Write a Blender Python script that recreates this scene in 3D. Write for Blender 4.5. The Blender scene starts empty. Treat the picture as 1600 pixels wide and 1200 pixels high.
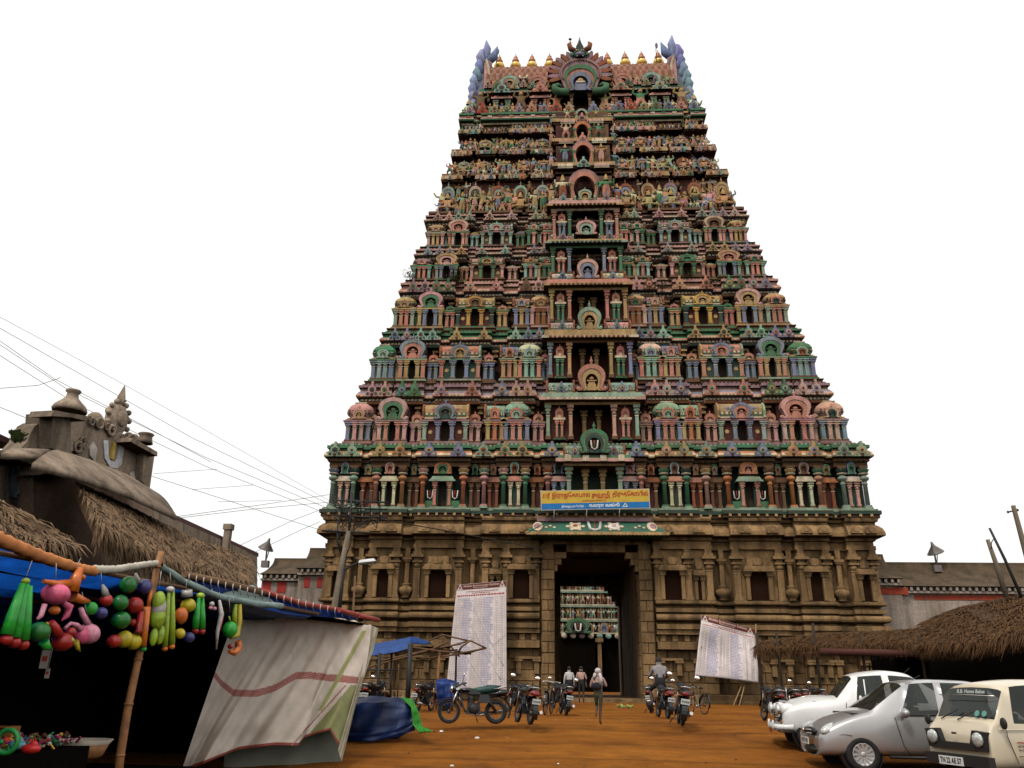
import bpy, bmesh, math, random
from mathutils import Vector, Matrix, Euler
import numpy as np
R_ = math.radians
scene = bpy.context.scene
COL = scene.collection
random.seed(7)

# ------------------------------------------------------------------ camera
CX, CY, CZ = -2.40, -44.5, 1.42
YAW, PITCH, ROLL, FPX = -0.0532631, 0.357227, -0.0137706, 1243.8
cam_d = bpy.data.cameras.new('camera')
cam = bpy.data.objects.new('camera', cam_d); COL.objects.link(cam)
cam_d.sensor_width = 36.0; cam_d.lens = FPX / 1600 * 36
cam_d.clip_start = 0.1; cam_d.clip_end = 1500
_fw = Vector((math.sin(YAW) * math.cos(PITCH), math.cos(YAW) * math.cos(PITCH), math.sin(PITCH)))
_rt = Vector((math.cos(YAW), -math.sin(YAW), 0))
_up = _rt.cross(_fw)
_r2 = _rt * math.cos(ROLL) - _up * math.sin(ROLL)
_u2 = _rt * math.sin(ROLL) + _up * math.cos(ROLL)
cam.matrix_world = Matrix(((_r2.x, _u2.x, -_fw.x, CX), (_r2.y, _u2.y, -_fw.y, CY), (_r2.z, _u2.z, -_fw.z, CZ), (0, 0, 0, 1)))
scene.camera = cam

def ray(u, v):
    U = u - 800; V = 600 - v
    return (_r2 * U + _u2 * V + _fw * FPX)
def at(u, v, Y=None, Z=None, D=None):
    """the point of the place that the photograph shows at pixel (u, v): on the plane y=Y or z=Z, or D metres along the axis"""
    d = ray(u, v); c = Vector((CX, CY, CZ))
    if Y is not None: t = (Y - CY) / d.y
    elif Z is not None: t = (Z - CZ) / d.z
    else: t = D / FPX
    return c + d * t

# ------------------------------------------------------------------ world, sun, exposure
world = bpy.data.worlds.new('World'); scene.world = world; world.use_nodes = True
nt = world.node_tree; nt.nodes.clear()
wo = nt.nodes.new('ShaderNodeOutputWorld'); bg = nt.nodes.new('ShaderNodeBackground')
sky = nt.nodes.new('ShaderNodeTexSky'); sky.sky_type = 'NISHITA'; sky.sun_disc = False
sky.sun_elevation = R_(58); sky.sun_rotation = R_(150); sky.dust_density = 6; sky.air_density = 2
hs = nt.nodes.new('ShaderNodeHueSaturation'); hs.inputs['Saturation'].default_value = 0.08
mx = nt.nodes.new('ShaderNodeMix'); mx.data_type = 'RGBA'; mx.inputs[0].default_value = 0.72
mx.inputs[7].default_value = (13.0, 13.0, 12.8, 1)      # the even white of an overcast sky
nt.links.new(sky.outputs[0], hs.inputs['Color']); nt.links.new(hs.outputs[0], mx.inputs[6])
nt.links.new(mx.outputs[2], bg.inputs['Color']); bg.inputs['Strength'].default_value = 0.083
nt.links.new(bg.outputs[0], wo.inputs['Surface'])
sun_d = bpy.data.lights.new('sun', 'SUN'); sun_d.energy = 1.5; sun_d.angle = R_(11); sun_d.color = (1, 0.96, 0.9)
sun = bpy.data.objects.new('sun', sun_d); COL.objects.link(sun)
sun.rotation_euler = Euler((R_(36), 0, R_(-28)))
scene.view_settings.view_transform = 'Standard'; scene.view_settings.look = 'None'
scene.view_settings.exposure = 0.33; scene.view_settings.gamma = 1.0; scene.view_settings.use_curve_mapping = False
scene.cycles.max_bounces = 5; scene.cycles.diffuse_bounces = 0; scene.cycles.glossy_bounces = 3
scene.cycles.transparent_max_bounces = 8

# ------------------------------------------------------------------ materials
def new_mat(name):
    m = bpy.data.materials.new(name); m.use_nodes = True
    b = m.node_tree.nodes['Principled BSDF']
    return m, m.node_tree, b
def mixc(nt, fac, a, b, blend='MIX'):
    n = nt.nodes.new('ShaderNodeMix'); n.data_type = 'RGBA'; n.blend_type = blend
    for idx, v in ((0, fac), (6, a), (7, b)):
        if hasattr(v, 'links'): nt.links.new(v, n.inputs[idx])
        else: n.inputs[idx].default_value = (v if idx == 0 else (*v[:3], 1))
    return n.outputs[2]
def noise(nt, scale, detail=4, rough=0.6, coord='pos', stretch=None):
    n = nt.nodes.new('ShaderNodeTexNoise'); n.inputs['Scale'].default_value = scale
    n.inputs['Detail'].default_value = detail; n.inputs['Roughness'].default_value = rough
    if coord == 'pos': src = nt.nodes.new('ShaderNodeNewGeometry').outputs['Position']
    else: src = nt.nodes.new('ShaderNodeTexCoord').outputs['Object']
    if stretch:
        mp = nt.nodes.new('ShaderNodeMapping'); mp.inputs['Scale'].default_value = stretch
        nt.links.new(src, mp.inputs[0]); src = mp.outputs[0]
    nt.links.new(src, n.inputs['Vector'])
    return n.outputs['Fac']
def ramp(nt, src, stops):
    r = nt.nodes.new('ShaderNodeValToRGB'); nt.links.new(src, r.inputs[0])
    e = r.color_ramp.elements
    while len(e) < len(stops): e.new(0.5)
    for k, (p, c) in enumerate(stops):
        e[k].position = p; e[k].color = (c, c, c, 1) if not hasattr(c, '__len__') else (*c[:3], 1)
    return r.outputs[0]
def bump(nt, b, src, strength=0.3, dist=0.02):
    n = nt.nodes.new('ShaderNodeBump'); n.inputs['Strength'].default_value = strength; n.inputs['Distance'].default_value = dist
    nt.links.new(src, n.inputs['Height']); nt.links.new(n.outputs[0], b.inputs['Normal'])

PAL = dict(pink=(.58, .31, .25), salmon=(.54, .22, .15), orange=(.54, .19, .075), green=(.06, .19, .09), sage=(.27, .36, .25),
           slate=(.20, .23, .31), blue=(.20, .26, .46), ochre=(.46, .29, .12), maroon=(.06, .012, .010), cream=(.66, .53, .36),
           teal=(.018, .06, .045), brown=(.15, .075, .036), mint=(.27, .42, .33), red=(.5, .045, .02), white=(.75, .7, .62), dark=(.02, .016, .012),  # maroon and teal: wall paints darkened to put recess shade into the colour
           mauve=(.33, .19, .2), gold=(.55, .3, .06), stone=(.27, .165, .075), rust=(.27, .085, .035))
def paint_common(m, nt, b, c):
    g = ramp(nt, noise(nt, 1.3, 6, .7), [(.40, 0), (.66, 1)])
    s = ramp(nt, noise(nt, 3.0, 4, .6, stretch=(1, 1, .12)), [(.46, 0), (.68, 1)])
    f = ramp(nt, noise(nt, 14, 3, .7), [(.3, 0.7), (.72, 1.1)])
    c1 = mixc(nt, 1.0, c, f, 'MULTIPLY')
    mm = nt.nodes.new('ShaderNodeMath'); mm.operation = 'MULTIPLY'; nt.links.new(g, mm.inputs[0]); mm.inputs[1].default_value = .42
    c2 = mixc(nt, mm.outputs[0], c1, (.10, .052, .022))
    m3 = nt.nodes.new('ShaderNodeMath'); m3.operation = 'MULTIPLY'; nt.links.new(s, m3.inputs[0]); m3.inputs[1].default_value = .42
    c3 = mixc(nt, m3.outputs[0], c2, (.045, .032, .02))
    nt.links.new(c3, b.inputs['Base Color']); b.inputs['Roughness'].default_value = .82; b.inputs['Specular IOR Level'].default_value = .25
    bump(nt, b, f, .35, .02)
def mk_paint_obj():
    m, nt, b = new_mat('weathered_paint')
    n = nt.nodes.new('ShaderNodeObjectInfo'); paint_common(m, nt, b, n.outputs['Color']); return m
def mk_paint_attr():
    m, nt, b = new_mat('weathered_paint_tinted')
    n = nt.nodes.new('ShaderNodeAttribute'); n.attribute_name = 'tint'; paint_common(m, nt, b, n.outputs['Color']); return m
def mk_paint_rand():
    m, nt, b = new_mat('weathered_paint_mixed')
    n = nt.nodes.new('ShaderNodeObjectInfo')
    r = nt.nodes.new('ShaderNodeValToRGB'); r.color_ramp.interpolation = 'CONSTANT'
    cs = ['green', 'rust', 'ochre', 'slate', 'pink', 'ochre', 'teal', 'salmon', 'brown', 'sage']
    e = r.color_ramp.elements
    while len(e) < len(cs): e.new(.5)
    for k, c in enumerate(cs): e[k].position = k / len(cs); e[k].color = (*PAL[c], 1)
    nt.links.new(n.outputs['Random'], r.inputs[0]); paint_common(m, nt, b, r.outputs[0]); return m
M_OBJ, M_ATTR, M_RAND = mk_paint_obj(), mk_paint_attr(), mk_paint_rand()

def mk_stone(name, base, dark, scale=1.0):
    m, nt, b = new_mat(name)
    a = ramp(nt, noise(nt, .55 * scale, 7, .65), [(.36, 0), (.66, 1)])
    s = ramp(nt, noise(nt, 1.6 * scale, 5, .6, stretch=(1, 1, .14)), [(.42, 0), (.66, 1)])
    f = ramp(nt, noise(nt, 9 * scale, 6, .75), [(.3, .55), (.75, 1.25)])
    oi = nt.nodes.new('ShaderNodeObjectInfo')
    v = ramp(nt, oi.outputs['Random'], [(0, .78), (1, 1.2)])
    c = mixc(nt, 1.0, base, f, 'MULTIPLY'); c = mixc(nt, 1.0, c, v, 'MULTIPLY')
    mm = nt.nodes.new('ShaderNodeMath'); mm.operation = 'MULTIPLY'; nt.links.new(a, mm.inputs[0]); mm.inputs[1].default_value = .6
    c = mixc(nt, mm.outputs[0], c, [q * .42 for q in base])
    m2 = nt.nodes.new('ShaderNodeMath'); m2.operation = 'MULTIPLY'; nt.links.new(s, m2.inputs[0]); m2.inputs[1].default_value = .72
    c = mixc(nt, m2.outputs[0], c, dark)
    nt.links.new(c, b.inputs['Base Color']); b.inputs['Roughness'].default_value = .9; b.inputs['Specular IOR Level'].default_value = .2
    bump(nt, b, f, .5, .04)
    return m
M_STONE = mk_stone('weathered_stone', (.34, .20, .088), (.03, .02, .01))
M_PLASTER = mk_stone('stained_plaster', (.40, .30, .215), (.055, .04, .028), 1.8)
M_ROOF = mk_stone('mossy_roof', (.13, .085, .05), (.03, .026, .014), 1.0)

_mats = {}
def flat(name, col, rough=.6, metal=0, var=0.15, scale=6, spec=.4, trans=0, coat=0, emit=None):
    if name in _mats: return _mats[name]
    m, nt, b = new_mat(name)
    if var:
        f = ramp(nt, noise(nt, scale, 4, .65, coord='obj'), [(.3, 1 - var * 1.6), (.72, 1 + var)])
        nt.links.new(mixc(nt, 1.0, col, f, 'MULTIPLY'), b.inputs['Base Color'])
    else: b.inputs['Base Color'].default_value = (*col, 1)
    b.inputs['Roughness'].default_value = rough; b.inputs['Metallic'].default_value = metal
    b.inputs['Specular IOR Level'].default_value = spec; b.inputs['Transmission Weight'].default_value = trans
    b.inputs['Coat Weight'].default_value = coat
    _mats[name] = m; return m

# ------------------------------------------------------------------ mesh builder
class MB:
    def __init__(s): s.v = []; s.f = []; s.m = []; s.t = []; s.smooth = []
    def add(s, vs, fs, mat=0, tint=None, smooth=False):
        o = len(s.v); s.v += [tuple(p) for p in vs]
        for f in fs:
            s.f.append(tuple(i + o for i in f)); s.m.append(mat); s.t.append(tint or (.5, .5, .5)); s.smooth.append(smooth)
        return s
    def box(s, x0, x1, y0, y1, z0, z1, mat=0, tint=None, top=1.0, M=None):
        cx, cy = (x0 + x1) / 2, (y0 + y1) / 2
        vs = [(x0, y0, z0), (x1, y0, z0), (x1, y1, z0), (x0, y1, z0)] + \
             [(cx + (x - cx) * top, cy + (y - cy) * top, z1) for x, y in ((x0, y0), (x1, y0), (x1, y1), (x0, y1))]
        if M is not None: vs = [M @ Vector(p) for p in vs]
        return s.add(vs, [(0, 3, 2, 1), (4, 5, 6, 7), (0, 1, 5, 4), (1, 2, 6, 5), (2, 3, 7, 6), (3, 0, 4, 7)], mat, tint)
    def cbox(s, c, d, mat=0, tint=None, rot=None, top=1.0):
        M = Matrix.Translation(Vector(c)) @ (Euler(rot).to_matrix().to_4x4() if rot else Matrix())
        return s.box(-d[0] / 2, d[0] / 2, -d[1] / 2, d[1] / 2, -d[2] / 2, d[2] / 2, mat, tint, top, M)
    def lathe(s, prof, n=10, c=(0, 0, 0), mat=0, tint=None, smooth=True, sq=False, M=None, mats=None):
        """prof: [(radius, z)]; sq: square plan"""
        vs = []
        for r, z in prof:
            for k in range(n):
                a = 2 * math.pi * (k + .5) / n
                q = Vector((c[0] + r * math.cos(a) * (1.2 if sq else 1), c[1] + r * math.sin(a) * (1.2 if sq else 1), c[2] + z))
                vs.append(M @ q if M is not None else q)
        for i in range(len(prof) - 1):
            fs = [(i * n + k, i * n + (k + 1) % n, (i + 1) * n + (k + 1) % n, (i + 1) * n + k) for k in range(n)]
            if i == 0: o = len(s.v)
            if i == 0:
                s.add(vs, fs, mats[i] if mats else mat, tint, smooth)
            else:
                for f in fs: s.f.append(tuple(j + o for j in f)); s.m.append(mats[i] if mats else mat); s.t.append(tint or (.5, .5, .5)); s.smooth.append(smooth)
        s.f.append(tuple(o + k for k in reversed(range(n)))); s.m.append(mat); s.t.append(tint or (.5, .5, .5)); s.smooth.append(False)
        L = (len(prof) - 1) * n
        s.f.append(tuple(o + L + k for k in range(n))); s.m.append(mat); s.t.append(tint or (.5, .5, .5)); s.smooth.append(False)
        return s
    def tube(s, pts, r, n=6, mat=0, tint=None, smooth=True, closed=False):
        pts = [Vector(p) for p in pts]; rs = r if hasattr(r, '__len__') else [r] * len(pts)
        vs = []; N = len(pts)
        prev = None
        for i, p in enumerate(pts):
            if closed: t = pts[(i + 1) % N] - pts[i - 1]
            else: t = pts[min(i + 1, N - 1)] - pts[max(i - 1, 0)]
            t = t.normalized() if t.length > 1e-9 else Vector((0, 0, 1))
            if prev is None:
                a = Vector((0, 0, 1)) if abs(t.z) < .9 else Vector((1, 0, 0))
                u = t.cross(a).normalized()
            else:
                u = (prev - t * prev.dot(t)); u = u.normalized() if u.length > 1e-6 else t.orthogonal().normalized()
            prev = u; w = t.cross(u)
            for k in range(n):
                a = 2 * math.pi * k / n
                vs.append(p + (u * math.cos(a) + w * math.sin(a)) * rs[i])
        fs = []
        for i in range(N if closed else N - 1):
            j = (i + 1) % N
            fs += [(i * n + k, i * n + (k + 1) % n, j * n + (k + 1) % n, j * n + k) for k in range(n)]
        s.add(vs, fs, mat, tint, smooth)
        if not closed:
            o = len(s.v) - N * n
            s.f.append(tuple(o + k for k in reversed(range(n)))); s.m.append(mat); s.t.append(tint or (.5, .5, .5)); s.smooth.append(False)
            s.f.append(tuple(o + (N - 1) * n + k for k in range(n))); s.m.append(mat); s.t.append(tint or (.5, .5, .5)); s.smooth.append(False)
        return s
    def ball(s, c, r, nu=10, nv=7, mat=0, tint=None, M=None):
        rr = r if hasattr(r, '__len__') else (r, r, r)
        prof = []
        vs = []
        for j in range(nv + 1):
            th = math.pi * j / nv
            for k in range(nu):
                a = 2 * math.pi * k / nu
                q = Vector((rr[0] * math.sin(th) * math.cos(a), rr[1] * math.sin(th) * math.sin(a), -rr[2] * math.cos(th)))
                if M is not None: q = M @ q
                vs.append(q + Vector(c))
        fs = [(j * nu + k, j * nu + (k + 1) % nu, (j + 1) * nu + (k + 1) % nu, (j + 1) * nu + k) for j in range(nv) for k in range(nu)]
        return s.add(vs, fs, mat, tint, True)
    def plate(s, out, y0, y1, mat=0, tint=None, sidemat=None, sidetint=None, M=None):
        """outline [(x,z)] in the facade plane, extruded from y0 (front) to y1"""
        n = len(out)
        vs = [(x, y0, z) for x, z in out] + [(x, y1, z) for x, z in out]
        if M is not None: vs = [M @ Vector(p) for p in vs]
        A = sum(out[i][0] * out[(i + 1) % n][1] - out[(i + 1) % n][0] * out[i][1] for i in range(n))
        fr = tuple(range(n)) if A > 0 else tuple(reversed(range(n)))
        bk = tuple(i + n for i in reversed(fr))
        sd = [(i, i + n, (i + 1) % n + n, (i + 1) % n) for i in range(n)]
        if A < 0: sd = [tuple(reversed(f)) for f in sd]
        s.add(vs, [fr, bk], mat, tint)
        o = len(s.v) - 2 * n
        for f in sd:
            s.f.append(tuple(reversed([i + o for i in f])) if False else tuple(i + o for i in f)); s.m.append(mat if sidemat is None else sidemat); s.t.append(sidetint or tint or (.5, .5, .5)); s.smooth.append(False)
        return s
    def ring(s, outer, inner, y0, y1, mat=0, tint=None, M=None):
        """open band between two outlines of equal length (x,z)"""
        n = len(outer)
        vs = [(x, y0, z) for x, z in outer] + [(x, y0, z) for x, z in inner] + [(x, y1, z) for x, z in outer] + [(x, y1, z) for x, z in inner]
        if M is not None: vs = [M @ Vector(p) for p in vs]
        fs = []
        for i in range(n - 1):
            fs += [(i, i + 1, n + i + 1, n + i), (i + 1, i, 2 * n + i, 2 * n + i + 1), (n + i, n + i + 1, 3 * n + i + 1, 3 * n + i)]
        fs += [(0, n, 3 * n, 2 * n), (n - 1, 3 * n - 1, 4 * n - 1, 2 * n - 1)]
        return s.add(vs, fs, mat, tint)
    def mesh(s, name, mats):
        me = bpy.data.meshes.new(name); me.from_pydata(s.v, [], s.f)
        for m in (mats if isinstance(mats, (list, tuple)) else [mats]): me.materials.append(m)
        me.polygons.foreach_set('material_index', s.m)
        me.polygons.foreach_set('use_smooth', s.smooth)
        ca = me.color_attributes.new('tint', 'FLOAT_COLOR', 'CORNER')
        buf = []
        for p, t in zip(me.polygons, s.t): buf += [*t[:3], 1.0] * p.loop_total
        ca.data.foreach_set('color', buf)
        bm = bmesh.new(); bm.from_mesh(me); bmesh.ops.recalc_face_normals(bm, faces=bm.faces); bm.to_mesh(me); bm.free()
        me.update(); return me
    def build(s, name, mats, parent=None, loc=(0, 0, 0), rz=0, rot=None, scale=None, color=None):
        return link(name, s.mesh(name, mats), parent, loc, rz, rot, scale, color)
def link(name, me, parent=None, loc=(0, 0, 0), rz=0, rot=None, scale=None, color=None):
    o = bpy.data.objects.new(name, me); COL.objects.link(o)
    if parent is not None: o.parent = parent
    o.location = loc; o.rotation_euler = rot if rot else (0, 0, rz)
    if scale is not None: o.scale = scale if hasattr(scale, '__len__') else (scale,) * 3
    if color is not None: o.color = (*color[:3], 1)
    return o
def tag(o, label=None, cat=None, group=None, kind=None):
    if label: o['label'] = label
    if cat: o['category'] = cat
    if group: o['group'] = group
    if kind: o['kind'] = kind
    return o
def empty(name, loc=(0, 0, 0), rz=0, label=None, cat=None, group=None, rot=None):
    o = bpy.data.objects.new(name, None); COL.objects.link(o); o.location = loc; o.rotation_euler = rot if rot else (0, 0, rz); o.empty_display_size = .2
    return tag(o, label, cat, group)
def sweep(mb, plan, prof, tints, kx=.3, xmax=None, mat=0):
    """run a profile [(outward, z)] along a plan polyline; tints one per profile segment"""
    n = len(plan); nor = []
    for i in range(n - 1):
        dx, dy = plan[i + 1][0] - plan[i][0], plan[i + 1][1] - plan[i][1]
        L = math.hypot(dx, dy) or 1; nor.append((dy / L, -dx / L))
    rings = []
    for o_, z in prof:
        ring = []
        for i in range(n):
            na = nor[max(i - 1, 0)]; nb = nor[min(i, n - 2)]
            nx = na[0] if abs(na[0]) > abs(nb[0]) else nb[0]; ny = na[1] if abs(na[1]) > abs(nb[1]) else nb[1]
            k = kx if (xmax is not None and abs(plan[i][0]) < xmax - .01) else .6
            ring.append((plan[i][0] + nx * o_ * k, plan[i][1] + ny * o_, z))
        rings.append(ring)
    for j in range(len(prof) - 1):
        vs = rings[j] + rings[j + 1]
        fs = [(i, i + 1, n + i + 1, n + i) for i in range(n - 1)]
        mb.add(vs, fs, mat, tints[j % len(tints)])
    return mb
def mirror_plan(half):
    """half: points from the centre outwards on the right; returns the plan from left-back to right-back"""
    return [(-x, y) for x, y in reversed(half)] + list(half)

# ------------------------------------------------------------------ figures (one continuous skin surface each)
def skin_body(name, pts, edges, mats, sub=1, smooth=True):
    """pts: {key: (co, radius)}; edges: [(a, b, material index)]"""
    keys = list(pts); idx = {k: i for i, k in enumerate(keys)}
    me = bpy.data.meshes.new(name); me.from_pydata([pts[k][0] for k in keys], [(idx[a], idx[b]) for a, b, _ in edges], [])
    o = bpy.data.objects.new(name, me); COL.objects.link(o)
    o.modifiers.new('skin', 'SKIN')
    if not me.skin_vertices:
        bm = bmesh.new(); bm.from_mesh(me); bm.verts.layers.skin.verify(); bm.to_mesh(me); bm.free()
    sv = me.skin_vertices[0].data
    for i, k in enumerate(keys):
        r = pts[k][1]; sv[i].radius = r if hasattr(r, '__len__') else (r, r); sv[i].use_root = (i == 0); sv[i].use_loose = False
    if sub:
        s = o.modifiers.new('sub', 'SUBSURF'); s.levels = sub; s.render_levels = sub
    dg = bpy.context.evaluated_depsgraph_get(); dg.update()
    out = bpy.data.meshes.new_from_object(o.evaluated_get(dg)); out.name = name
    bpy.data.objects.remove(o); bpy.data.meshes.remove(me)
    for m in mats: out.materials.append(m)
    P = {k: Vector(pts[k][0]) for k in keys}
    for f in out.polygons:
        c = f.center; best = 1e9; bi = 0
        for a, b, mi in edges:
            A, B = P[a], P[b]; d = B - A; t = max(0, min(1, (c - A).dot(d) / max(d.length_squared, 1e-9)))
            ra = pts[a][1]; ra = ra if not hasattr(ra, '__len__') else max(ra)
            q = (c - A - d * t).length - ra * .5
            if q < best: best = q; bi = mi
        f.material_index = bi; f.use_smooth = smooth
    return out
def human_pts(pose, skirt=False, crown=0.0, thick=1.0, bare=False):
    """pose: joint overrides in metres for a 1.7 m figure facing -y"""
    J = dict(pelvis=(0, 0, .93), waist=(0, 0, 1.08), chest=(0, .0, 1.27), neck=(0, 0, 1.44), chin=(0, -.01, 1.52), head=(0, -.01, 1.61), top=(0, 0, 1.70),
             lsh=(-.17, 0, 1.38), lel=(-.24, .02, 1.12), lwr=(-.25, -.05, .88), lha=(-.25, -.07, .78),
             rsh=(.17, 0, 1.38), rel=(.24, .02, 1.12), rwr=(.25, -.05, .88), rha=(.25, -.07, .78),
             lhip=(-.09, 0, .88), lkn=(-.10, -.02, .49), lan=(-.10, .02, .08), lto=(-.11, -.13, .03),
             rhip=(.09, 0, .88), rkn=(.10, -.02, .49), ran=(.10, .02, .08), rto=(.11, -.13, .03))
    J.update(pose)
    Rr = dict(pelvis=(.17, .125), waist=(.15, .11), chest=(.19, .125), neck=.062, chin=.095, head=(.115, .125), top=.085,
              lsh=.07, lel=.05, lwr=.036, lha=.042, rsh=.07, rel=.05, rwr=.036, rha=.042,
              lhip=.085, lkn=.058, lan=.038, lto=.03, rhip=.085, rkn=.058, ran=.038, rto=.03)
    if skirt: Rr.update(lhip=.11, rhip=.11, lkn=.09, rkn=.09)
    P = {k: (J[k], (tuple(q * thick for q in Rr[k]) if hasattr(Rr[k], '__len__') else Rr[k] * thick)) for k in J}
    E_ = [('pelvis', 'waist', 1), ('waist', 'chest', 0), ('chest', 'neck', 0), ('neck', 'chin', 2), ('chin', 'head', 2), ('head', 'top', 3),
          ('chest', 'lsh', 0), ('lsh', 'lel', 0), ('lel', 'lwr', 2), ('lwr', 'lha', 2), ('chest', 'rsh', 0), ('rsh', 'rel', 0), ('rel', 'rwr', 2), ('rwr', 'rha', 2),
          ('pelvis', 'lhip', 1), ('lhip', 'lkn', 1), ('lkn', 'lan', 2), ('lan', 'lto', 2), ('pelvis', 'rhip', 1), ('rhip', 'rkn', 1), ('rkn', 'ran', 2), ('ran', 'rto', 2)]
    if crown:
        P['crown'] = ((J['top'][0], J['top'][1], J['top'][2] + crown * .5), .085); P['tip'] = ((J['top'][0], J['top'][1], J['top'][2] + crown), .03)
        E_ += [('top', 'crown', 3), ('crown', 'tip', 3)]
    return P, E_
def statue(name, pose, thick=1.35, crown=.22, extra_arms=False, skirt=True):
    P, E_ = human_pts(pose, skirt, crown, thick)
    if extra_arms:
        P['le2'] = ((-.42, .04, 1.42), .045); P['lh2'] = ((-.40, 0, 1.68), .05); P['re2'] = ((.42, .04, 1.42), .045); P['rh2'] = ((.40, 0, 1.68), .05)
        E_ += [('lsh', 'le2', 0), ('le2', 'lh2', 0), ('rsh', 're2', 0), ('re2', 'rh2', 0)]
    E_ = [(a, b, {0: 0, 2: 0, 1: 1, 3: 2}[m]) for a, b, m in E_]
    me = skin_body(name, P, E_, [M_OBJ, M_RAND, M_ATTR], 1)
    ca = me.color_attributes.new('tint', 'FLOAT_COLOR', 'CORNER')
    ca.data.foreach_set('color', [.42, .25, .08, 1.0] * len(me.loops))
    return me
S_stand = statue('statue_standing', dict(lel=(-.36, .0, 1.2), lwr=(-.30, -.15, 1.32), lha=(-.27, -.18, 1.42), rel=(.34, 0, 1.15), rwr=(.42, -.1, .98), rha=(.44, -.12, .88)), crown=.26)
S_arms = statue('statue_arms_raised', dict(lel=(-.42, .0, 1.48), lwr=(-.36, -.05, 1.74), lha=(-.32, -.05, 1.84), rel=(.42, 0, 1.48), rwr=(.36, -.05, 1.74), rha=(.32, -.05, 1.84),
                lkn=(-.26, -.1, .52), lan=(-.22, .02, .08), lto=(-.3, -.12, .03), rkn=(.26, -.1, .52), ran=(.22, .02, .08), rto=(.3, -.12, .03)), thick=1.5, crown=.2)
S_four = statue('statue_four_arms', dict(lel=(-.34, 0, 1.14), lwr=(-.36, -.16, 1.02), lha=(-.36, -.2, 1.0), rel=(.34, 0, 1.14), rwr=(.30, -.16, 1.26), rha=(.3, -.2, 1.32)), extra_arms=True, crown=.3)
S_dance = statue('statue_dancing', dict(lel=(-.40, .0, 1.34), lwr=(-.56, -.1, 1.55), lha=(-.6, -.1, 1.62), rel=(.38, 0, 1.2), rwr=(.5, -.12, 1.02), rha=(.55, -.14, .96),
                 rkn=(.36, -.2, .86), ran=(.18, -.14, .52), rto=(.2, -.26, .46), lkn=(-.2, -.12, .52)), thick=1.45, crown=.2)
S_seat = statue('statue_seated', dict(pelvis=(0, 0, .18), waist=(0, 0, .34), chest=(0, 0, .54), neck=(0, 0, .72), chin=(0, -.01, .80), head=(0, -.01, .89), top=(0, 0, .97),
                lsh=(-.18, 0, .66), lel=(-.3, .0, .42), lwr=(-.26, -.2, .36), lha=(-.2, -.26, .36), rsh=(.18, 0, .66), rel=(.32, 0, .5), rwr=(.34, -.16, .68), rha=(.34, -.18, .78),
                lhip=(-.12, 0, .15), lkn=(-.38, -.2, .14), lan=(-.1, -.34, .1), lto=(.0, -.36, .08), rhip=(.12, 0, .15), rkn=(.38, -.2, .14), ran=(.12, -.3, .1), rto=(.02, -.32, .12)), thick=1.4, crown=.24)
STAT = [S_stand, S_arms, S_four, S_dance, S_stand, S_dance]

# ------------------------------------------------------------------ shared pieces of the painted tower
def hs(w, h, n=12):
    p = [(-w * .52, 0), (-w * .37, h * .10)]
    for k in range(n + 1):
        a = R_(208 - 236 * k / n); p.append((w * .5 * math.cos(a), h * .55 + h * .45 * math.sin(a)))
    return p + [(w * .37, h * .10), (w * .52, 0)]
def finial(mb, c, s, mat=0, tint=None):
    mb.lathe([(.05 * s, 0), (.09 * s, .05 * s), (.04 * s, .11 * s), (.11 * s, .2 * s), (.10 * s, .28 * s), (.03 * s, .34 * s), (.045 * s, .38 * s), (.008 * s, .52 * s)], 6, c, mat, tint)
def m_pilaster():
    mb = MB()
    mb.box(-.19, .19, -.12, .12, 0, .12, 1, PAL['brown']); mb.box(-.15, .15, -.1, .1, .12, .2)
    mb.box(-.115, .115, -.09, .09, .2, .86); mb.box(-.135, .135, -.105, .105, .86, .9, 1, PAL['cream'])
    mb.lathe([(.10, .9), (.16, .96), (.165, 1.01), (.11, 1.06)], 8, smooth=False)
    mb.box(-.2, .2, -.14, .12, 1.06, 1.13); mb.box(-.14, .14, -.11, .1, 1.13, 1.18, 1, PAL['ochre']); mb.box(-.24, .24, -.16, .12, 1.18, 1.3, top=.94)
    return mb.mesh('pilaster', [M_OBJ, M_ATTR])
def m_tall():
    mb = MB()
    mb.box(-.26, .26, -.2, .2, 0, .14, 1, PAL['sage']); mb.box(-.21, .21, -.17, .17, .14, .26)
    mb.lathe([(.15, .26), (.14, 1.55), (.18, 1.58), (.18, 1.64), (.14, 1.68), (.15, 1.78), (.25, 1.84), (.3, 1.92), (.31, 2.0), (.25, 2.06), (.16, 2.1), (.17, 2.16)], 10)
    mb.lathe([(.17, 2.16), (.31, 2.22), (.33, 2.27), (.18, 2.31)], 10, mat=1, tint=PAL['cream'])
    for k in range(8):
        a = k * math.pi / 4; M = Matrix.Rotation(a, 4, 'Z') @ Matrix.Translation((.2, 0, 2.31)) @ Matrix.Rotation(R_(28), 4, 'Y')
        mb.box(-.04, .04, -.075, .075, 0, .26, 2, None, 1.25, M)
    mb.box(-.17, .17, -.14, .14, 2.31, 2.62, 1, PAL['ochre']); mb.box(-.28, .28, -.2, .2, 2.62, 2.75, 1, PAL['brown'])
    return mb.mesh('tall_column', [M_OBJ, M_ATTR, M_RAND])
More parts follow.
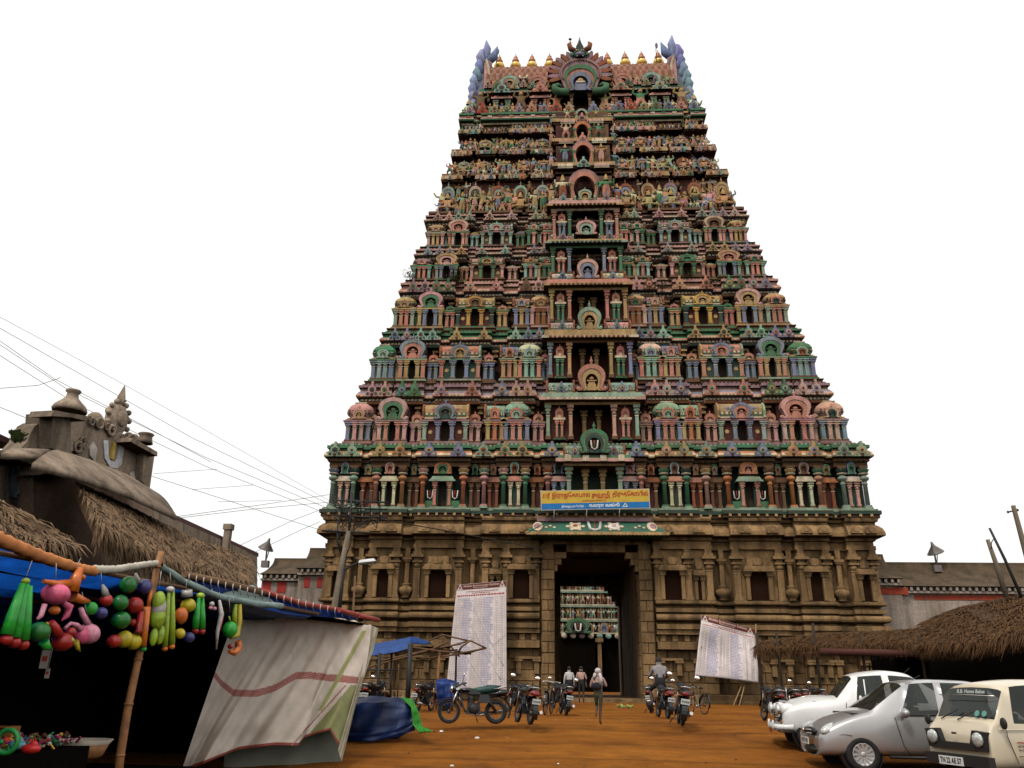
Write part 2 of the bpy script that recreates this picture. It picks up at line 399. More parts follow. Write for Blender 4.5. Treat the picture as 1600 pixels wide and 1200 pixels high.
def m_nasi():
    mb = MB()
    mb.ring(hs(1, .92), hs(.74, .76), -.09, .2); mb.ring(hs(.76, .78), hs(.66, .70), -.055, .2, 1, PAL['cream'])
    mb.ring(hs(.68, .72), hs(.46, .58), -.075, .2, 2)
    mb.plate(hs(.5, .62), .06, .2, 1, PAL['maroon'])
    mb.box(-.19, .19, -.04, .1, .02, .14, 2); mb.box(-.15, .15, -.03, .1, .14, .24, 2); mb.box(-.11, .11, -.025, .1, .24, .34, 2); mb.box(-.17, .17, -.045, .1, .335, .37, 2); mb.ball((0, .04, .44), (.1, .08, .08), 8, 5, 2)
    for s in (-1, 1): mb.lathe([(.11, -.02), (.11, .03)], 8, (s * .46, -.08, .06), M=None) if False else mb.ball((s * .47, -.04, .07), (.09, .06, .08), 8, 5, 0)
    finial(mb, (0, .0, .90), .62)
    return mb.mesh('horseshoe_arch', [M_OBJ, M_ATTR, M_RAND])
def m_small():
    mb = MB()
    mb.box(-.4, .4, -.14, .3, 0, .09, 1, PAL['ochre']); mb.ring(hs(.62, .78), hs(.36, .5), -.06, .25); mb.plate(hs(.4, .54), .05, .25, 2)
    mb.box(-.1, .1, -.03, .1, .1, .3, 1, PAL['cream']); mb.ball((0, .02, .36), (.09, .06, .07), 6, 4, 0)
    mb.box(-.33, .33, 0, .5, .09, .5, 0, None, .8); finial(mb, (0, .02, .76), .5)
    return mb.mesh('small_roof', [M_OBJ, M_ATTR, M_RAND])
def m_kudu():
    mb = MB()
    def disc(x, z, r, y, mat=0, t=None, n=10):
        mb.plate([(x + r * math.cos(2 * math.pi * k / n), z + r * math.sin(2 * math.pi * k / n)) for k in range(n)], y, .12, mat, t)
    disc(-.3, .19, .20, -.05); disc(.3, .19, .20, -.055); disc(0, .5, .30, -.08); disc(0, .47, .19, -.10, 2); disc(0, .44, .09, -.115, 1, PAL['maroon'])
    disc(-.3, .19, .10, -.075, 2); disc(.3, .19, .10, -.08, 2); disc(0, .84, .11, -.065); disc(0, 1.02, .10, -.055)
    mb.box(-.07, .07, -.07, .12, 0, .3, 1, PAL['maroon']); mb.box(-.5, .5, -.045, .12, 0, .07)
    return mb.mesh('kudu_ornament', [M_OBJ, M_ATTR, M_RAND])
def sqring(r, z, n=3, pw=4.0):
    q = []
    for k in range(4 * n):
        a = 2 * math.pi * (k + .5) / (4 * n); c, s_ = math.cos(a), math.sin(a); d = (abs(c) ** pw + abs(s_) ** pw) ** (-1 / pw); q.append((r * c * d, r * s_ * d, z))
    return q
def m_kuta():
    mb = MB(); prof = [(.56, 0), (.56, .05), (.47, .08), (.42, .14), (.44, .2), (.52, .26), (.55, .36), (.53, .5), (.45, .64), (.32, .74), (.2, .8)]
    ts = [PAL['ochre'], PAL['ochre'], PAL['maroon'], None, PAL['cream'], None, None, None, None, None]
    R = [sqring(r, z) for r, z in prof]; n = len(R[0])
    for j in range(len(prof) - 1):
        t = ts[j]; mb.add(R[j] + R[j + 1], [(k, (k + 1) % n, n + (k + 1) % n, n + k) for k in range(n)], 0 if t is None else 1, t)
    mb.add(R[-1], [tuple(range(n))])
    mb.box(-.24, .24, -.24, .24, .79, .84, 1, PAL['cream'])
    for k in range(6):
        x = -.4 + k * .16; mb.ball((x, -.5, .3), (.06, .06, .05), 6, 4, 2); mb.ball((x, -.52, .42), (.06, .05, .05), 6, 4, 0)
    return mb.mesh('dome_roof', [M_OBJ, M_ATTR, M_RAND])
def m_sala():
    mb = MB(); MR = Matrix.Rotation(R_(90), 4, 'Z')
    sec = [(-.34, 0), (-.36, .1), (-.30, .16), (-.36, .3), (-.35, .46), (-.26, .62), (-.1, .70), (.1, .70), (.26, .62), (.35, .46), (.36, .3), (.3, .16), (.36, .1), (.34, 0)]
    sec = sec[::-1]
    mb.plate(sec, -.5, .5, 0, None, M=MR)
    mb.box(-.5, .5, -.39, .3, 0, .06, 1, PAL['cream']); mb.box(-.5, .5, -.375, .3, .12, .17, 1, PAL['green'])
    for k in range(9):
        x = -.44 + k * .11; mb.box(x - .03, x + .03, -.395, .1, .17, .27, 1, PAL['cream'])
    for s in (-.3, .3): mb.ball((s, -.33, .44), (.06, .05, .09), 8, 5, 2)
    return mb.mesh('barrel_roof', [M_OBJ, M_ATTR, M_RAND])
def m_fin():
    mb = MB(); MR = Matrix.Rotation(R_(90), 4, 'Z')
    out = [(-.42, 0), (-.36, .12), (-.44, .3), (-.42, .55), (-.5, .95), (-.34, .82), (0, .9), (.3, .7), (.42, .4), (.36, .12), (.42, 0)]
    mb.plate([(-x, z) for x, z in out], -.05, .05, 0, None, M=MR); return mb.mesh('roof_end_fin', [M_OBJ])
PIL, TALL, NASI, SMALL, KUDU, KUTA, SALA, FIN = m_pilaster(), m_tall(), m_nasi(), m_small(), m_kudu(), m_kuta(), m_sala(), m_fin()

# ------------------------------------------------------------------ the temple tower
G0 = 0.25
tower = empty('temple_tower', (0, 0, G0), label='tall brightly painted eleven-storey temple gateway tower on a brown stone base', cat='temple tower')
TI = Matrix.Translation((0, 0, -G0))
def T(name, me, x, y, z, s=1, color=None, parent=None, rz=0, rot=None):
    """a part of the tower; x, y, z in the place's coordinates"""
    p = parent if parent is not None else tower
    o = link(name, me, p, (x, y, z - G0) if parent is None else (x, y, z), rz, rot, s, color); return o
def TB(name, mb, mats=None, kind=None):
    me = mb.mesh(name, mats or [M_ATTR]); o = link(name, me, tower, (0, 0, -G0)); return tag(o, kind=kind)
rc = lambda *a: PAL[random.choice(a)]
WALLC = ['maroon', 'teal', 'maroon', 'brown']
DIV = dict(e=1)

def jit(c, a=.12): return tuple(max(0, q * random.uniform(1 - a, 1 + a)) for q in c)
def shrine(kind, x, y, zl, zw, zr, w, cols, sgn=1):
    """a miniature shrine: body with base and roof slab (the part), pilasters and roof pieces (sub-parts)"""
    mb = MB(); wall = PAL[cols[3]]; d = .55
    hb = .16
    mb.box(-w / 2 - .12, w / 2 + .12, -.2, d, -hb, 0, tint=jit(PAL[cols[4]])); mb.box(-w / 2 - .04, w / 2 + .04, -.1, d, -hb - .14, -hb, tint=PAL['brown'])
    H = zw - zl
    if kind in ('sala', 'nasi'):
        g = .27 if kind == 'sala' else .2
        mb.box(-w / 2, -g, 0, d, 0, H, tint=wall); mb.box(g, w / 2, 0, d, 0, H, tint=wall); mb.box(-g, g, .45, d, 0, H, tint=PAL['dark'])
        for s in (-1, 1):
            if kind == 'sala': mb.lathe([(.01, 0), (.13, .01), (.13, .03)], 8, (0, 0, 0), M=Matrix.Translation((s * w * .33, 0, H * .5)) @ Matrix.Rotation(R_(90), 4, 'X'), tint=PAL['ochre'])
    else:
        mb.box(-w / 2, w / 2, 0, d, 0, H, tint=wall)
    mb.box(-w / 2 - .14, w / 2 + .14, -.24, d, H, H + .09, tint=jit(PAL[cols[4]])); mb.box(-w / 2 - .05, w / 2 + .05, -.14, d, H + .09, H + .17, tint=PAL['ochre'])
    body = link('miniature_shrine', mb.mesh('miniature_shrine', [M_ATTR]), tower, (x, y, zl - G0))
    ps = H / 1.3
    def pil(px, col): link('pilaster', PIL, body, (px, -.06, 0), 0, None, (min(ps, 1) * 1.0, 1, ps), jit(PAL[col]))
    if kind == 'kuta': offs = [(-w * .40, cols[0]), (-w * .13, cols[1]), (w * .13, cols[1]), (w * .40, cols[0])]
    elif kind == 'sala': offs = [(-w * .46, cols[0]), (-.27 - .16, cols[1]), (.27 + .16, cols[1]), (w * .46, cols[0])]
    elif kind == 'nasi': offs = [(-w * .44, cols[0]), (-.36, cols[1]), (.36, cols[1]), (w * .44, cols[0])]
    elif kind == 'half': offs = [(-w * .36, cols[0]), (0, cols[1]), (w * .36, cols[0])]
    else: offs = [(-w * .25, cols[0]), (w * .25, cols[0])]
    for px, c in offs: pil(px, c)
    z0 = H + .17; rh = zr - zw - .17
    rcx = jit(PAL[cols[2]])
    if kind == 'kuta':
        link('dome_roof', KUTA, body, (0, .3, z0), 0, None, (w * .98, .9, rh / .82), rcx); link('horseshoe_arch', NASI, body, (0, -.18, z0), 0, None, (w * .5, .8, rh * .62), jit(PAL[cols[1]]))
    elif kind == 'sala':
        link('barrel_roof', SALA, body, (0, .25, z0), 0, None, (w * .95, 1.1, rh / .8), rcx); link('horseshoe_arch', NASI, body, (0, -.22, z0 - .05), 0, None, (w * .46, 1, rh * .95), jit(PAL[cols[1]]))
        for s in (-1, 1): link('roof_end_fin', FIN, body, (s * w * .5, .1, z0), 0, None, (1.2, .95, rh * 1.02), jit(PAL[random.choice(['rust', 'brown', 'sage', 'ochre'])]))
    elif kind == 'nasi':
        link('horseshoe_arch', NASI, body, (0, -.1, z0 - .05), 0, None, (w * 1.02, 1.6, rh * 1.12), rcx)
    elif kind == 'half':
        link('barrel_roof', SALA, body, (0, .3, z0), 0, None, (w, 1, rh * .95 / .8), rcx); link('horseshoe_arch', NASI, body, (0, -.2, z0 - .02), 0, None, (w * .5, .8, rh * .7), jit(PAL[cols[1]]))
        link('roof_end_fin', FIN, body, (-sgn * w * .0 + sgn * w * .52, .1, z0), 0, None, (1.2, .95, rh), PAL['rust'])
    else:
        link('small_roof', SMALL, body, (0, -.05, z0 - .14), 0, None, (w * 1.25, .9, rh * .95), rcx)
    return body

RC = 0.2   # the front leans back 0.2 m per metre of height
yz = lambda z: RC * (z - 8.97)
# storeys: z of ledge bottom, ledge top, pilaster top, roof top, cornice bottom, cornice top, half width, colours
ST = {2: dict(z0=14.39, zl=14.80, zw=16.05, zr=17.35, zc=17.76, zt=18.76, w=14.95, f=[1, .909, .819, .721, .60, .48, .396, .3075, .219]),
      3: dict(z0=18.76, zl=19.12, zw=20.40, zr=21.6, zc=21.90, zt=22.72, w=13.95, f=[1, .905, .819, .724, .597, .466, .368, .277, .203]),
      4: dict(z0=22.72, zl=23.10, zw=24.35, zr=25.4, zc=25.75, zt=26.72, w=12.95, f=[1, .909, .816, .716, .583, .443, .342, .243]),
      5: dict(z0=26.72, zl=27.02, zw=28.0, zr=28.75, zc=28.93, zt=29.61, w=12.1, f=[1, .90, .806, .704, .571, .425, .319, .227]),
      6: dict(z0=29.61, zl=29.95, zw=30.95, zr=31.8, zc=32.05, zt=32.75, w=11.35, f=[1, .90, .803, .70, .559, .41, .324, .24])}
BAYW = [1.55, .95, 1.75, .85, 2.7, .85, 1.15, 1.6, .8]
KIN = ['kuta', 'small', 'nasi', 'small', 'sala', 'small', 'half', 'kuta', 'small']
KINU = ['kuta', 'small', 'nasi', 'small', 'sala', 'small', 'half', 'kuta']
CORN = {1: [('brown', 'green', 'orange', 'cream', 'ochre', 'green', 'maroon', 'teal', 'green', 'green')], }
KUD = {1: ['sage', 'ochre', 'slate', 'green', 'ochre', 'slate'], 2: ['pink', 'green', 'salmon', 'slate', 'pink', 'pink'], 3: ['slate', 'mint', 'ochre', 'mint', 'slate', 'slate'],
       4: ['mauve', 'green', 'salmon', 'brown', 'pink', 'pink'], 5: ['slate', 'ochre', 'mint', 'slate', 'mauve', 'slate'], 6: ['pink', 'mint', 'pink', 'sage', 'ochre', 'pink']}
CT = {1: ['brown', 'teal', 'ochre', 'cream', 'cream', 'orange', 'green', 'green', 'maroon', 'green', 'green'],
      2: ['ochre', 'rust', 'slate', 'cream', 'cream', 'orange', 'pink', 'slate', 'ochre', 'mauve', 'slate'],
      3: ['brown', 'teal', 'ochre', 'cream', 'pink', 'salmon', 'salmon', 'green', 'green', 'green', 'green'],
      4: ['ochre', 'brown', 'ochre', 'cream', 'slate', 'salmon', 'pink', 'rust', 'ochre', 'pink', 'ochre'],
      5: ['ochre', 'maroon', 'ochre', 'slate', 'cream', 'pink', 'mauve', 'ochre', 'brown', 'pink', 'mint'],
      6: ['ochre', 'maroon', 'ochre', 'pink', 'cream', 'pink', 'pink', 'ochre', 'sage', 'pink', 'ochre']}
def front_plan(w, yf, bays, depth, off=.4, side=9.0):
    """bays: [(x0, x1)] projecting parts on the right half"""
    half = []
    cur = 0.0; b = sorted(bays)
    half = []
    lvl = None
    pts = []
    edges = []
    for x0, x1 in b: edges.append((x0, x1))
    x = 0.0
    if edges and edges[0][0] <= 0.001: pts.append((0, yf - off))
    else: pts.append((0, yf))
    for x0, x1 in edges:
        if x0 > .001: pts += [(x0, yf), (x0, yf - off)]
        pts.append((x1, yf - off))
        if x1 < w - .01: pts.append((x1, yf))
    pts += [(w, yf + 1.5), (w - off, yf + 1.5), (w - off, side)]
    half = pts[1:] if abs(pts[0][0]) < 1e-6 else pts
    return mirror_plan(half)
def dentils(mb, plan, z, out, h=.1, step=.26, tint=None):
    for i in range(len(plan) - 1):
        (x0, y0), (x1, y1) = plan[i], plan[i + 1]
        if abs(y0 - y1) > .01 or abs(x1 - x0) < .3: continue
        n = int(abs(x1 - x0) / step)
        for k in range(n):
            x = min(x0, x1) + (k + .5) * abs(x1 - x0) / n
            mb.box(x - .07, x + .07, y0 - out - .07, y0 - out + .05, z, z + h, tint=tint)
def cornice(k, plan, w, zc, zt, over=.42):
    h = zt - zc; tt = [PAL[c] for c in CT[k]]
    prof = [(.05, zc - .42), (.18, zc - .38), (.18, zc - .24), (.1, zc - .22), (.1, zc - .06), (over, zc), (over + .04, zc + h * .10), (over - .06, zc + h * .27), (over - .24, zc + h * .45), (.12, zc + h * .52), (.12, zc + h * .66)]
    mb = MB(); sweep(mb, plan, prof, tt, xmax=w - .3)
    sweep(mb, plan, [(.12, zc + h * .66), (.3, zc + h * .68), (.3, zc + h * .84), (.05, zc + h * .86), (.05, zt - .02), (-1.5, zt - .015)], [PAL[CT[k][8]], PAL[CT[k][9]], PAL['brown'], PAL[CT[k][10]], PAL['brown']], xmax=w - .3)
    dentils(mb, plan, zc - .2, .16, .12, .22, tint=PAL['cream']); dentils(mb, plan, zc + .02, over + .0, .09, .2, tint=PAL['cream']); dentils(mb, plan, zc + h * .86, .12, .1, .24, tint=PAL[CT[k][9]])
    TB('storey_cornice', mb)

def wallband(plan, w, z0, z1, tint, name='storey_wall', inset=0.0):
    mb = MB(); sweep(mb, plan, [(-inset, z0), (-inset, z1)], [tint], xmax=w - .3); TB(name, mb)

def colset(seed):
    r = random.Random(seed)
    a = r.choice(['salmon', 'pink', 'slate', 'green', 'sage', 'pink', 'ochre', 'mauve', 'mint']); b = r.choice(['salmon', 'green', 'slate', 'pink', 'salmon', 'mint', 'ochre', 'rust'])
    c = r.choice(['pink', 'slate', 'ochre', 'sage', 'salmon', 'mint', 'mauve', 'salmon', 'ochre']); d = r.choice(['maroon', 'teal', 'brown', 'maroon']); e = r.choice(['sage', 'pink', 'brown', 'ochre', 'green', 'mauve'])
    return [a, b, c, d, e]

def opening(k, z0, zb, zt, yf, hw, wtot, arched=False):
    """central bay with a dark opening, inner piers and a flanking shrine on each side"""
    mb = MB(); t = PAL['maroon']
    mb.box(-wtot, -hw, yf, yf + 1.6, zb, zt, tint=t); mb.box(hw, wtot, yf, yf + 1.6, zb, zt, tint=t)
    mb.box(-hw, hw, yf + 5.0, yf + 5.2, zb, zt, tint=PAL['dark']) if k != 2 else None
    mb.box(-hw, hw, yf + .2, yf + 5.2, zb - .05, zb + .02, tint=PAL['brown']); mb.box(-wtot, wtot, yf - .05, yf + 5.2, zt, zt + .3, tint=PAL['brown'])
    for s in (-1, 1): mb.box(min(s * hw, s * (hw + .2)), max(s * hw, s * (hw + .2)), yf + 1.61, yf + 5.2, zb, zt, tint=PAL['dark'])
    TB('central_opening', mb)
    H = zt - zb
    for s in (-1, 1):
        T('pier', PIL, s * hw * .38, yf + .9, zb, (1.0, 1.3, H / 1.3), PAL['ochre'])
        for px, c in ((hw + .12, random.choice(['ochre', 'salmon', 'green'])), (wtot - .12, random.choice(['slate', 'sage', 'salmon', 'green']))):
            T('column', PIL, s * px, yf - .16, zb, (.85, 1.2, H / 1.3), jit(PAL[CC[k][0 if px < hw + .2 else 1]]))
        xm = s * (hw + wtot) / 2
        if wtot - hw > 1.0:
            m2 = MB(); m2.box(-.34, .34, -.15, .1, .0, .1, tint=PAL['green']); m2.box(-.24, .24, 0, .1, .1, H * .6, tint=PAL['teal']); m2.box(-.36, .36, -.2, .1, H * .56, H * .62, tint=PAL['cream'])
            b = link('wall_shrine', m2.mesh('wall_shrine', [M_ATTR]), tower, (xm, yf - .1, zb - G0))
            for q in (-.15, .15): link('pilaster', PIL, b, (q, -.08, .08), 0, None, (.55, .8, H * .5 / 1.3), jit(PAL[CC[k][2]]))
            link('small_roof', SMALL, b, (0, -.08, H * .6), 0, None, (.8, .6, H * .4), jit(PAL['salmon']))
CC = {1: ('ochre', 'sage', 'slate'), 2: ('pink', 'sage', 'salmon'), 3: ('ochre', 'slate', 'green'), 4: ('salmon', 'ochre', 'green'), 5: ('slate', 'green', 'salmon'), 6: ('green', 'salmon', 'slate'), 7: ('ochre', 'brown', 'slate')}

# hidden core that carries the storeys
mb = MB()
for z0, z1, w in ((8.5, 14.3, 14.2), (14.3, 18.6, 13.4), (18.6, 22.5, 12.4), (22.5, 26.5, 11.4), (26.5, 29.5, 10.6), (29.5, 32.6, 9.9), (32.6, 36.3, 9.2), (36.3, 39.0, 8.5), (39.0, 43.0, 7.9)):
    yf = yz(z0) + 1.7
    g = 1.25
    mb.box(-w, -g, yf, 22 - yf * 1.0, z0, z1, tint=PAL['maroon']); mb.box(g, w, yf, 22 - yf * 1.0, z0, z1, tint=PAL['maroon'])
    mb.box(-g, g, yf + 3.6, 22 - yf * 1.0, z0, z1, tint=PAL['dark']); mb.box(-g, g, yf, yf + 3.58, z1 - .5, z1, tint=PAL['dark'])
TB('tower_core', mb)

for k in range(2, 7):
    S = ST[k]; w = S['w']; yb = yz(S['z0'])
    xs = [f * (w - .22 - (.0)) for f in S['f']]; xs[0] = w - .82
    kinds = KIN if len(xs) == 9 else KINU
    sc = w / 14.95 if k < 4 else w / 14.4
    bw = [q * (sc if i in (0, 2, 4, 7) else max(sc, .85)) for i, q in enumerate(BAYW)]
    bays = [(xs[0] - bw[0] * .55, w), (xs[2] - bw[2] * .52, xs[2] + bw[2] * .52), (xs[4] - bw[4] * .54, xs[4] + bw[4] * .54), (xs[7] - bw[7] * .52, xs[6] + bw[6] * .45)]
    yf = yb + .45
    plan = front_plan(w, yf, bays, 8)
    # base moulding of the storey
    mb = MB(); lt = random.choice(['pink', 'sage', 'mauve', 'ochre'])
    mb_t = [PAL['brown'], PAL[{2: 'mauve', 3: 'slate', 4: 'teal', 5: 'sage', 6: 'sage'}[k]], PAL['brown'], PAL['maroon']]
    sweep(mb, plan, [(.25, S['z0'] - .05), (.25, S['z0'] + .12), (.36, S['z0'] + .14), (.36, S['zl'] - .18), (-1.5, S['zl'] - .15)], mb_t, xmax=w - .3); TB('storey_base', mb)
    wallband(front_plan(w - .35, yf + .75, [(a, b) if b < w else (a, w - .35) for a, b in bays], 8), w - .35, S['zl'] - .2, S['zc'] - .3, PAL['maroon'])
    mb = MB(); zb_ = S['zc'] - .95
    q = 2.9
    while q < w - .9:
        for s in (-1, 1):
            mb.box(s * q - .16, s * q + .16, yf + .42, yf + .8, zb_, zb_ + .14, tint=PAL['ochre']); mb.box(s * q - .10, s * q + .10, yf + .48, yf + .8, zb_ + .14, zb_ + .34, tint=PAL['brown']); mb.box(s * q - .2, s * q + .2, yf + .38, yf + .8, zb_ + .34, zb_ + .48, tint=PAL['ochre'])
        q += .78
    TB('bracket_row', mb, kind='stuff')
    # shrines
    for s in (-1, 1):
        for i, (x, kd) in enumerate(zip(xs, kinds)):
            proj = .28 if i in (0, 2, 4, 6, 7) else 0
            cols = colset(k * 31 + i * 7)
            if k == 2: cols = {0: ['slate', 'pink', 'pink', 'teal', 'mauve'], 1: ['pink', 'pink', 'pink', 'maroon', 'mauve'], 2: ['pink', 'salmon', 'pink', 'teal', 'mauve'], 4: ['sage', 'slate', 'ochre', 'maroon', 'mauve'], 6: ['ochre', 'orange', 'sage', 'maroon', 'mauve'], 7: ['slate', 'salmon', 'sage', 'teal', 'mauve']}.get(i, ['pink', 'pink', 'salmon', 'maroon', 'mauve'])
            if k == 3: cols = {0: ['slate', 'mint', 'green', 'slate', 'green'], 1: ['ochre', 'brown', 'pink', 'brown', 'green'], 2: ['salmon', 'ochre', 'slate', 'teal', 'sage'], 4: ['salmon', 'slate', 'salmon', 'teal', 'sage'], 7: ['salmon', 'mint', 'cream', 'teal', 'sage'], 6: ['ochre', 'salmon', 'slate', 'maroon', 'sage']}.get(i, ['slate', 'slate', 'salmon', 'teal', 'brown'])
            if k == 4: cols = {2: ['ochre', 'slate', 'pink', 'maroon', 'ochre'], 4: ['teal', 'gold', 'ochre', 'maroon', 'green'], 1: ['green', 'green', 'slate', 'maroon', 'green'], 3: ['salmon', 'salmon', 'green', 'maroon', 'green']}.get(i, cols)
            H = 0 if kd != 'small' else -.08
            zr = S['zr'] + (.25 if kd == 'nasi' else 0) - (.35 if kd == 'small' else 0)
            shrine(kd, s * x, yf - proj - .05, S['zl'], S['zw'] + H, zr, bw[i], cols, s)
    # kudus on the cornice above
    w2 = ST[k + 1]['w'] if k < 6 else 10.9
    sc2 = (w2 - .0) / w
    cw = w2 + .3; pl = front_plan(cw, yz(S['zc']) + .45, [(a * sc2 * 1.0, min(b * sc2, cw) if b < w else cw) for a, b in bays], 8)
    cornice(k, pl, cw, S['zc'], S['zt'])
    kx = [xs[0] + .35, xs[0] - .5, xs[2] + .42, xs[2] - .42, xs[4] + bw[4] * .38, xs[4] - bw[4] * .38, xs[6], xs[7] + .38, xs[7] - .38]
    kc = [0, 0, 1, 1, 2, 2, 3, 4, 4]
    kh = min(1.0, (S['zt'] - S['zc']) * 1.08)
    for s in (-1, 1):
        for q, ci in zip(kx, kc):
            T('kudu_ornament', KUDU, s * q * sc2, yz(S['zc']) + .45 - .4 - .46, S['zc'] + .02, (kh * .86, 1, kh * .9), jit(PAL[KUD[k][ci]]))

# central bays: (storey, z opening bottom, top, half opening, half width, slab top, arch foot, arch top, arch half width)
CB = [(2, 14.8, 16.95, 1.17, 2.75, 17.65, 17.75, 19.75, .95), (3, 19.0, 21.35, 1.17, 2.6, 22.15, 22.15, 23.95, .85), (4, 23.2, 25.45, 1.1, 2.5, 26.15, 26.2, 27.85, .8),
      (5, 27.1, 29.05, 1.05, 2.4, 29.6, 29.95, 31.25, .78), (6, 30.2, 32.4, .98, 2.3, 33.1, 33.1, 34.1, .55)]
for k, zb, zt, hw, wt, zs, za, zat, aw in CB:
    yf = yz(zb) - .25
    opening(k, zb, zb, zt, yf, hw, wt)
    mb = MB(); y2 = yf - .3
    c = [PAL[q] for q in {2: ('cream', 'pink', 'sage', 'ochre'), 3: ('rust', 'cream', 'ochre', 'brown'), 4: ('brown', 'ochre', 'salmon', 'ochre'), 5: ('teal', 'sage', 'ochre', 'green'), 6: ('maroon', 'ochre', 'pink', 'cream')}[k]]
    mb.box(-wt - .1, wt + .1, y2, yf + 1.6, zt, zt + .18, tint=c[3]); mb.box(-wt - .4, wt + .4, y2 - .4, yf + 1.6, zt + .18, zt + .34, tint=c[1])
    mb.box(-wt - .3, wt + .3, y2 - .3, yf + 1.6, zt + .34, zs - .02, tint=c[2], top=.96)
    for q in range(int(wt * 2 / .28)):
        x = -wt + .14 + q * .28; mb.box(x - .09, x + .09, y2 - .46, y2 - .2, zt + .185, zt + .3, tint=c[0])
    TB('central_cornice', mb)
    # parapet with barrel roofs and a large arch in front of the next opening
    mb = MB(); hb = max(.5, (zat - za) * .42)
    mb.box(-wt + .1, wt - .1, yf - .25, yf + 1.3, zs, zs + .14, tint=PAL['ochre'])
    TB('parapet_ledge', mb)
    for s in (-1, 1):
        T('parapet_barrel', SALA, s * wt * .66, yf + .2, zs + .1, (wt * .58, .9, hb / .8), jit(PAL[{2: 'sage', 3: 'pink', 4: 'cream', 5: 'salmon', 6: 'pink'}[k]]))
        T('roof_end_fin', FIN, s * (wt - .05), yf + .0, zs + .1, (1, .9, hb * 1.15), PAL['rust'] if k < 5 else PAL['sage'])
        T('roof_end_fin', FIN, s * (aw + .12), yf - .05, zs + .1, (1, .9, hb * 1.15), PAL['rust'] if k < 5 else PAL['sage'])
        T('kudu_ornament', KUDU, s * wt * .66, yf - .3, zs + .08, (.62, 1, .62), PAL['slate'])
    T('great_arch', NASI, 0, yf - .42, za, (aw * 1.75, 2.0, (zat - za) * .93), jit(PAL[{2: 'salmon', 3: 'sage', 4: 'pink', 5: 'pink', 6: 'sage'}[k]], .05))

# ---- first painted storey: tall columns with shrines between them
T1B = [(0, 2.95), (3.6, 5.6), (7.15, 10.15), (10.7, 12.9), (13.55, 15.35)]
def w1(): pass
yf1 = .45
plan1 = front_plan(15.35, yf1, T1B, 9, .35)
mb = MB(); sweep(mb, plan1, [(.3, 10.05), (.3, 10.2), (.42, 10.24), (.42, 10.44), (.25, 10.48), (.25, 10.56), (-1.2, 10.57)], [PAL['brown'], PAL['brown'], PAL['teal'], PAL['ochre'], PAL['sage'], PAL['brown']], xmax=15)
dentils(mb, plan1, 10.1, .36, .14, .5, tint=PAL['ochre']); TB('storey_base', mb)
pw = front_plan(15.32, yf1 + .75, [(min(a, 15.32), min(b, 15.32)) for a, b in T1B[1:]], 9, .1)
wallband(pw, 15.32, 10.5, 13.4, PAL['teal'])
cpl = front_plan(15.3, yf1 + .05, T1B, 9, .35)
mb = MB(); sweep(mb, cpl, [(.0, 13.0), (.05, 13.02), (.05, 13.25), (.2, 13.3), (.2, 13.42), (.1, 13.5)], [PAL['ochre'], PAL['brown'], PAL['ochre'], PAL['rust']], xmax=15)
sweep(mb, cpl, [(.1, 13.46), (.48, 13.5), (.5, 13.58), (.42, 13.72), (.28, 13.86), (.16, 13.92), (.16, 14.04), (.32, 14.06), (.32, 14.22), (.08, 14.24), (.08, 14.36), (-1.3, 14.38)],
      [PAL['teal'], PAL['ochre'], PAL['cream'], PAL['orange'], PAL['rust'], PAL['green'], PAL['brown'], PAL['green'], PAL['brown'], PAL['green'], PAL['brown']], xmax=15)
dentils(mb, cpl, 13.26, .2, .1, .26, tint=PAL['teal']); dentils(mb, cpl, 14.25, .18, .1, .24, tint=PAL['sage']); TB('storey_cornice', mb)
TC = [(15.07, 'sage'), (13.87, 'sage'), (12.55, 'salmon'), (11.02, 'orange'), (9.83, 'orange'), (7.49, 'orange'), (6.30, 'pink'), (5.19, 'green'), (3.94, 'green'), (2.65, 'salmon')]
TS = [(14.43, 'slate', 'cream', 'pink', .5, 0), (13.12, 'sage', 'orange', 'rust', .62, 1), (11.8, 'pink', 'cream', 'cream', .6, 2), (10.42, 'green', 'brown', 'brown', .5, 1), (8.72, 'orange', 'sage', 'salmon', 1.0, 3),
      (6.86, 'green', 'brown', 'brown', .5, 1), (5.80, 'salmon', 'salmon', 'rust', .5, 1), (4.56, 'mint', 'salmon', 'cream', .55, 0), (3.26, 'orange', 'rust', 'brown', .55, 1), (2.05, 'slate', 'pink', 'slate', .6, 0)]
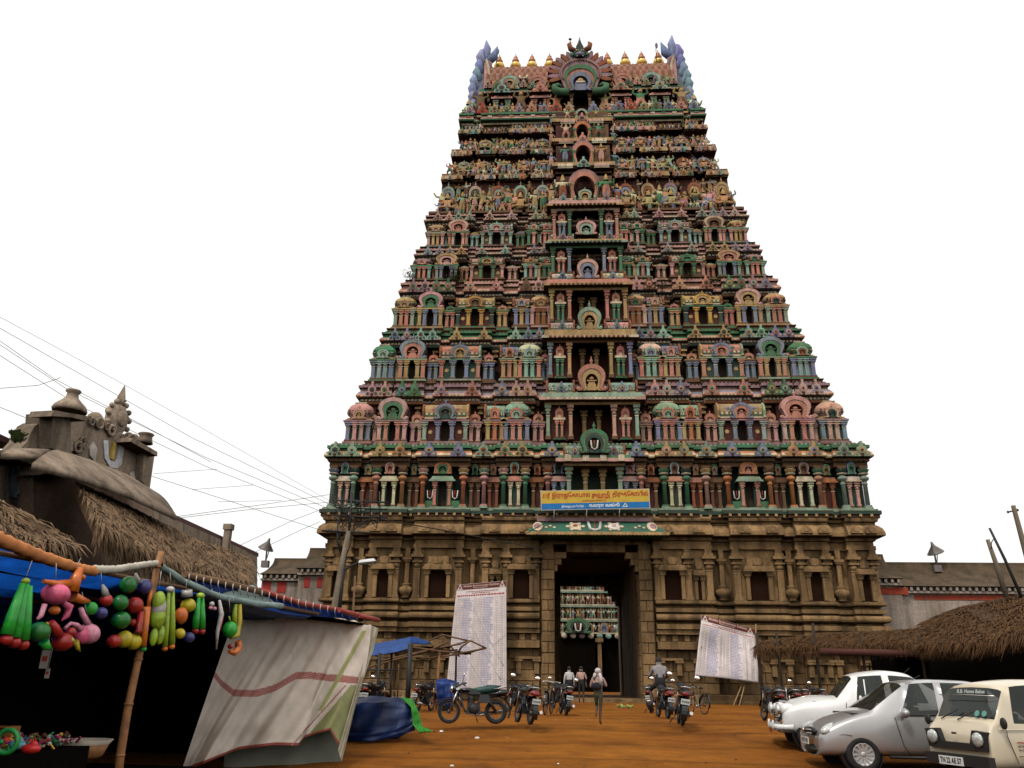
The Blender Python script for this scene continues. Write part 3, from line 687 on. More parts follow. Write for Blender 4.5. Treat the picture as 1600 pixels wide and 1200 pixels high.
for s in (-1, 1):
    for x, c in TC: T('tall_column', TALL, s * x, .08 if x > 5.6 or x < 5.6 else .3, 10.56, (.86, .8, 2.46 / 2.75), jit(PAL[c]))
    for x, c1, c2, c3, w, kd in TS:
        yb = .30 if kd != 1 else .55
        mb = MB(); H = 1.55
        if kd in (2, 3):
            g = .16 if kd == 2 else .24
            mb.box(-w * .5 - .1, -g, 0, .5, 0, H, tint=PAL['teal']); mb.box(g, w * .5 + .1, 0, .5, 0, H, tint=PAL['teal']); mb.box(-g, g, .35, .5, 0, H, tint=PAL['dark'])
        else: mb.box(-w * .5, w * .5, 0, .5, 0, H, tint=PAL['maroon' if kd else 'teal'])
        mb.box(-w * .5 - .2, w * .5 + .2, -.24, .45, -.02, .08, tint=PAL['sage'])
        mb.box(-w * .5 - .26, w * .5 + .26, -.3, .4, H, H + .1, tint=PAL[c2]); mb.box(-w * .5 - .2, w * .5 + .2, -.24, .4, H + .1, H + .32, tint=jit(PAL[c2]), top=.82); mb.box(-w * .3 - .05, w * .3 + .05, -.1, .4, H + .32, H + .46, tint=PAL['dark'])
        b = link('miniature_shrine', mb.mesh('miniature_shrine', [M_ATTR]), tower, (s * x, yb, 10.58 - G0))
        offs = (w * .42,) if kd != 2 else (w * .5,)
        for q in offs:
            for t in (-1, 1): link('pilaster', PIL, b, (t * q, -.1, .06), 0, None, (.7, .8, 1.5 / 1.3), jit(PAL[c3]))
        link('horseshoe_arch', NASI, b, (0, -.15, H + .44), 0, None, (w * (.95 if kd != 1 else .7), 1.3, .78 if kd != 1 else .7), jit(PAL[c1]))
        if kd == 3:
            for t in (-1, 1): link('roof_end_fin', FIN, b, (t * .42, -.05, H + .44), 0, None, (1.6, .4, .55), PAL['ochre'])
    for q, c in zip((15.0, 14.0, 12.35, 11.2, 9.5, 7.8, 6.35, 5.1, 4.1, 2.4), ('sage', 'sage', 'ochre', 'ochre', 'slate', 'slate', 'sage', 'ochre', 'ochre', 'slate')):
        T('kudu_ornament', KUDU, s * q, yf1 - .35 + .05 - .48, 13.5, (.92, 1, .80), jit(PAL[c]))
    # white forehead marks painted on green panels beside the middle doors
    for q in (9.42, 7.98):
        mb = MB()
        mb.tube([(-.16, 0, .5), (-.13, 0, .1), (0, 0, 0), (.13, 0, .1), (.16, 0, .5)], .035, 5, 0, PAL['white']); mb.tube([(0, 0, .08), (0, 0, .5)], .022, 5, 0, PAL['red'])
        mb.box(-.28, .28, .0, .1, -.5, -.1, tint=PAL['green'])
        link('forehead_mark', mb.mesh('forehead_mark', [M_ATTR]), tower, (s * q, .28, 11.15 - G0))
# central bay of the first storey
mb = MB(); mb.box(-1.5, 1.5, 1.5, 1.7, 10.1, 14, tint=PAL['dark']); mb.box(-1.75, 1.75, -.35, 1.2, 12.95, 13.1, tint=PAL['ochre']); mb.box(-2.2, 2.2, -.75, 1.2, 13.1, 13.3, tint=PAL['pink']); mb.box(-2.1, 2.1, -.65, 1.2, 13.3, 13.5, tint=PAL['green'], top=.95)
for q in (-1.5, -.5, .5, 1.5): mb.box(q - .18, q + .18, -.78, -.6, 13.12, 13.45, tint=PAL['cream'])
TB('central_cornice', mb)
for s in (-1, 1):
    for q, c in ((1.45, 'sage'), (.5, 'ochre')): T('column', PIL, s * q, .0 if q > 1 else .5, 10.5, (1, 1, 2.45 / 1.3), PAL[c])
    T('parapet_barrel', SALA, s * 1.15, -.0, 13.55, (1.1, .9, .95), PAL['sage']); T('kudu_ornament', KUDU, s * 1.1, -.5, 13.52, (.6, 1, .62), PAL['slate']); T('roof_end_fin', FIN, s * 1.72, -.1, 13.5, (1, .8, .95), PAL['rust'])
T('great_arch', NASI, 0, -.75, 13.55, (1.6, 1.8, 1.55), PAL['green'])
mb = MB(); mb.tube([(-.2, 0, .55), (-.16, 0, .12), (0, 0, 0), (.16, 0, .12), (.2, 0, .55)], .045, 5, 0, PAL['white']); mb.tube([(0, 0, .1), (0, 0, .55)], .025, 5, 0, PAL['red'])
link('forehead_mark', mb.mesh('forehead_mark', [M_ATTR]), tower, (0, -.85, 13.75 - G0))

# ---- upper storeys: crowded with figures
def fig(x, y, z, h, me=None, c=None, rz=None):
    me = me or random.choice(STAT); hh = 1.25 if me is S_seat else 1.95
    s = h / hh; c = c or rc('ochre', 'ochre', 'cream', 'cream', 'pink', 'ochre', 'slate', 'sage', 'salmon')
    return T('statue', me, x, y, z, (s * 1.15, s, s), jit(c, .2), rz=random.uniform(-.35, .35) if rz is None else rz)
wl = lambda z: np.interp(z, [32.3, 36.3, 39, 41.15, 42.1, 43.1], [11.1, 10.35, 9.75, 9.35, 9.2, 9.3])
UP = [(32.75, 36.0, 36.45), (36.45, 38.55, 39.0), (39.0, 40.85, 41.15), (41.15, 42.1, 42.2)]
for ti, (z0, z1, z2) in enumerate(UP):
    w = float(wl(z0)) - .15; yf = yz(z0) + .35
    bays = [(0, 1.9), (2.5, 3.9), (4.6, 6.4), (7.0, 8.2), (w - 1.3, w)] if ti < 2 else [(0, 1.7), (2.4, 5.6), (w - 1.4, w)]
    bays = [(a, min(b, w)) for a, b in bays]
    plan = front_plan(w, yf, bays, 7, .3)
    mb = MB(); sweep(mb, plan, [(.5, z0 - .02), (.5, z0 + .16), (.3, z0 + .18), (.3, z0 + .3), (-1.3, z0 + .32)], [PAL['brown'], PAL['ochre'], PAL['maroon'], PAL['brown']], xmax=w - .3); TB('storey_base', mb)
    wp = front_plan(w - .4, yf + .55, [(a, min(b, w - .4)) for a, b in bays], 7, .3)
    wallband(wp, w - .4, z0, z1 + .1, PAL['maroon'])
    # bracketed slab pieces along the top of the storey
    if ti < 3:
        w2 = float(wl(z2)); 
        for s in (-1, 1):
            for (a, b) in bays[1:] :
                a2, b2 = a * w2 / w, b * w2 / w
                mb = MB(); L = (b2 - a2) / 2 + .12; yy = yz(z1)
                mb.box(-L, L, -.35, .9, 0, .12, tint=PAL['brown']); mb.box(-L - .08, L + .08, -.45, .9, .12, .42, tint=jit(rc('pink', 'rust', 'ochre', 'sage', 'brown', 'ochre')), top=.95)
                mb.box(-L - .02, L + .02, -.4, .9, .42, .5, tint=PAL['ochre'])
                for q in (-.5, .5): mb.box(q * L - .12, q * L + .12, -.48, -.3, .14, .4, tint=rc('cream', 'mint', 'slate', 'orange'))
                link('slab_block', mb.mesh('slab_block', [M_ATTR]), tower, (s * (a2 + b2) / 2, yy, z1 - .05 - G0))
                q = a2 + .15
                while q < b2:
                    T('slab_ornament', KUDU, s * q, yy - .48, z1 + random.uniform(-.12, .04), (random.uniform(.32, .5), 1, random.uniform(.42, .62)), jit(rc('ochre', 'mint', 'pink', 'slate', 'salmon', 'cream', 'green'))); q += random.uniform(.42, .62)
        mb = MB(); sweep(mb, front_plan(w2 - .3, yz(z1) + .7, [(0, 1)], 7, .1), [(.0, z1 - .3), (.15, z1 - .25), (.15, z1 - .1), (.3, z1), (.3, z1 + .2), (0, z1 + .22), (-1, z1 + .24)], [PAL['brown'], PAL['rust'], PAL['brown'], PAL['maroon']], xmax=w2 - .6); TB('storey_cornice', mb)
    # figures and arches
    H = z1 - z0 - .35
    hs_ = {0: 2.0, 1: 1.4, 2: 1.15, 3: .8}[ti]; gap = {0: .46, 1: .36, 2: .33, 3: .28}[ti]
    for s in (-1, 1):
        x = 2.15 if ti < 3 else 1.9
        arches = {0: [3.0, 4.6, 6.2, 7.9, 9.9], 1: [2.9, 4.4, 5.9, 7.4, 8.9], 2: [3.0, 4.4, 5.8, 7.4], 3: []}[ti]
        for ax in arches:
            T('halo_arch', NASI, s * ax, yf - .15, z0 + H * .42, (.98, 1.6, H * .52), jit(rc('mauve', 'slate', 'sage', 'rust', 'ochre', 'ochre', 'pink'))); fig(s * ax, yf - .45, z0 + .35, hs_ * .8, S_seat if random.random() < .6 else S_four, PAL['ochre'], 0)
            if ti == 0: T('pilaster', PIL, s * (ax - .55), yf - .1, z0 + .32, (.6, .8, .9), PAL['salmon']); T('pilaster', PIL, s * (ax + .55), yf - .1, z0 + .32, (.6, .8, .9), PAL['salmon'])
        while x < w - .15:
            if not any(abs(x - a) < .3 for a in arches):
                inb = any(a <= x <= b for a, b in bays)
                fig(s * x, yf - (.32 if inb else .05), z0 + .32, hs_ * random.uniform(.72, 1.08))
            x += gap * random.uniform(.85, 1.2)
        x = 2.3
        while x < w - .3:   # small ones in front of the slab pieces below
            if random.random() < .8: fig(s * x, yf - .62, z0 - .02, hs_ * random.uniform(.4, .6))
            x += gap * random.uniform(.9, 1.5)
        # second, smaller rank above the first
        if ti < 3:
            x = 2.1
            while x < w - .6:
                if not any(abs(x - a) < .3 for a in arches): fig(s * x, yf + .35, z0 + .32 + hs_ * .85, hs_ * random.uniform(.5, .75))
                x += gap * random.uniform(.7, 1.2)
        for q in (0.25, 1.1): fig(s * (w - .1 - q * .3), yf + .6 + q, z0 + .3, hs_ * .9, rz=s * 1.2)
# central arched openings on the upper storeys
for z, hw, h, c in ((33.35, .80, 2.35, 'salmon'), (37.2, .58, 1.75, 'salmon'), (39.75, .48, 1.5, 'orange'), (41.9, .34, .95, 'sage')):
    yf = yz(z) - .45
    mb = MB(); mb.box(-2.0, -hw, yf, yf + 1.3, z, z + h * 1.02, tint=PAL['maroon']); mb.box(hw, 2.0, yf, yf + 1.3, z, z + h * 1.02, tint=PAL['brown']); mb.box(-hw, hw, yf + 1.0, yf + 1.3, z, z + h * 1.02, tint=PAL['dark'])
    mb.ring(hs(hw * 2.6, h * 1.16), hs(hw * 1.95, h * .98), yf - .2, yf + .5, tint=PAL[c]); mb.ring(hs(hw * 2.9, h * 1.25), hs(hw * 2.56, h * 1.14), yf - .12, yf + .4, tint=PAL['mauve'])
    # the arch rings were drawn from z = 0: lift them
    mb.v[24:] = [(a, b, cz + z) for a, b, cz in mb.v[24:]]
    mb.box(-2.3, 2.3, yf - .5, yf + 1.3, z - .32, z - .02, tint=PAL['ochre']); mb.box(-2.2, 2.2, yf - .4, yf + 1.3, z - .5, z - .32, tint=PAL['maroon'])
    TB('arched_opening', mb)
    for s in (-1, 1):
        fig(s * (hw + .75), yf - .3, z - .02, h * .98, S_arms if z > 38 else S_four, rc('ochre', 'green', 'cream'), 0)
        T('slab_block', SALA, s * (hw + .75), yf - .4, z - .62, (1.1, .6, .7), rc('pink', 'cream', 'salmon'))
        T('pilaster', PIL, s * (hw + .1), yf - .1, z, (.6, .8, h * .72 / 1.3), rc('green', 'ochre'))
        fig(s * 2.35, yf + .1, z - .1, h * .8, S_stand, rc('slate', 'salmon', 'green'), 0)
    T('crest_ornament', KUDU, 0, yf - .55, z - .5, (.95, 1, .8), PAL['mint' if z < 38 else 'salmon'])
    if z < 35:
        for s in (-1, 1): T('pier', PIL, s * .3, yf + .7, z, (.6, .6, 1.2), PAL['ochre'])

# ---- top cornice, alcove storey and barrel roof
w = 9.3; yt = yz(42.1)
pl = front_plan(w, yt + .2, [(0, 2.2), (2.6, w - 1.6), (w - .8, w)], 6.5, .25)
mb = MB(); sweep(mb, pl, [(-.2, 42.0), (.1, 42.1), (.1, 42.25), (.42, 42.3), (.46, 42.42), (.36, 42.56), (.3, 42.6), (.3, 42.78), (.42, 42.82), (.42, 42.98), (.2, 43.05), (-2, 43.1)],
      [PAL['brown'], PAL['cream'], PAL['green'], PAL['green'], PAL['pink'], PAL['mauve'], PAL['pink'], PAL['green'], PAL['green'], PAL['brown'], PAL['brown']], xmax=w - .3)
for q in range(22):
    x = -8.8 + q * .84; mb.box(x - .16, x + .16, yt - .42, yt - .2, 42.62, 42.78, tint=rc('green', 'ochre', 'cream', 'rust'))
TB('top_cornice', mb)
for q in range(19):
    x = -8.7 + q * .966
    if abs(x) > .7: T('crest_ornament', KUDU, x, yt - .35, 43.02, (.86, 1, .95 if q % 2 else .82), PAL[['slate', 'red', 'ochre', 'green', 'slate', 'salmon'][q % 6]])
ya = yt + 1.1
mb = MB(); mb.box(-8.2, 8.2, ya + .6, 12.0, 43.0, 46.4, tint=PAL['brown'])
mb.box(-8.0, 8.0, ya - .25, ya + 1, 45.65, 45.8, tint=PAL['maroon']); mb.box(-8.15, 8.15, ya - .5, ya + 1, 45.8, 45.95, tint=PAL['ochre']); mb.box(-8.1, 8.1, ya - .42, ya + 1, 45.95, 46.3, tint=PAL['green'])
for q in range(40):
    x = -7.9 + q * .405; mb.box(x - .12, x + .12, ya - .56, ya - .3, 45.82, 45.92, tint=rc('pink', 'sage', 'slate', 'rust'))
TB('alcove_wall', mb)
for s in (-1, 1):
    for x in (3.2, 6.3):
        mb = MB(); mb.box(-.75, .75, -.1, .9, 0, .15, tint=PAL['salmon']); mb.box(-.6, .6, .6, .9, .15, 1.7, tint=PAL['maroon']); mb.box(-.85, .85, -.2, .9, 1.65, 1.8, tint=PAL['pink']); mb.box(-.75, .75, -.1, .9, 1.8, 2.05, tint=PAL['salmon'], top=.85)
        b = link('alcove_shrine', mb.mesh('alcove_shrine', [M_ATTR]), tower, (s * x, ya - .35, 43.55 - G0))
        for q in (-.6, -.38, .38, .6): link('pilaster', PIL, b, (q, .05, .12), 0, None, (.6, .8, 1.5 / 1.3), jit(PAL['salmon' if x < 5 else 'sage']))
        fig(s * x, ya - .2, 43.7, 1.4, S_stand, rc('slate', 'salmon'), 0)
        T('crest_ornament', KUDU, s * x, ya - .75, 45.6, (1.25, 1, .95), PAL['salmon' if x < 5 else 'mint'])
    for x, h in ((1.9, 2.1), (4.75, 2.45), (8.0, 2.5)): fig(s * x, ya - .45, 43.55, h, S_arms, rc('ochre', 'brown', 'green'), 0)
    for x in (.9, 2.45, 4.0, 5.4, 7.2): fig(s * x, ya - .75, 43.35, 1.2, random.choice(STAT), rc('pink', 'cream', 'salmon'), 0)
# barrel roof: scale-patterned vault along x
cy, cz0 = ya + 1.9, 46.2
mb = MB(); nseg = 14; prof = []
for k in range(nseg + 1):
    a = math.pi * (k / nseg); prof.append((cy - 2.15 * math.cos(a) * (1 + .06 * math.sin(2 * a)), cz0 + 3.7 * math.sin(a) ** .8 if 0 < k < nseg else cz0))
nx = 60
for j in range(nseg):
    for i in range(nx):
        x0, x1 = -7.6 + 15.2 * i / nx, -7.6 + 15.2 * (i + 1) / nx; lift = .05
        (ya_, za_), (yb_, zb_) = prof[j], prof[j + 1]
        c = PAL['rust'] if (i + j) % 2 else (.36, .19, .14)
        mb.add([(x0, ya_, za_), (x1, ya_, za_), (x1, yb_, zb_), (x0, yb_, zb_), ((x0 + x1) / 2, (ya_ + yb_) / 2 - .05, (za_ + zb_) / 2 + .06)], [(0, 1, 4), (1, 2, 4), (2, 3, 4), (3, 0, 4)], 0, c)
TB('vaulted_roof', mb)
mb = MB()
for q in range(30):
    x = -7.4 + q * .51; mb.plate([(x - .25, 0), (x + .25, 0), (x + .22, .12), (x, .26), (x - .22, .12)], cy - .2, cy + .2, 0, PAL['slate'])
mb.v = [(a, b, c + 49.75) for a, b, c in mb.v]; mb.box(-7.6, 7.6, cy - .28, cy + .28, 49.65, 49.82, tint=PAL['pink']); TB('roof_ridge', mb)
for s in (-1, 1):
    for i, x in enumerate((2.45, 3.95, 5.35, 6.75)):
        mb = MB(); mb.lathe([(.26, 0), (.3, .06), (.16, .14), (.13, .2), (.24, .3), (.30, .42), (.26, .56), (.15, .62)], 12, mat=0); mb.lathe([(.15, .62), (.2, .68), (.19, .82), (.1, .95), (.12, 1.0), (.03, 1.16), (.01, 1.3)], 10, mat=1)
        link('finial_pot', mb.mesh('finial_pot', [flat('gilded_copper', (.75, .48, .12), .35, .6), flat('copper_bud', (.33, .13, .06), .5, .4)]), tower, (s * x, cy, 49.9 - G0), 0, None, 1.6)
    for x, c in ((3.4, 'salmon'), (5.7, 'mint')): T('horseshoe_arch', NASI, s * x, ya - .45, 46.1, (1.5, 1.5, 1.45), PAL[c])
for s in (-1, 1):
    for q in range(8):
        T('slab_ornament', KUDU, s * (2.4 + q * .72), ya - .55, 46.15 + .1 * (q % 2), (.62, 1, .8), PAL[['ochre', 'mauve', 'green', 'pink'][q % 4]])
    for x, h in ((2.7, 1.1), (4.5, 1.25), (7.0, 1.2)): fig(s * x, ya - .3, 46.3, h, random.choice(STAT), rc('ochre', 'cream', 'pink'), 0)
# forehead mark on the roof
mb = MB(); mb.tube([(-.32, -.1, .9), (-.25, -.2, .2), (0, -.3, 0), (.25, -.2, .2), (.32, -.1, .9)], .09, 6, 0, PAL['cream']); link('forehead_mark', mb.mesh('forehead_mark', [M_ATTR]), tower, (-4.6, ya - .3, 47.0 - G0), 0, (R_(-20), 0, 0))
# great fan arch in the middle
fa = empty('fan_arch', (0, ya - .9, 45.3 - G0)); fa.parent = tower
mb = MB(); mb.ring(hs(3.4, 3.3, 16), hs(2.6, 2.6, 16), -.15, .8, 0, PAL['mauve']); mb.ring(hs(2.62, 2.62, 16), hs(2.2, 2.2, 16), -.25, .8, 0, PAL['green']); mb.ring(hs(2.22, 2.22, 16), hs(1.7, 1.8, 16), -.18, .8, 0, PAL['salmon'])
mb.ring(hs(1.74, 1.84, 16), hs(1.2, 1.4, 16), -.3, .8, 0, PAL['slate']); mb.plate(hs(1.3, 1.45, 16), .1, .8, 0, PAL['blue'])
mb.box(-.45, .45, -.3, .2, 0, .7, tint=PAL['slate']); mb.box(-.36, .36, -.36, .2, .7, .85, tint=PAL['cream']); mb.ball((0, -.1, 1.0), (.3, .25, .28), 8, 6, 0, PAL['ochre'])
for k in range(30):
    a = R_(200 - 220 * k / 29); mb.ball((1.5 * math.cos(a), -.22, 1.75 + 1.35 * math.sin(a)), (.085, .08, .085), 6, 4, 0, PAL['pink'])
link('arch_band', mb.mesh('arch_band', [M_ATTR]), fa)
for s in (-1, 1):
    mb = MB(); pts = [(s * 1.0, 0, .1), (s * 1.6, -.1, -.05), (s * 2.0, -.15, .15), (s * 2.05, -.15, .5), (s * 1.75, -.15, .65), (s * 1.5, -.15, .5)]
    mb.tube(pts, [.3, .34, .32, .26, .18, .1], 8, 0, PAL['green' if s > 0 else 'green']); link('arch_scroll', mb.mesh('arch_scroll', [M_ATTR]), fa)
for k in range(19):
    a = R_(196 - 212 * k / 18); rr = 1.55 + (0.1 if k in (0, 18) else .12)
    c, s_ = math.cos(a), math.sin(a)
    mb = MB(); mb.plate([(-.0, -.13), (.5, -.2), (.85, -.12), (1.0, .06), (.8, .17), (.45, .18), (0, .13)], -.12, .3, 0, jit(PAL['mauve' if k % 2 else 'rust'] if abs(k - 9) > 1 else PAL['slate']), M=Matrix.Rotation(-a, 4, 'Y'))
    link('feather', mb.mesh('feather', [M_ATTR]), fa, (c * 1.62, .05 + .03 * (k % 2), 1.85 + s_ * 1.5))
for q in (-.45, .45):
    T('column', PIL, q * 1.6, ya - .7, 43.6, (.9, 1, 1.3), PAL['brown'])
# face with horns on the crest
mb = MB(); mb.ball((0, 0, 0), (.55, .35, .5), 12, 8, 0, PAL['teal']); mb.ball((0, -.25, -.28), (.42, .25, .22), 10, 6, 0, PAL['slate'])
for s in (-1, 1):
    mb.ball((s * .22, -.3, .1), (.13, .12, .13), 8, 6, 0, PAL['cream']); mb.ball((s * .22, -.4, .1), (.05, .05, .06), 6, 4, 0, PAL['dark']); mb.tube([(s * .3, 0, .3), (s * .75, 0, .6), (s * .85, 0, 1.0), (s * .7, 0, 1.3)], [.2, .24, .2, .03], 7, 0, PAL['rust'])
    mb.tube([(s * .2, -.3, -.3), (s * .26, -.4, -.6)], [.07, .02], 5, 0, PAL['cream']); mb.ball((s * .6, 0, .0), (.18, .1, .22), 6, 5, 0, PAL['green'])
for z, r in ((.45, .4), (.75, .32), (1.0, .22)): mb.ball((0, 0, z), (r, r * .7, r * .8), 8, 6, 0, PAL['teal'])
mb.tube([(0, 0, 1.1), (0, 0, 1.8)], [.16, .01], 6, 0, PAL['slate']); mb.ball((0, -.38, -.12), (.1, .1, .08), 6, 5, 0, PAL['pink'])
link('horned_face', mb.mesh('horned_face', [M_ATTR]), tower, (0, ya - 1.0, 49.05 - G0))
for x, y_, z, h, k in ((-.75, ya - .6, 48.8, 2.2, 0), (-6.9, ya + 1.2, 50.0, 1.7, 1), (6.5, ya + 1.2, 50.0, 1.9, 1)):
    mb = MB(); mb.tube([(0, 0, 0), (0, 0, h)], .03, 5, 0, PAL['brown']); mb.ball((0, 0, h), (.14, .1, .1), 8, 5, 0, PAL['maroon']) if not k else mb.ball((.06, 0, h - .1), (.12, .05, .32), 8, 6, 0, PAL['slate'])
    link('rod', mb.mesh('rod', [M_ATTR]), tower, (x, y_, z - G0))
# feathered horns at both roof ends
for s in (-1, 1):
    h = empty('roof_horn', (s * 7.85, ya + .4, 44.5 - G0)); h.parent = tower; h.scale = (1.08, 1, 1.3)
    mb = MB(); pts = [(s * .75, 0), (s * .95, .8), (s * .75, 2.0), (s * .35, 3.4), (s * .15, 4.2), (-s * .1, 4.1), (-s * .2, 3.2), (-s * .15, 1.6), (-s * .05, 0)]
    mb.plate(pts, -.3, 2.6, 0, PAL['slate']); mb.plate([(-s * .32, .9), (-s * .02, .95), (-s * .02, 3.6), (-s * .2, 3.8), (-s * .38, 3.3)], -.5, .3, 0, PAL['pink'])
    mb.ring([(-s * .48, .6), (-s * .5, 1.8), (-s * .46, 3.2), (-s * .2, 4.0)], [(-s * .32, .6), (-s * .34, 1.8), (-s * .3, 3.1), (-s * .1, 3.8)], -.56, 0, 0, PAL['cream'])
    link('horn_body', mb.mesh('horn_body', [M_ATTR]), h)
    for k in range(7):
        z = .3 + k * .62; bx = s * (.55 + .25 * math.sin(math.pi * min(1, k / 4.5)) - .07 * k)
        mb = MB(); mb.tube([(0, .6, -.1), (s * .28, .0, .12), (s * .42, -.15, .5), (s * .3, -.12, 1.0), (s * .16, -.05, 1.22)], [.22, .34, .33, .18, .03], 8, 0, jit((.30, .36, .58), .2))
        link('horn_feather', mb.mesh('horn_feather', [M_ATTR]), h, (bx - s * .2, -.2, z - .3))
    mb = MB(); mb.tube([(0, 0, 0), (s * .05, 0, .7), (-s * .15, 0, 1.4), (-s * .05, 0, 2.1)], [.3, .42, .3, .03], 8, 0, (.27, .33, .55)); mb.tube([(-s * .1, 0, .2), (-s * .7, 0, .75), (-s * .95, -.05, 1.5)], [.3, .34, .04], 8, 0, PAL['blue'])
    mb.tube([(-s * .1, -.1, .2), (-s * .4, -.2, .0), (-s * .55, -.3, -.8)], [.2, .2, .1], 8, 0, PAL['mauve'])
    link('horn_tip', mb.mesh('horn_tip', [M_ATTR]), h, (0, .2, 3.9))
    T('crest_ornament', NASI, s * 8.5, ya - .5, 43.4, (1.1, 1.4, 1.4), PAL['mint']); fig(s * 8.9, ya - .7, 43.4, 1.7, S_seat, PAL['cream'], s * .4)

# ---- stone base of the tower
for s in (-1, 1):
    mb = MB(); mb.box(min(s * 2.62, s * 13.9), max(s * 2.62, s * 13.9), 1.35, 20, .1, 10.0); link('stone_core', mb.mesh('stone_core', [M_STONE]), tower, (0, 0, -G0))
    mb = MB(); mb.box(min(s * 2.95, s * 3.3), max(s * 2.95, s * 3.3), .7, 1.4, .1, 9.5); link('stone_core', mb.mesh('stone_core', [M_STONE]), tower, (0, 0, -G0))
BB = [(2.28, 3.05), (3.12, 6.3), (7.4, 10.12), (10.92, 12.66), (13.68, 15.1)]
def half_plan(w, yf, bays, off, side, x0):
    pts = [(x0, yf - off)]; 
    for i, (a, b) in enumerate(bays):
        if i: pts += [(a, yf), (a, yf - off)]
        pts.append((b, yf - off))
        if b < w - .01: pts.append((b, yf))
    pts += [(w, yf + 1.6), (w - off, yf + 1.6), (w - off, side)]
    return pts
def both(name, prof, bays=BB, yf=.75, off=.45, w=15.1, tints=None, mat=None, kx=.3):
    hp = half_plan(w, yf, bays, off, 20, bays[0][0])
    for s in (-1, 1):
        plan = hp if s > 0 else [(-x, y) for x, y in reversed(hp)]
        mb = MB(); sweep(mb, plan, prof, tints or [(.5, .5, .5)], kx=kx, xmax=w - .3)
        me = mb.mesh(name, [mat or M_STONE]); link(name, me, tower, (0, 0, -G0))
B2 = [(3.12, 6.3), (7.4, 10.12), (10.92, 12.66), (13.68, 15.1)]
both('podium_step', [(.75, .1), (.75, .55), (.55, .6), (.55, .85), (.0, .9)], B2)
both('podium_wall', [(-.25, .85), (-.25, 3.15)], B2)
both('podium_slab', [(-.25, 3.08), (.32, 3.1), (.34, 3.46), (-.2, 3.5)], B2)
both('lower_moulding', [(-.2, 3.5), (-.2, 3.82), (.2, 3.86), (.2, 4.08), (.34, 4.12), (.36, 4.34), (.1, 4.4)], B2)
both('round_moulding', [(.0, 4.4), (.0, 4.5), (.3, 4.53), (.42, 4.6), (.45, 4.7), (.42, 4.8), (.3, 4.87), (.0, 4.9)], B2)
both('band_moulding', [(.0, 4.9), (.0, 4.98), (.24, 5.0), (.24, 5.2), (-.05, 5.24), (-.05, 5.36), (.26, 5.4), (.3, 5.46), (.3, 5.58), (.0, 5.64)], B2)
both('stone_wall', [(-.05, 5.6), (-.05, 8.4)], B2)
both('capital_beam', [(-.05, 8.34), (.16, 8.36), (.16, 8.58), (.05, 8.6), (.05, 8.8), (.2, 8.84), (.2, 9.04)], B2)
both('stone_cornice', [(.15, 9.0), (.76, 9.03), (.80, 9.06), (.78, 9.24), (.66, 9.46), (.42, 9.64), (.3, 9.68), (.3, 9.82), (.46, 9.86), (.5, 9.98), (.42, 10.09), (-1.2, 10.11)], [(0.6, 2.9)] + B2, kx=.12)
mbk = MB(); mbk.plate([(-.3, 0), (.3, 0), (.28, .2), (.18, .36), (0, .44), (-.18, .36), (-.28, .2)], -.08, .2); mbk.lathe([(.14, -.12), (.14, -.06)], 10, M=Matrix.Translation((0, 0, .2)) @ Matrix.Rotation(R_(-90), 4, 'X') @ Matrix.Translation((0, 0, 0)))
SK = mbk.mesh('cornice_medallion', [M_STONE])
def st_pil():
    mb = MB(); mb.box(-.22, .22, -.2, .1, 0, .18); mb.box(-.17, .17, -.16, .1, .18, 1.55); mb.box(-.19, .19, -.18, .1, 1.55, 1.62)
    mb.lathe([(.15, 1.62), (.2, 1.7), (.24, 1.8), (.19, 1.88), (.15, 1.92)], 10); mb.box(-.27, .27, -.25, .1, 1.92, 2.02); mb.box(-.18, .18, -.17, .1, 2.02, 2.2)
    mb.box(-.36, .36, -.34, .1, 2.2, 2.36); mb.box(-.24, .24, -.26, .1, 2.36, 2.52); mb.box(-.18, .18, -.2, .1, 2.52, 2.74)
    return mb.mesh('stone_pilaster', [M_STONE])
SPIL = st_pil()
def st_niche(w, h, dep=.22):
    mb = MB(); mb.box(-w / 2, w / 2, -.02, .02, 0, h, 1)
    for s in (-1, 1):
        x = s * (w / 2 + .12); mb.box(x - .1, x + .1, -dep, .1, 0, h - .18); mb.box(x - .16, x + .16, -dep - .06, .1, h - .18, h - .04); mb.box(x - .2, x + .2, -dep - .1, .1, h - .04, h + .06)
    mb.box(-w / 2 - .34, w / 2 + .34, -dep - .22, .1, h + .06, h + .2); mb.box(-w / 2 - .3, w / 2 + .3, -dep - .14, .1, h + .2, h + .36, top=.92)
    mb.box(-w / 2 - .1, w / 2 + .1, -.12, .1, h + .36, h + .82); mb.plate([(q[0], q[1] + h + .42) for q in hs(.5, .4)], -.2, .0)
    for q in range(5): mb.ball((-w / 2 + q * w / 4, -.1, h + .5), (.06, .05, .09), 6, 4)
    return mb.mesh('niche', [M_STONE, flat('niche_shade', (.022, .010, .006), .95, spec=.02)])  # near-black reddish panel stands for the shaded hollow of the niche
mbv = MB(); mbv.lathe([(.12, 0), (.3, .06), (.2, .14), (.36, .24), (.46, .4), (.44, .56), (.2, .68), (.26, .74), (.26, .8), (.12, .84)], 12); mbv.box(-.12, .12, -.1, .2, .8, 2.0); mbv.box(-.2, .2, -.18, .2, 2.0, 2.1); mbv.box(-.28, .28, -.24, .2, 2.1, 2.24); mbv.box(-.14, .14, -.12, .2, 2.24, 2.74)
SV = mbv.mesh('stone_vase', [M_STONE])
mbb = MB(); mbb.box(-.5, .5, -.06, .06, -.5, .5, top=1.0); SB = mbb.mesh('stone_block', [M_STONE])
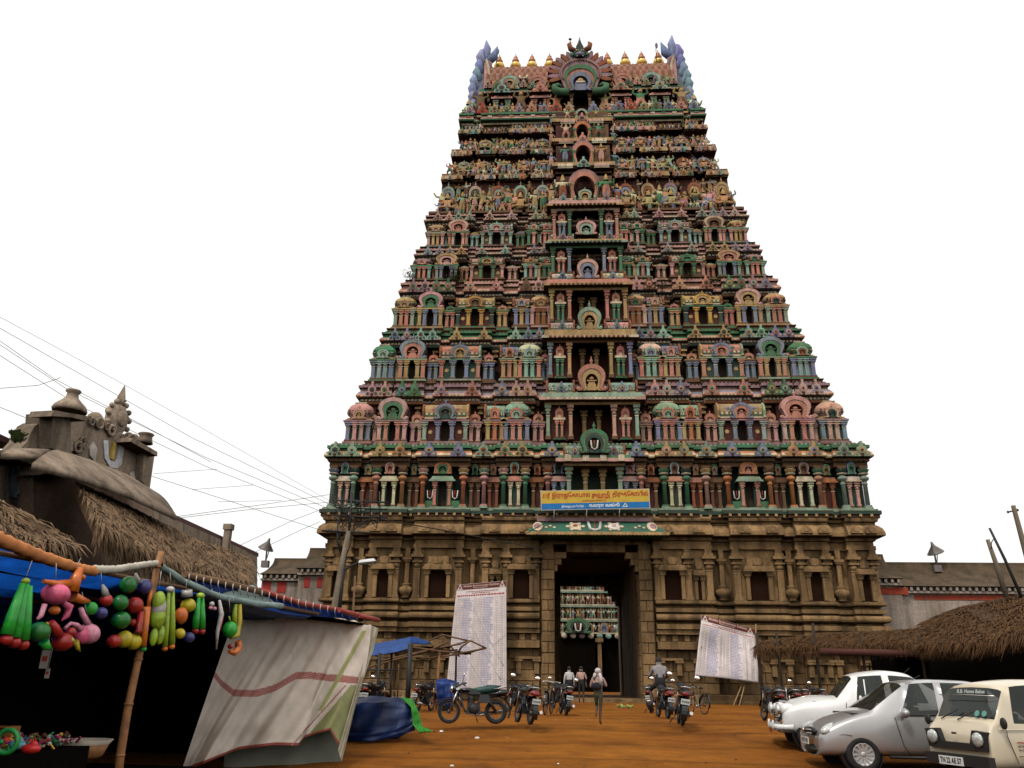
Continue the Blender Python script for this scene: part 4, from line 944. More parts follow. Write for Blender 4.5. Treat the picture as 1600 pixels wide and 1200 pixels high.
bm = bmesh.new(); bm.from_mesh(SB); bmesh.ops.bevel(bm, geom=[e for e in bm.edges if e.verts[0].co.y < 0 and e.verts[1].co.y < 0], offset=.03, segments=1, affect='EDGES'); bm.to_mesh(SB); bm.free()
def blocks(x0, x1, z0, z1, y, rh=.5, bw=1.0, par=None):
    nr = max(1, round((z1 - z0) / rh)); rh = (z1 - z0) / nr
    for r in range(nr):
        x = x0; first = (r % 2) * .5 * bw
        while x < x1 - .05:
            w = (bw * random.uniform(.7, 1.3)) if not first else first; first = 0
            if x + w > x1 - .3: w = x1 - x
            T('stone_block', SB, x + w / 2, y + random.uniform(-.012, .03), z0 + (r + .5) * rh, (w - .03, 1, rh - .03)); x += w
for s in (-1, 1):
    for x in (3.32, 4.98, 6.12, 7.6, 9.92, 11.12, 12.46, 13.88, 14.95): T('stone_pilaster', SPIL, s * x, .3, 5.62, (1, 1, 1))
    for x, w, h in ((4.12, .86, 1.45), (8.74, .95, 1.42), (11.79, .62, 1.42), (14.42, .42, 1.3)):
        T('niche', st_niche(w, h), s * x, .28, 5.66)
    for x in (5.56,): T('niche', st_niche(.2, 1.2, .12), s * x, .28, 5.66, (.8, 1, 1))
    for x in (6.85, 10.52, 13.17): T('stone_vase', SV, s * x, .5, 5.62, (.95, .9, 1))
    for a, b in B2: T('cornice_medallion', SK, s * (a + (b - a) * .25), -.53, 9.13, (1, 1, 1), rot=(R_(-14), 0, 0)); T('cornice_medallion', SK, s * (a + (b - a) * .78), -.53, 9.13, rot=(R_(-14), 0, 0))
    for a, b in B2:
        blocks(*(sorted((s * a, s * b))), .9, 3.08, .5, .52, 1.05)
    for a, b in zip([6.3, 10.12, 12.66], [7.4, 10.92, 13.68]): blocks(*sorted((s * a, s * b)), .9, 3.08, .98, .52, 1.1)
    # podium relief: small pilasters and a ledge
    for a, b in B2:
        m = (a + b) / 2
        mb = MB(); L = (b - a) / 2 - .15
        for q in (-L, -L * .33, L * .33, L): mb.box(q - .13, q + .13, -.16, .1, -.3, .32); mb.box(q - .22, q + .22, -.24, .1, .32, .44)
        mb.box(-L - .2, -L * .2, -.26, .1, .44, .56); mb.box(L * .2, L + .2, -.26, .1, .44, .56)
        link('podium_relief', mb.mesh('podium_relief', [M_STONE]), tower, (s * m, .42, 2.1 - G0))
        mb = MB(); n = int((b - a) / .6)
        for q in range(n): mb.box(-(b - a) / 2 + (q + .3) * (b - a) / n, -(b - a) / 2 + (q + .75) * (b - a) / n, -.2, .1, 0, .3)
        link('bead_course', mb.mesh('bead_course', [M_STONE]), tower, (s * m, .45, 3.51 - G0))
    # gate jamb: a tall stone pier built of blocks
    mb = MB(); mb.box(min(s * 2.36, s * 3.05), max(s * 2.36, s * 3.05), .32, 1.2, .1, 8.6)
    mb.box(min(s * 2.36, s * 2.62), max(s * 2.36, s * 2.62), 1.2, 14, .1, 8.9); link('gate_pier', mb.mesh('gate_pier', [M_STONE]), tower, (0, 0, -G0))
    blocks(*sorted((s * 2.3, s * 3.02)), .15, 8.3, .27, .55, .72)
    for q in range(12): 
        T('stone_block', SB, s * 2.36, 1.2 + q % 1 + .8, .5 + q * .66, (1.4, 1, .62), rz=R_(90))
    for q, (xo, z) in enumerate(((.22, 7.15), (.45, 7.5), (.72, 7.85))):
        mb = MB(); mb.box(min(s * (2.36 - xo), s * 2.36), max(s * (2.36 - xo), s * 2.36), .35, 1.3, z, z + .33); link('corbel', mb.mesh('corbel', [M_STONE]), tower, (0, 0, -G0))
mb = MB(); mb.box(-2.9, 2.9, .36, 14, 8.62, 9.6); mb.box(-1.62, 1.62, .4, 1.5, 8.2, 8.6)
mb.box(-3.2, 3.2, -.25, 1.0, 9.02, 10.1); link('gate_lintel', mb.mesh('gate_lintel', [M_STONE]), tower, (0, 0, -G0))
mb = MB(); mb.box(-2.6, 2.6, -.1, 13.9, .0, .62); mb.box(-2.9, 2.9, -.5, -.1, .0, .5); link('threshold', mb.mesh('threshold', [M_STONE]), tower, (0, 0, -G0))
# inner doorway at the far end of the passage
Y2 = 13.5
pL, pR, pT = at(876, 950, Y=Y2), at(968, 950, Y=Y2), at(920, 914, Y=Y2)
mb = MB(); mb.box(-2.7, pL.x, Y2, Y2 + .8, .2, 8.7); mb.box(pR.x, 2.7, Y2, Y2 + .8, .2, 8.7); mb.box(pL.x, pR.x, Y2, Y2 + .8, pT.z, 8.7)
for q in range(4): mb.box(pR.x - .25 * (4 - q), pR.x, Y2 + .01, Y2 + .79, pT.z - .35 * (q + 1), pT.z - .35 * q)
link('inner_doorway', mb.mesh('inner_doorway', [M_STONE]), tower, (0, 0, -G0))
# green painted porch eave with emblems
A = [at(842, 815, Y=-.35), at(1015, 816, Y=-.35), at(1045, 832, Y=-1.5), at(822, 831, Y=-1.5)]
x0, x1, x2, x3 = A[0].x, A[1].x, A[2].x, A[3].x; zt, zb_ = A[0].z, A[3].z
mb = MB(); mb.add([(x3, -1.5, zb_), (x2, -1.5, zb_), (x1, -.35, zt), (x0, -.35, zt), (x3, -1.5, zb_ - .12), (x2, -1.5, zb_ - .12), (x2 - .3, .3, zb_ - .12), (x3 + .3, .3, zb_ - .12), (x1, .3, zt), (x0, .3, zt)],
       [(0, 1, 2, 3), (4, 5, 1, 0), (7, 6, 5, 4), (3, 2, 8, 9), (1, 5, 6, 8, 2), (0, 3, 9, 7, 4)], 0, (.02, .13, .085))
mb.box(x3 - .05, x2 + .05, -1.56, -1.44, zb_ - .14, zb_ + .02, tint=PAL['ochre']); mb.box(x0 - .1, x1 + .1, -.5, .3, zt, zt + .2, tint=PAL['mauve'])
for q in range(40):
    x = x3 + (q + .5) * (x2 - x3) / 40; mb.ball((x, -1.53, zb_ - .12), (.07, .05, .07), 6, 4, 0, PAL['ochre'])
eave = link('porch_eave', mb.mesh('porch_eave', [M_ATTR]), tower, (0, 0, -G0))
tilt = math.atan2(1.15, zt - zb_)
def on_eave(name, mb, x, f=.5): link(name, mb.mesh(name, [M_ATTR]), eave, (x, -1.5 + 1.15 * f - .03, zb_ + (zt - zb_) * f + .02), 0, (-tilt, 0, 0))
c0 = (x0 + x1) / 2
mb = MB(); mb.tube([(-.34, 0, .55), (-.26, 0, -.35), (0, 0, -.5), (.26, 0, -.35), (.34, 0, .55)], .085, 6, 0, PAL['white']); mb.tube([(0, 0, -.4), (0, 0, .55)], .05, 6, 0, PAL['rust']); on_eave('emblem', mb, c0)
for s in (-1, 1):
    mb = MB(); mb.ball((0, 0, 0), (.36, .06, .42), 12, 8, 0, PAL['cream'] if s < 0 else PAL['white']); mb.ball((0, -.04, 0), (.15, .06, .18), 8, 6, 0, PAL['rust'] if s < 0 else PAL['pink'])
    for q in range(6):
        a = q * math.pi / 3; mb.ball((.42 * math.cos(a), 0, .46 * math.sin(a)), (.14, .05, .14), 6, 4, 0, PAL['cream'])
    on_eave('emblem', mb, c0 + s * 1.05)
    mb = MB(); mb.ball((0, 0, 0), (.3, .06, .6), 10, 6, 0, PAL['cream']); mb.ball((s * .05, -.04, -.05), (.18, .06, .35), 8, 6, 0, PAL['mauve']); on_eave('scroll_end', mb, c0 + s * 3.1)
    for q in range(3):
        mb = MB(); mb.ball((0, 0, 0), (.1, .03, .12), 6, 4, 0, PAL['cream']); on_eave('painted_flower', mb, c0 + s * (2.2 + .22 * q), .4 + .15 * (q % 2))

# ------------------------------------------------------------------ ground
def gz(y): 
    t = min(1, max(0, (y + 29) / 8)); t = t * t * (3 - 2 * t); return -.06 + .51 * t
gm, nt, b = new_mat('red_earth')
a1 = ramp(nt, noise(nt, .25, 6, .6), [(.3, (.20, .062, .008)), (.7, (.33, .12, .015))])
a2 = ramp(nt, noise(nt, 2.2, 8, .7, stretch=(.5, 1.2, 1)), [(.3, .6), (.7, 1.15)]); a3 = ramp(nt, noise(nt, 30, 5, .7), [(.3, .75), (.7, 1.2)])
c = mixc(nt, 1.0, a1, a2, 'MULTIPLY'); c = mixc(nt, 1.0, c, a3, 'MULTIPLY')
dk = ramp(nt, noise(nt, .9, 5, .6), [(.52, 0), (.7, .55)]); c = mixc(nt, dk, c, (.085, .028, .006))
nt.links.new(c, b.inputs['Base Color']); b.inputs['Roughness'].default_value = .95; b.inputs['Specular IOR Level'].default_value = .1
bump(nt, b, mixc(nt, 1.0, a2, a3, 'MULTIPLY'), .7, .06)
wv = nt.nodes.new('ShaderNodeTexWave'); wv.wave_type = 'RINGS'; wv.inputs['Scale'].default_value = .16; wv.inputs['Distortion'].default_value = 3.5; wv.inputs['Detail'].default_value = 3; wv.inputs['Detail Scale'].default_value = 1.5
nt.links.new(nt.nodes.new('ShaderNodeNewGeometry').outputs['Position'], wv.inputs['Vector']); tr = ramp(nt, wv.outputs['Fac'], [(.0, .72), (.10, 1.0)]); nt.links.new(mixc(nt, 1.0, c, tr, 'MULTIPLY'), b.inputs['Base Color'])
mb = MB(); ys = [-400, -60] + [-50 + q * 1.0 for q in range(50)] + [5, 30, 120, 500]; xs_ = [-500, -60, -30] + [-20 + q * 1.0 for q in range(41)] + [30, 60, 500]
rg = random.Random(3)
vs = [(x, y, gz(y) + (rg.uniform(-.02, .02) if -45 < y < -2 and abs(x) < 20 else 0)) for y in ys for x in xs_]; nxx = len(xs_)
mb.add(vs, [(j * nxx + i, j * nxx + i + 1, (j + 1) * nxx + i + 1, (j + 1) * nxx + i) for j in range(len(ys) - 1) for i in range(nxx - 1)], smooth=True)
tag(link('ground', mb.mesh('ground', [gm])), kind='structure')
mb = MB()
for q in range(220):
    x, y = rg.uniform(-7, 8), rg.uniform(-30, -3); s = rg.uniform(.02, .06); a = rg.uniform(0, 6.28); z = gz(y) + .012; u_, w_ = Vector((math.cos(a), math.sin(a), rg.uniform(-.2, .3))) * s, Vector((-math.sin(a), math.cos(a), rg.uniform(-.1, .2))) * s * .4
    c_ = Vector((x, y, z)); mb.add([c_ - u_, c_ + w_, c_ + u_, c_ - w_], [(0, 1, 2, 3)], rg.choice((0, 0, 1)))
tag(link('fallen_leaves', mb.mesh('fallen_leaves', [flat('dry_leaf_litter', (.09, .045, .015), .9), flat('straw_litter', (.33, .20, .09), .9)])), kind='stuff')
# loose stones and scraps on the earth
mb = MB()
for q in range(260):
    x, y = rg.uniform(-8, 9), rg.uniform(-31, -2); r = rg.uniform(.008, .03); mb.ball((x, y, gz(y) + r * .3), (r, r * rg.uniform(.6, 1.3), r * .6), 5, 3)
tag(link('gravel', mb.mesh('gravel', [flat('pebble', (.16, .07, .025), .9)])), kind='stuff')
for i, (u, v, s) in enumerate(((690, 1131, .04), (746, 1135, .045), (707, 1172, .03), (872, 1150, .02), (1392, 1130, .03), (815, 1160, .02))):
    p = at(u, v, Z=gz(-20)); p = at(u, v, Z=gz(p.y)); p = at(u, v, Z=gz(p.y)); mb = MB(); mb.box(-s, s, -s, s, 0, s * .8, top=.6); mb.box(-s * .3, s * 1.3, -s * .4, s * .5, .0, s * .5, top=.7)
    tag(link('paper_scrap', mb.mesh('paper_scrap', [flat('scrap_white', (.7, .68, .62), .8)]), None, (p.x, p.y, gz(p.y)), i * 1.1),
        ['crumpled white scrap of paper on the earth left of the moped', 'crumpled white scrap under the middle of the moped', 'white scrap of paper on open earth below the moped', 'tiny pale scrap on the earth left of the walking boy', 'pale scrap on the earth in front of the white saloon car', 'small pale scrap on the earth below the red-tailed motorcycle'][i], 'litter', 'white scraps on the earth')

# ------------------------------------------------------------------ the inner tower seen through the gate
YI = 46.0
it = empty('inner_temple_tower', (at(918, 1000, Y=YI).x, YI, .4), label='pale painted inner temple tower seen through the dark gateway passage', cat='temple tower')
zi = [at(918, v, Y=YI).z for v in (990, 968, 945, 922, 905, 880)]; xl, xr = at(862, 950, Y=YI).x - it.location.x, at(985, 950, Y=YI).x - it.location.x
for k in range(5):
    z0, z1 = zi[k] - .4, zi[k + 1] - .4; y0 = k * .35
    mb = MB(); mb.box(xl, xr, y0 + .5, 6, z0, z1, tint=PAL['brown']); mb.box(xl - .1, xr + .1, y0 - .1, 6, z0 - .02, z0 + .12, tint=PAL['cream']); mb.box(xl, xr, y0, 6, z1 - .22, z1 - .06, tint=rc('mint', 'sage', 'teal', 'cream'))
    if k == 0:
        for q in range(9): mb.ball((xl + .4 + q * (xr - xl) / 9, y0 - .15, z0 - .25), (.34, .15, .3), 8, 5, tint=rc('mint', 'red', 'mauve', 'cream', 'slate', 'pink'))
    link('tier', mb.mesh('tier', [M_ATTR]), it)
    H = z1 - z0
    x = xl + .1; n = 0
    while x < xr:
        if k in (0, 3) and n % 3 == 1: link('horseshoe_arch', NASI, it, (x, y0 + .2, z0 + .12), 0, None, (.9, 1, H * .8), jit(rc('cream', 'mint', 'pink', 'ochre')))
        elif k == 4: link('small_roof', SMALL, it, (x, y0 + .2, z0 + .2), 0, None, (.9, 1, H * .8), jit(rc('cream', 'mint', 'mauve')))
        else:
            hh = H * .72; link('statue', random.choice(STAT), it, (x, y0 + .15, z0 + .12), random.uniform(-.3, .3), None, hh / 1.95, jit(rc('cream', 'cream', 'white', 'ochre', 'mint')))
            if n % 2: link('pilaster', PIL, it, (x + .28, y0 + .25, z0 + .12), 0, None, (.5, .8, H * .8 / 1.3), jit(rc('cream', 'mint', 'salmon')))
        x += .56; n += 1
ga = link('horseshoe_arch', NASI, it, (at(903, 985, Y=YI).x - it.location.x, -.4, zi[0] - .4), 0, None, (2.6, 1.6, 1.7), PAL['green'])
mb = MB(); mb.tube([(-.32, 0, .8), (-.25, 0, .1), (0, 0, 0), (.25, 0, .1), (.32, 0, .8)], .09, 6, 0, PAL['white']); mb.tube([(0, 0, .1), (0, 0, .8)], .05, 6, 0, PAL['red']); link('forehead_mark', mb.mesh('forehead_mark', [M_ATTR]), it, (ga.location.x, -.65, zi[0] - .2))
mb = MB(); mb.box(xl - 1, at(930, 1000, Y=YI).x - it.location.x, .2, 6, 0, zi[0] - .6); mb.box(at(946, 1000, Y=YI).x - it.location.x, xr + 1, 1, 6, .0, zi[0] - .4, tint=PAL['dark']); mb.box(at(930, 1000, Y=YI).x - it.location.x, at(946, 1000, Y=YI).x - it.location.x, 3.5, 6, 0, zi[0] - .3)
link('hall_wall', mb.mesh('hall_wall', [flat('hall_shade', (.006, .0045, .003), .95, spec=.0)]), it)  # near-black colour stands for the darkness of the unlit hall
mb = MB(); mb.box(-.2, .2, -.2, .2, 0, zi[0] - 1.0); mb.box(-.4, .4, -.4, .4, zi[0] - 1.3, zi[0] - .9); link('pillar', mb.mesh('pillar', [M_STONE]), it, (at(936, 1000, Y=YI).x - it.location.x, -.6, 0))

# ------------------------------------------------------------------ compound walls beside the tower
M_WHITEW = mk_stone('whitewash', (.5, .40, .33), (.12, .08, .05), 1.2)
def P3(u, v, Y): return at(u, v, Y=Y)
YW = 3.2
def wall_block(name, label, cat, uL, uR, vroof, veave, vwin0, vwin1, vbot, wins, Y, mat=None, winmat=None, band=None):
    o = empty(name, (P3(uL, vbot, Y).x, Y, .45), label=label, cat=cat); ox = o.location.x; Z = lambda v, YY=Y: P3((uL + uR) / 2, v, YY).z - .45
    xR = P3(uR, vbot, Y).x - ox
    mb = MB(); mb.box(0, xR, 0, 4, -.3, Z(veave)); link('wall', mb.mesh('wall', [mat or M_WHITEW]), o)
    zr = P3((uL + uR) / 2, vroof, Y + 2.2).z - .45; ze = Z(veave)
    mb = MB(); n = 10; pr = [(-.35 + 2.55 * math.sin(k / n * math.pi / 2), ze + (zr - ze) * (1 - math.cos(k / n * math.pi / 2)) ** .62) for k in range(n + 1)]
    pr = [(-.35, ze + .02)] + pr[1:]
    pr += [(4.2, zr - .4), (4.2, ze)]
    mb.plate([(y, z) for y, z in pr], -.15, xR + .15, M=Matrix(((0, 1, 0, 0), (1, 0, 0, 0), (0, 0, 1, 0), (0, 0, 0, 1)))); link('roof', mb.mesh('roof', [M_ROOF]), o)
    mb = MB(); q = 0.2
    while q < xR: mb.box(q, q + .14, -.3, 0, ze - .22, ze - .03); q += .36
    mb.box(-.02, xR + .02, -.22, .05, ze - .36, ze - .24); link('bracket_row', mb.mesh('bracket_row', [M_WHITEW]), o)
    for a, c in wins:
        xa, xb = P3(a, vwin0, Y).x - ox, P3(c, vwin0, Y).x - ox
        mb = MB(); mb.box(xa, xb, -.03, .05, Z(vwin1), Z(vwin0)); link('red_panel' if not band else 'red_band', mb.mesh('red_panel', [winmat or flat('red_paint', (.33, .02, .012), .7)]), o)
    return o
wall_block('compound_gallery', 'low white gallery with red panels and mossy curved roof left of the tower', 'gallery', 398, 460, 872, 898, 909, 926, 1000, ((411, 424), (434, 448)), YW)
wall_block('compound_gallery', 'taller white gallery block with two red panels touching the tower base', 'gallery', 456, 520, 856, 889, 902, 918, 1000, ((476, 485), (496, 504)), YW - .4)
redb = mk_stone('faded_red', (.42, .07, .035), (.16, .06, .04), 1)
wall_block('compound_wall', 'short wall block with a rounded roof and red band right of the tower', 'wall', 1366, 1420, 866, 905, 918, 929, 1000, ((1367, 1418),), YW - .3, M_WHITEW, redb, True)
wall_block('compound_wall', 'long wall with a tall weathered sloping roof and red stripe at the right', 'wall', 1405, 1660, 879, 918, 930, 938, 1000, ((1428, 1650),), YW, M_WHITEW, redb, True)
def loudspeaker(u, v, Y, label, s=1, flip=1, zb=None):
    p = P3(u, v, Y); o = empty('loudspeaker', p, label=label, cat='loudspeaker', group='horn loudspeakers on the roofs')
    mb = MB(); mb.lathe([(.06, 0), (.1, .15), (.34, .5), (.42, .55)], 12, M=Matrix.Rotation(R_(0), 4, 'Y')) if False else mb.lathe([(.5, -.35), (.46, -.3), (.12, .1), (.05, .35)], 12)
    link('horn', mb.mesh('horn', [flat('dull_metal', (.13, .11, .1), .5, .3)]), o, (0, 0, .1), 0, (R_(15), R_(20 * flip), 0))
    mb = MB(); mb.tube([(0, 0, 0), (0, 0, zb - p.z)], .05, 6); mb.tube([(.18, 0, -.1), (.1, 0, -.6), (0, 0, -1)], .03, 5); mb.box(-.22, .22, -.15, .15, -1.35, -.95); link('mast', mb.mesh('mast', [flat('mast_grey', (.16, .13, .12), .6)]), o)
loudspeaker(418, 852, 4.5, 'horn loudspeaker on a mast above the mossy gallery roof at the left', zb=at(418, 885, Y=4.5).z)
loudspeaker(1459, 858, 5, 'horn loudspeaker on a mast above the long right-hand roof', flip=-1, zb=at(1459, 885, Y=5).z)

# ------------------------------------------------------------------ facade line of the left-hand street
FD = Vector((.15, 1, 0)).normalized(); FN = Vector((1, -.15, 0)).normalized()
def onl(u, v, off):
    """a point on the vertical plane of the left-hand street front, off metres back from the stall front"""
    P0 = Vector((-8.0, -36.4, 0)) - FN * off; d = ray(u, v); c = Vector((CX, CY, CZ)); t = (P0 - c).dot(FN) / d.dot(FN); return c + d * t
def poly_plate(name, px, off, thick, mats, parent=None, tint=None):
    """outline given on the street-front plane, real thickness going back"""
    P = [onl(u, v, off) for u, v in px]; mb = MB(); n = len(P); Q = [p - FN * thick for p in P]
    mb.add(P + Q, [tuple(range(n)), tuple(range(2 * n - 1, n - 1, -1))] + [(i, i + n, (i + 1) % n + n, (i + 1) % n) for i in range(n)], 0, tint)
    return link(name, mb.mesh(name, mats), parent)
OB = 5.0
gp = empty('plastered_gatehouse', (0, 0, 0), label='weathered plaster gatehouse with ornate parapet, forehead mark and curved eaves above the thatch', cat='building')
poly_plate('parapet_wall', [(62, 742), (80, 662), (84, 650), (133, 655), (139, 655), (146, 662), (155, 664), (160, 659), (172, 664), (186, 672), (192, 678), (200, 690), (212, 688), (236, 700), (242, 708), (234, 764), (150, 725)], OB, .5, [M_PLASTER], gp)
poly_plate('pier', [(79, 700), (83, 645), (110, 648), (112, 710)], OB - .25, .6, [M_PLASTER], gp); poly_plate('pier_cap', [(80, 650), (84, 641), (136, 650), (136, 658), (112, 652)], OB - .45, .5, [M_PLASTER], gp)
poly_plate('pier', [(222, 752), (225, 702), (240, 706), (234, 764)], OB - .2, .9, [M_PLASTER], gp); poly_plate('pier_cap', [(204, 690), (208, 684), (246, 706), (246, 713)], OB - .4, 1.2, [M_PLASTER], gp)
poly_plate('scroll_wing', [(30, 703), (42, 690), (48, 676), (55, 665), (64, 660), (80, 658), (80, 708)], OB + .05, .4, [M_PLASTER], gp)
def cap(u, v, s, fl=False):
    p = onl(u, v, OB + .1); mb = MB()
    pr = [(.75, 0), (.8, .1), (.7, .3), (.45, .55), (.3, .7), (.25, .95), (.36, 1.05), (.33, 1.12), (.1, 1.15)] if not fl else [(.5, 0), (.42, .25), (.4, .5), (.5, .6), (.45, .66)]
    mb.lathe([(a * s, z * s) for a, z in pr], 12); link('urn_cap', mb.mesh('urn_cap', [M_PLASTER]), gp, p)
cap(108, 644, .42); cap(226, 693, .36, True)
for u, v, r in ((147, 657, .19), (208, 687, .14), (200, 684, .13)):
    mb = MB(); mb.ball((0, 0, 0), (r, r * .6, r), 10, 7); link('scroll_knob', mb.mesh('scroll_knob', [M_PLASTER]), gp, onl(u, v, OB + .1))
mb = MB(); p = onl(182, 655, OB + .1); mb.ball((0, 0, 0), (.62, .3, .75), 14, 9); mb.tube([(0, 0, .6), (.05, 0, 1.0), (.1, 0, 1.55)], [.22, .16, .02], 8); mb.ball((.05, -.05, .85), (.22, .16, .1), 8, 5); mb.ball((-.5, 0, .2), (.22, .15, .2), 8, 5); mb.ball((.55, 0, .15), (.2, .15, .22), 8, 5)
for k in range(9):
    a = R_(200 - 220 * k / 8); mb.ball((.66 * math.cos(a), -.1, .78 * math.sin(a)), (.13, .12, .13), 6, 4)
mb.ball((0, -.25, 0), (.3, .15, .36), 10, 7); link('crest', mb.mesh('crest', [M_PLASTER]), gp, p, math.atan2(FN.y, FN.x) + R_(90), None, .52)
for (px, m, nm) in (([(162, 688), (169, 688), (170, 712), (174, 720), (179, 722), (183, 716), (188, 690), (195, 694), (190, 726), (182, 732), (172, 730), (164, 716)], 'white', 'forehead_mark'), ([(179, 690), (182, 694), (178, 718), (173, 716)], 'gold', 'forehead_mark')):
    poly_plate(nm, px, OB - .03 - (.03 if m == 'gold' else 0), .1, [flat('mark_' + m, (.55, .53, .52) if m == 'white' else (.5, .33, .07), .9, var=.3, scale=3)], gp)
for px in ([(140, 700), (146, 690), (152, 700), (149, 722), (141, 712)], [(104, 690), (120, 694), (118, 706), (106, 702)], [(203, 740), (210, 736), (213, 752), (206, 752)]):
    poly_plate('relief', px, OB - .04, .12, [flat('relief_pale', (.42, .36, .31), .9, var=.35, scale=4)], gp)
for k, (u, v) in enumerate(((138, 654), (142, 660), (154, 663), (161, 661), (166, 668), (173, 674), (190, 682), (196, 690), (203, 688), (214, 690), (128, 690), (120, 700), (215, 720))):
    mb = MB(); r_ = .035 + .025 * (k % 3); mb.tube([(r_ * 1.6 * math.cos(a) * (1 - a / 14), -.03, r_ * 1.6 * math.sin(a) * (1 - a / 14)) for a in [q * .6 for q in range(14)]], r_ * .45, 6); link('scrollwork', mb.mesh('scrollwork', [M_PLASTER]), gp, onl(u, v, OB - .02), math.atan2(FN.y, FN.x) + R_(90))
# curved eaves
def eave(px_top, px_bot, o0, o1, nm='eave', mat=None):
    mb = MB(); A = [onl(u, v, o0) for u, v in px_top]; B = [onl(u, v, o1) for u, v in px_bot]; n = len(A); m = 6; V = []
    for j in range(m + 1):
        t = j / m
        for a, b_ in zip(A, B):
            q = a.lerp(b_, t); q.z += .12 * math.sin(math.pi * t) * (a - b_).length * .4; V.append(q)
    N = len(V); V += [q - Vector((0, 0, .1)) for q in V]
    F = [(j * n + i, j * n + i + 1, (j + 1) * n + i + 1, (j + 1) * n + i) for j in range(m) for i in range(n - 1)]
    F += [tuple(N + k for k in reversed(f)) for f in F[:]]
    F += [(m * n + i, m * n + i + 1, N + m * n + i + 1, N + m * n + i) for i in range(n - 1)] + [(j * n + n - 1, (j + 1) * n + n - 1, N + (j + 1) * n + n - 1, N + j * n + n - 1) for j in range(m)] + [(j * n, (j + 1) * n, N + (j + 1) * n, N + j * n) for j in range(m)]
    mb.add(V, F, smooth=True); link(nm, mb.mesh(nm, [mat or M_PLASTER]), gp)
eave([(104, 708), (150, 722), (200, 742), (236, 765)], [(50, 724), (120, 742), (200, 770), (276, 806)], OB - .2, OB - 1.7)
eave([(34, 704), (84, 704)], [(2, 708), (62, 712)], OB, OB - .8)
poly_plate('lower_wall', [(52, 714), (150, 734), (236, 764), (250, 1075), (52, 1075)], OB + .25, 1.5, [mk_stone('pink_wash', (.42, .27, .2), (.12, .08, .05), .8)], gp)
poly_plate('side_wall', [(-80, 690), (52, 730), (52, 1075), (-80, 1075)], OB + .6, 1.5, [M_PLASTER], gp)
poly_plate('string_course', [(-80, 676), (58, 722), (58, 728), (-80, 684)], OB + .1, .6, [M_PLASTER], gp)
for a, b_ in ((-20, 2), (16, 50)):
    f = poly_plate('relief_panel', [(a, 728 + (a - 16) * .33 + 2), (b_, 728 + (b_ - 16) * .33 + 2), (b_, 775 + (b_ - 16) * .33), (a, 775 + (a - 16) * .33)], OB + .57, .1, [flat('panel_blue', (.20, .26, .33), .9, var=.25)], gp)
for u in (8, 14): poly_plate('post', [(u - 5, 728), (u, 729), (u, 790), (u - 5, 790)], OB + .45, .3, [M_PLASTER], gp)
link('relief_figure', S_dance, gp, onl(34, 775, OB + .5), 0, None, .62, (.3, .3, .3))
poly_plate('roof_edge', [(-40, 655), (0, 678), (30, 692), (30, 700), (-40, 672)], OB + .8, 1, [flat('rust_tile', (.08, .035, .03), .9)], gp)
# hand-sized weeds on the ledge
mb = MB(); rg2 = random.Random(5)
for q in range(160):
    p = onl(rg2.uniform(20, 33), rg2.uniform(682, 694), OB - .1); a = rg2.uniform(0, 6.28); s = rg2.uniform(.05, .12)
    mb.add([p, p + Vector((s * math.cos(a), s * math.sin(a), s)), p + Vector((s * math.cos(a + .7), s * math.sin(a + .7), s * 1.1))], [(0, 1, 2)])
M_LEAF = flat('weed_leaf', (.06, .09, .02), .8)
tag(link('ledge_weed', mb.mesh('ledge_weed', [M_LEAF])), 'small weed tuft growing on the ledge of the plaster gatehouse', 'weed')
# long low house behind the thatch
lh = empty('long_house', (0, 0, 0), label='long low plaster house with small openings behind the left thatch roof', cat='house')
def qp(name, px, Ys, thick, mats, parent):
    P = [at(u, v, Y=Y) for (u, v), Y in zip(px, Ys)]; n = len(P); Q = [p + Vector((-thick, .1 * thick, 0)) for p in P]; mb = MB()
    mb.add(P + Q, [tuple(range(n)), tuple(range(2 * n - 1, n - 1, -1))] + [(i, i + n, (i + 1) % n + n, (i + 1) % n) for i in range(n)]); return link(name, mb.mesh(name, mats), parent)
qp('wall', [(235, 795), (402, 868), (402, 1085), (235, 1085)], [-18, -2, -2, -18], 5, [M_PLASTER], lh)
qp('roof_slab', [(225, 782), (404, 864), (404, 870), (225, 792)], [-18.3, -1.8, -1.8, -18.3], 5.4, [flat('rust_tile', (.08, .035, .03), .9)], lh)
for u in (361, 376, 389):
    t = (u - 235) / 167; Y = -18 + 16 * t; v = 795 + 73 * t
    qp('window', [(u, v + 10), (u + 10, v + 14.5), (u + 10, v + 38), (u, v + 36)], [Y + .02 - .1, Y + .86, Y + .86, Y - .1], .2, [flat('window_dim', (.05, .042, .035), .9)], lh)
    qp('shutter', [(u + 1.5, v + 16), (u + 8.5, v + 19), (u + 8.5, v + 36), (u + 1.5, v + 34)], [Y - .1, Y + .55, Y + .55, Y - .1], .02, [flat('shutter_pale', (.2, .17, .14), .9)], lh)
mb = MB(); p = at(351, 870, Y=-9); mb.box(-.14, .14, -.14, .14, 0, at(351, 822, Y=-9).z - p.z); mb.box(-.19, .19, -.19, .19, at(351, 828, Y=-9).z - p.z, at(351, 821, Y=-9).z - p.z + .05)
tag(link('chimney_post', mb.mesh('chimney_post', [M_PLASTER]), None, p), 'square plaster post rising above the left thatch roof', 'post')

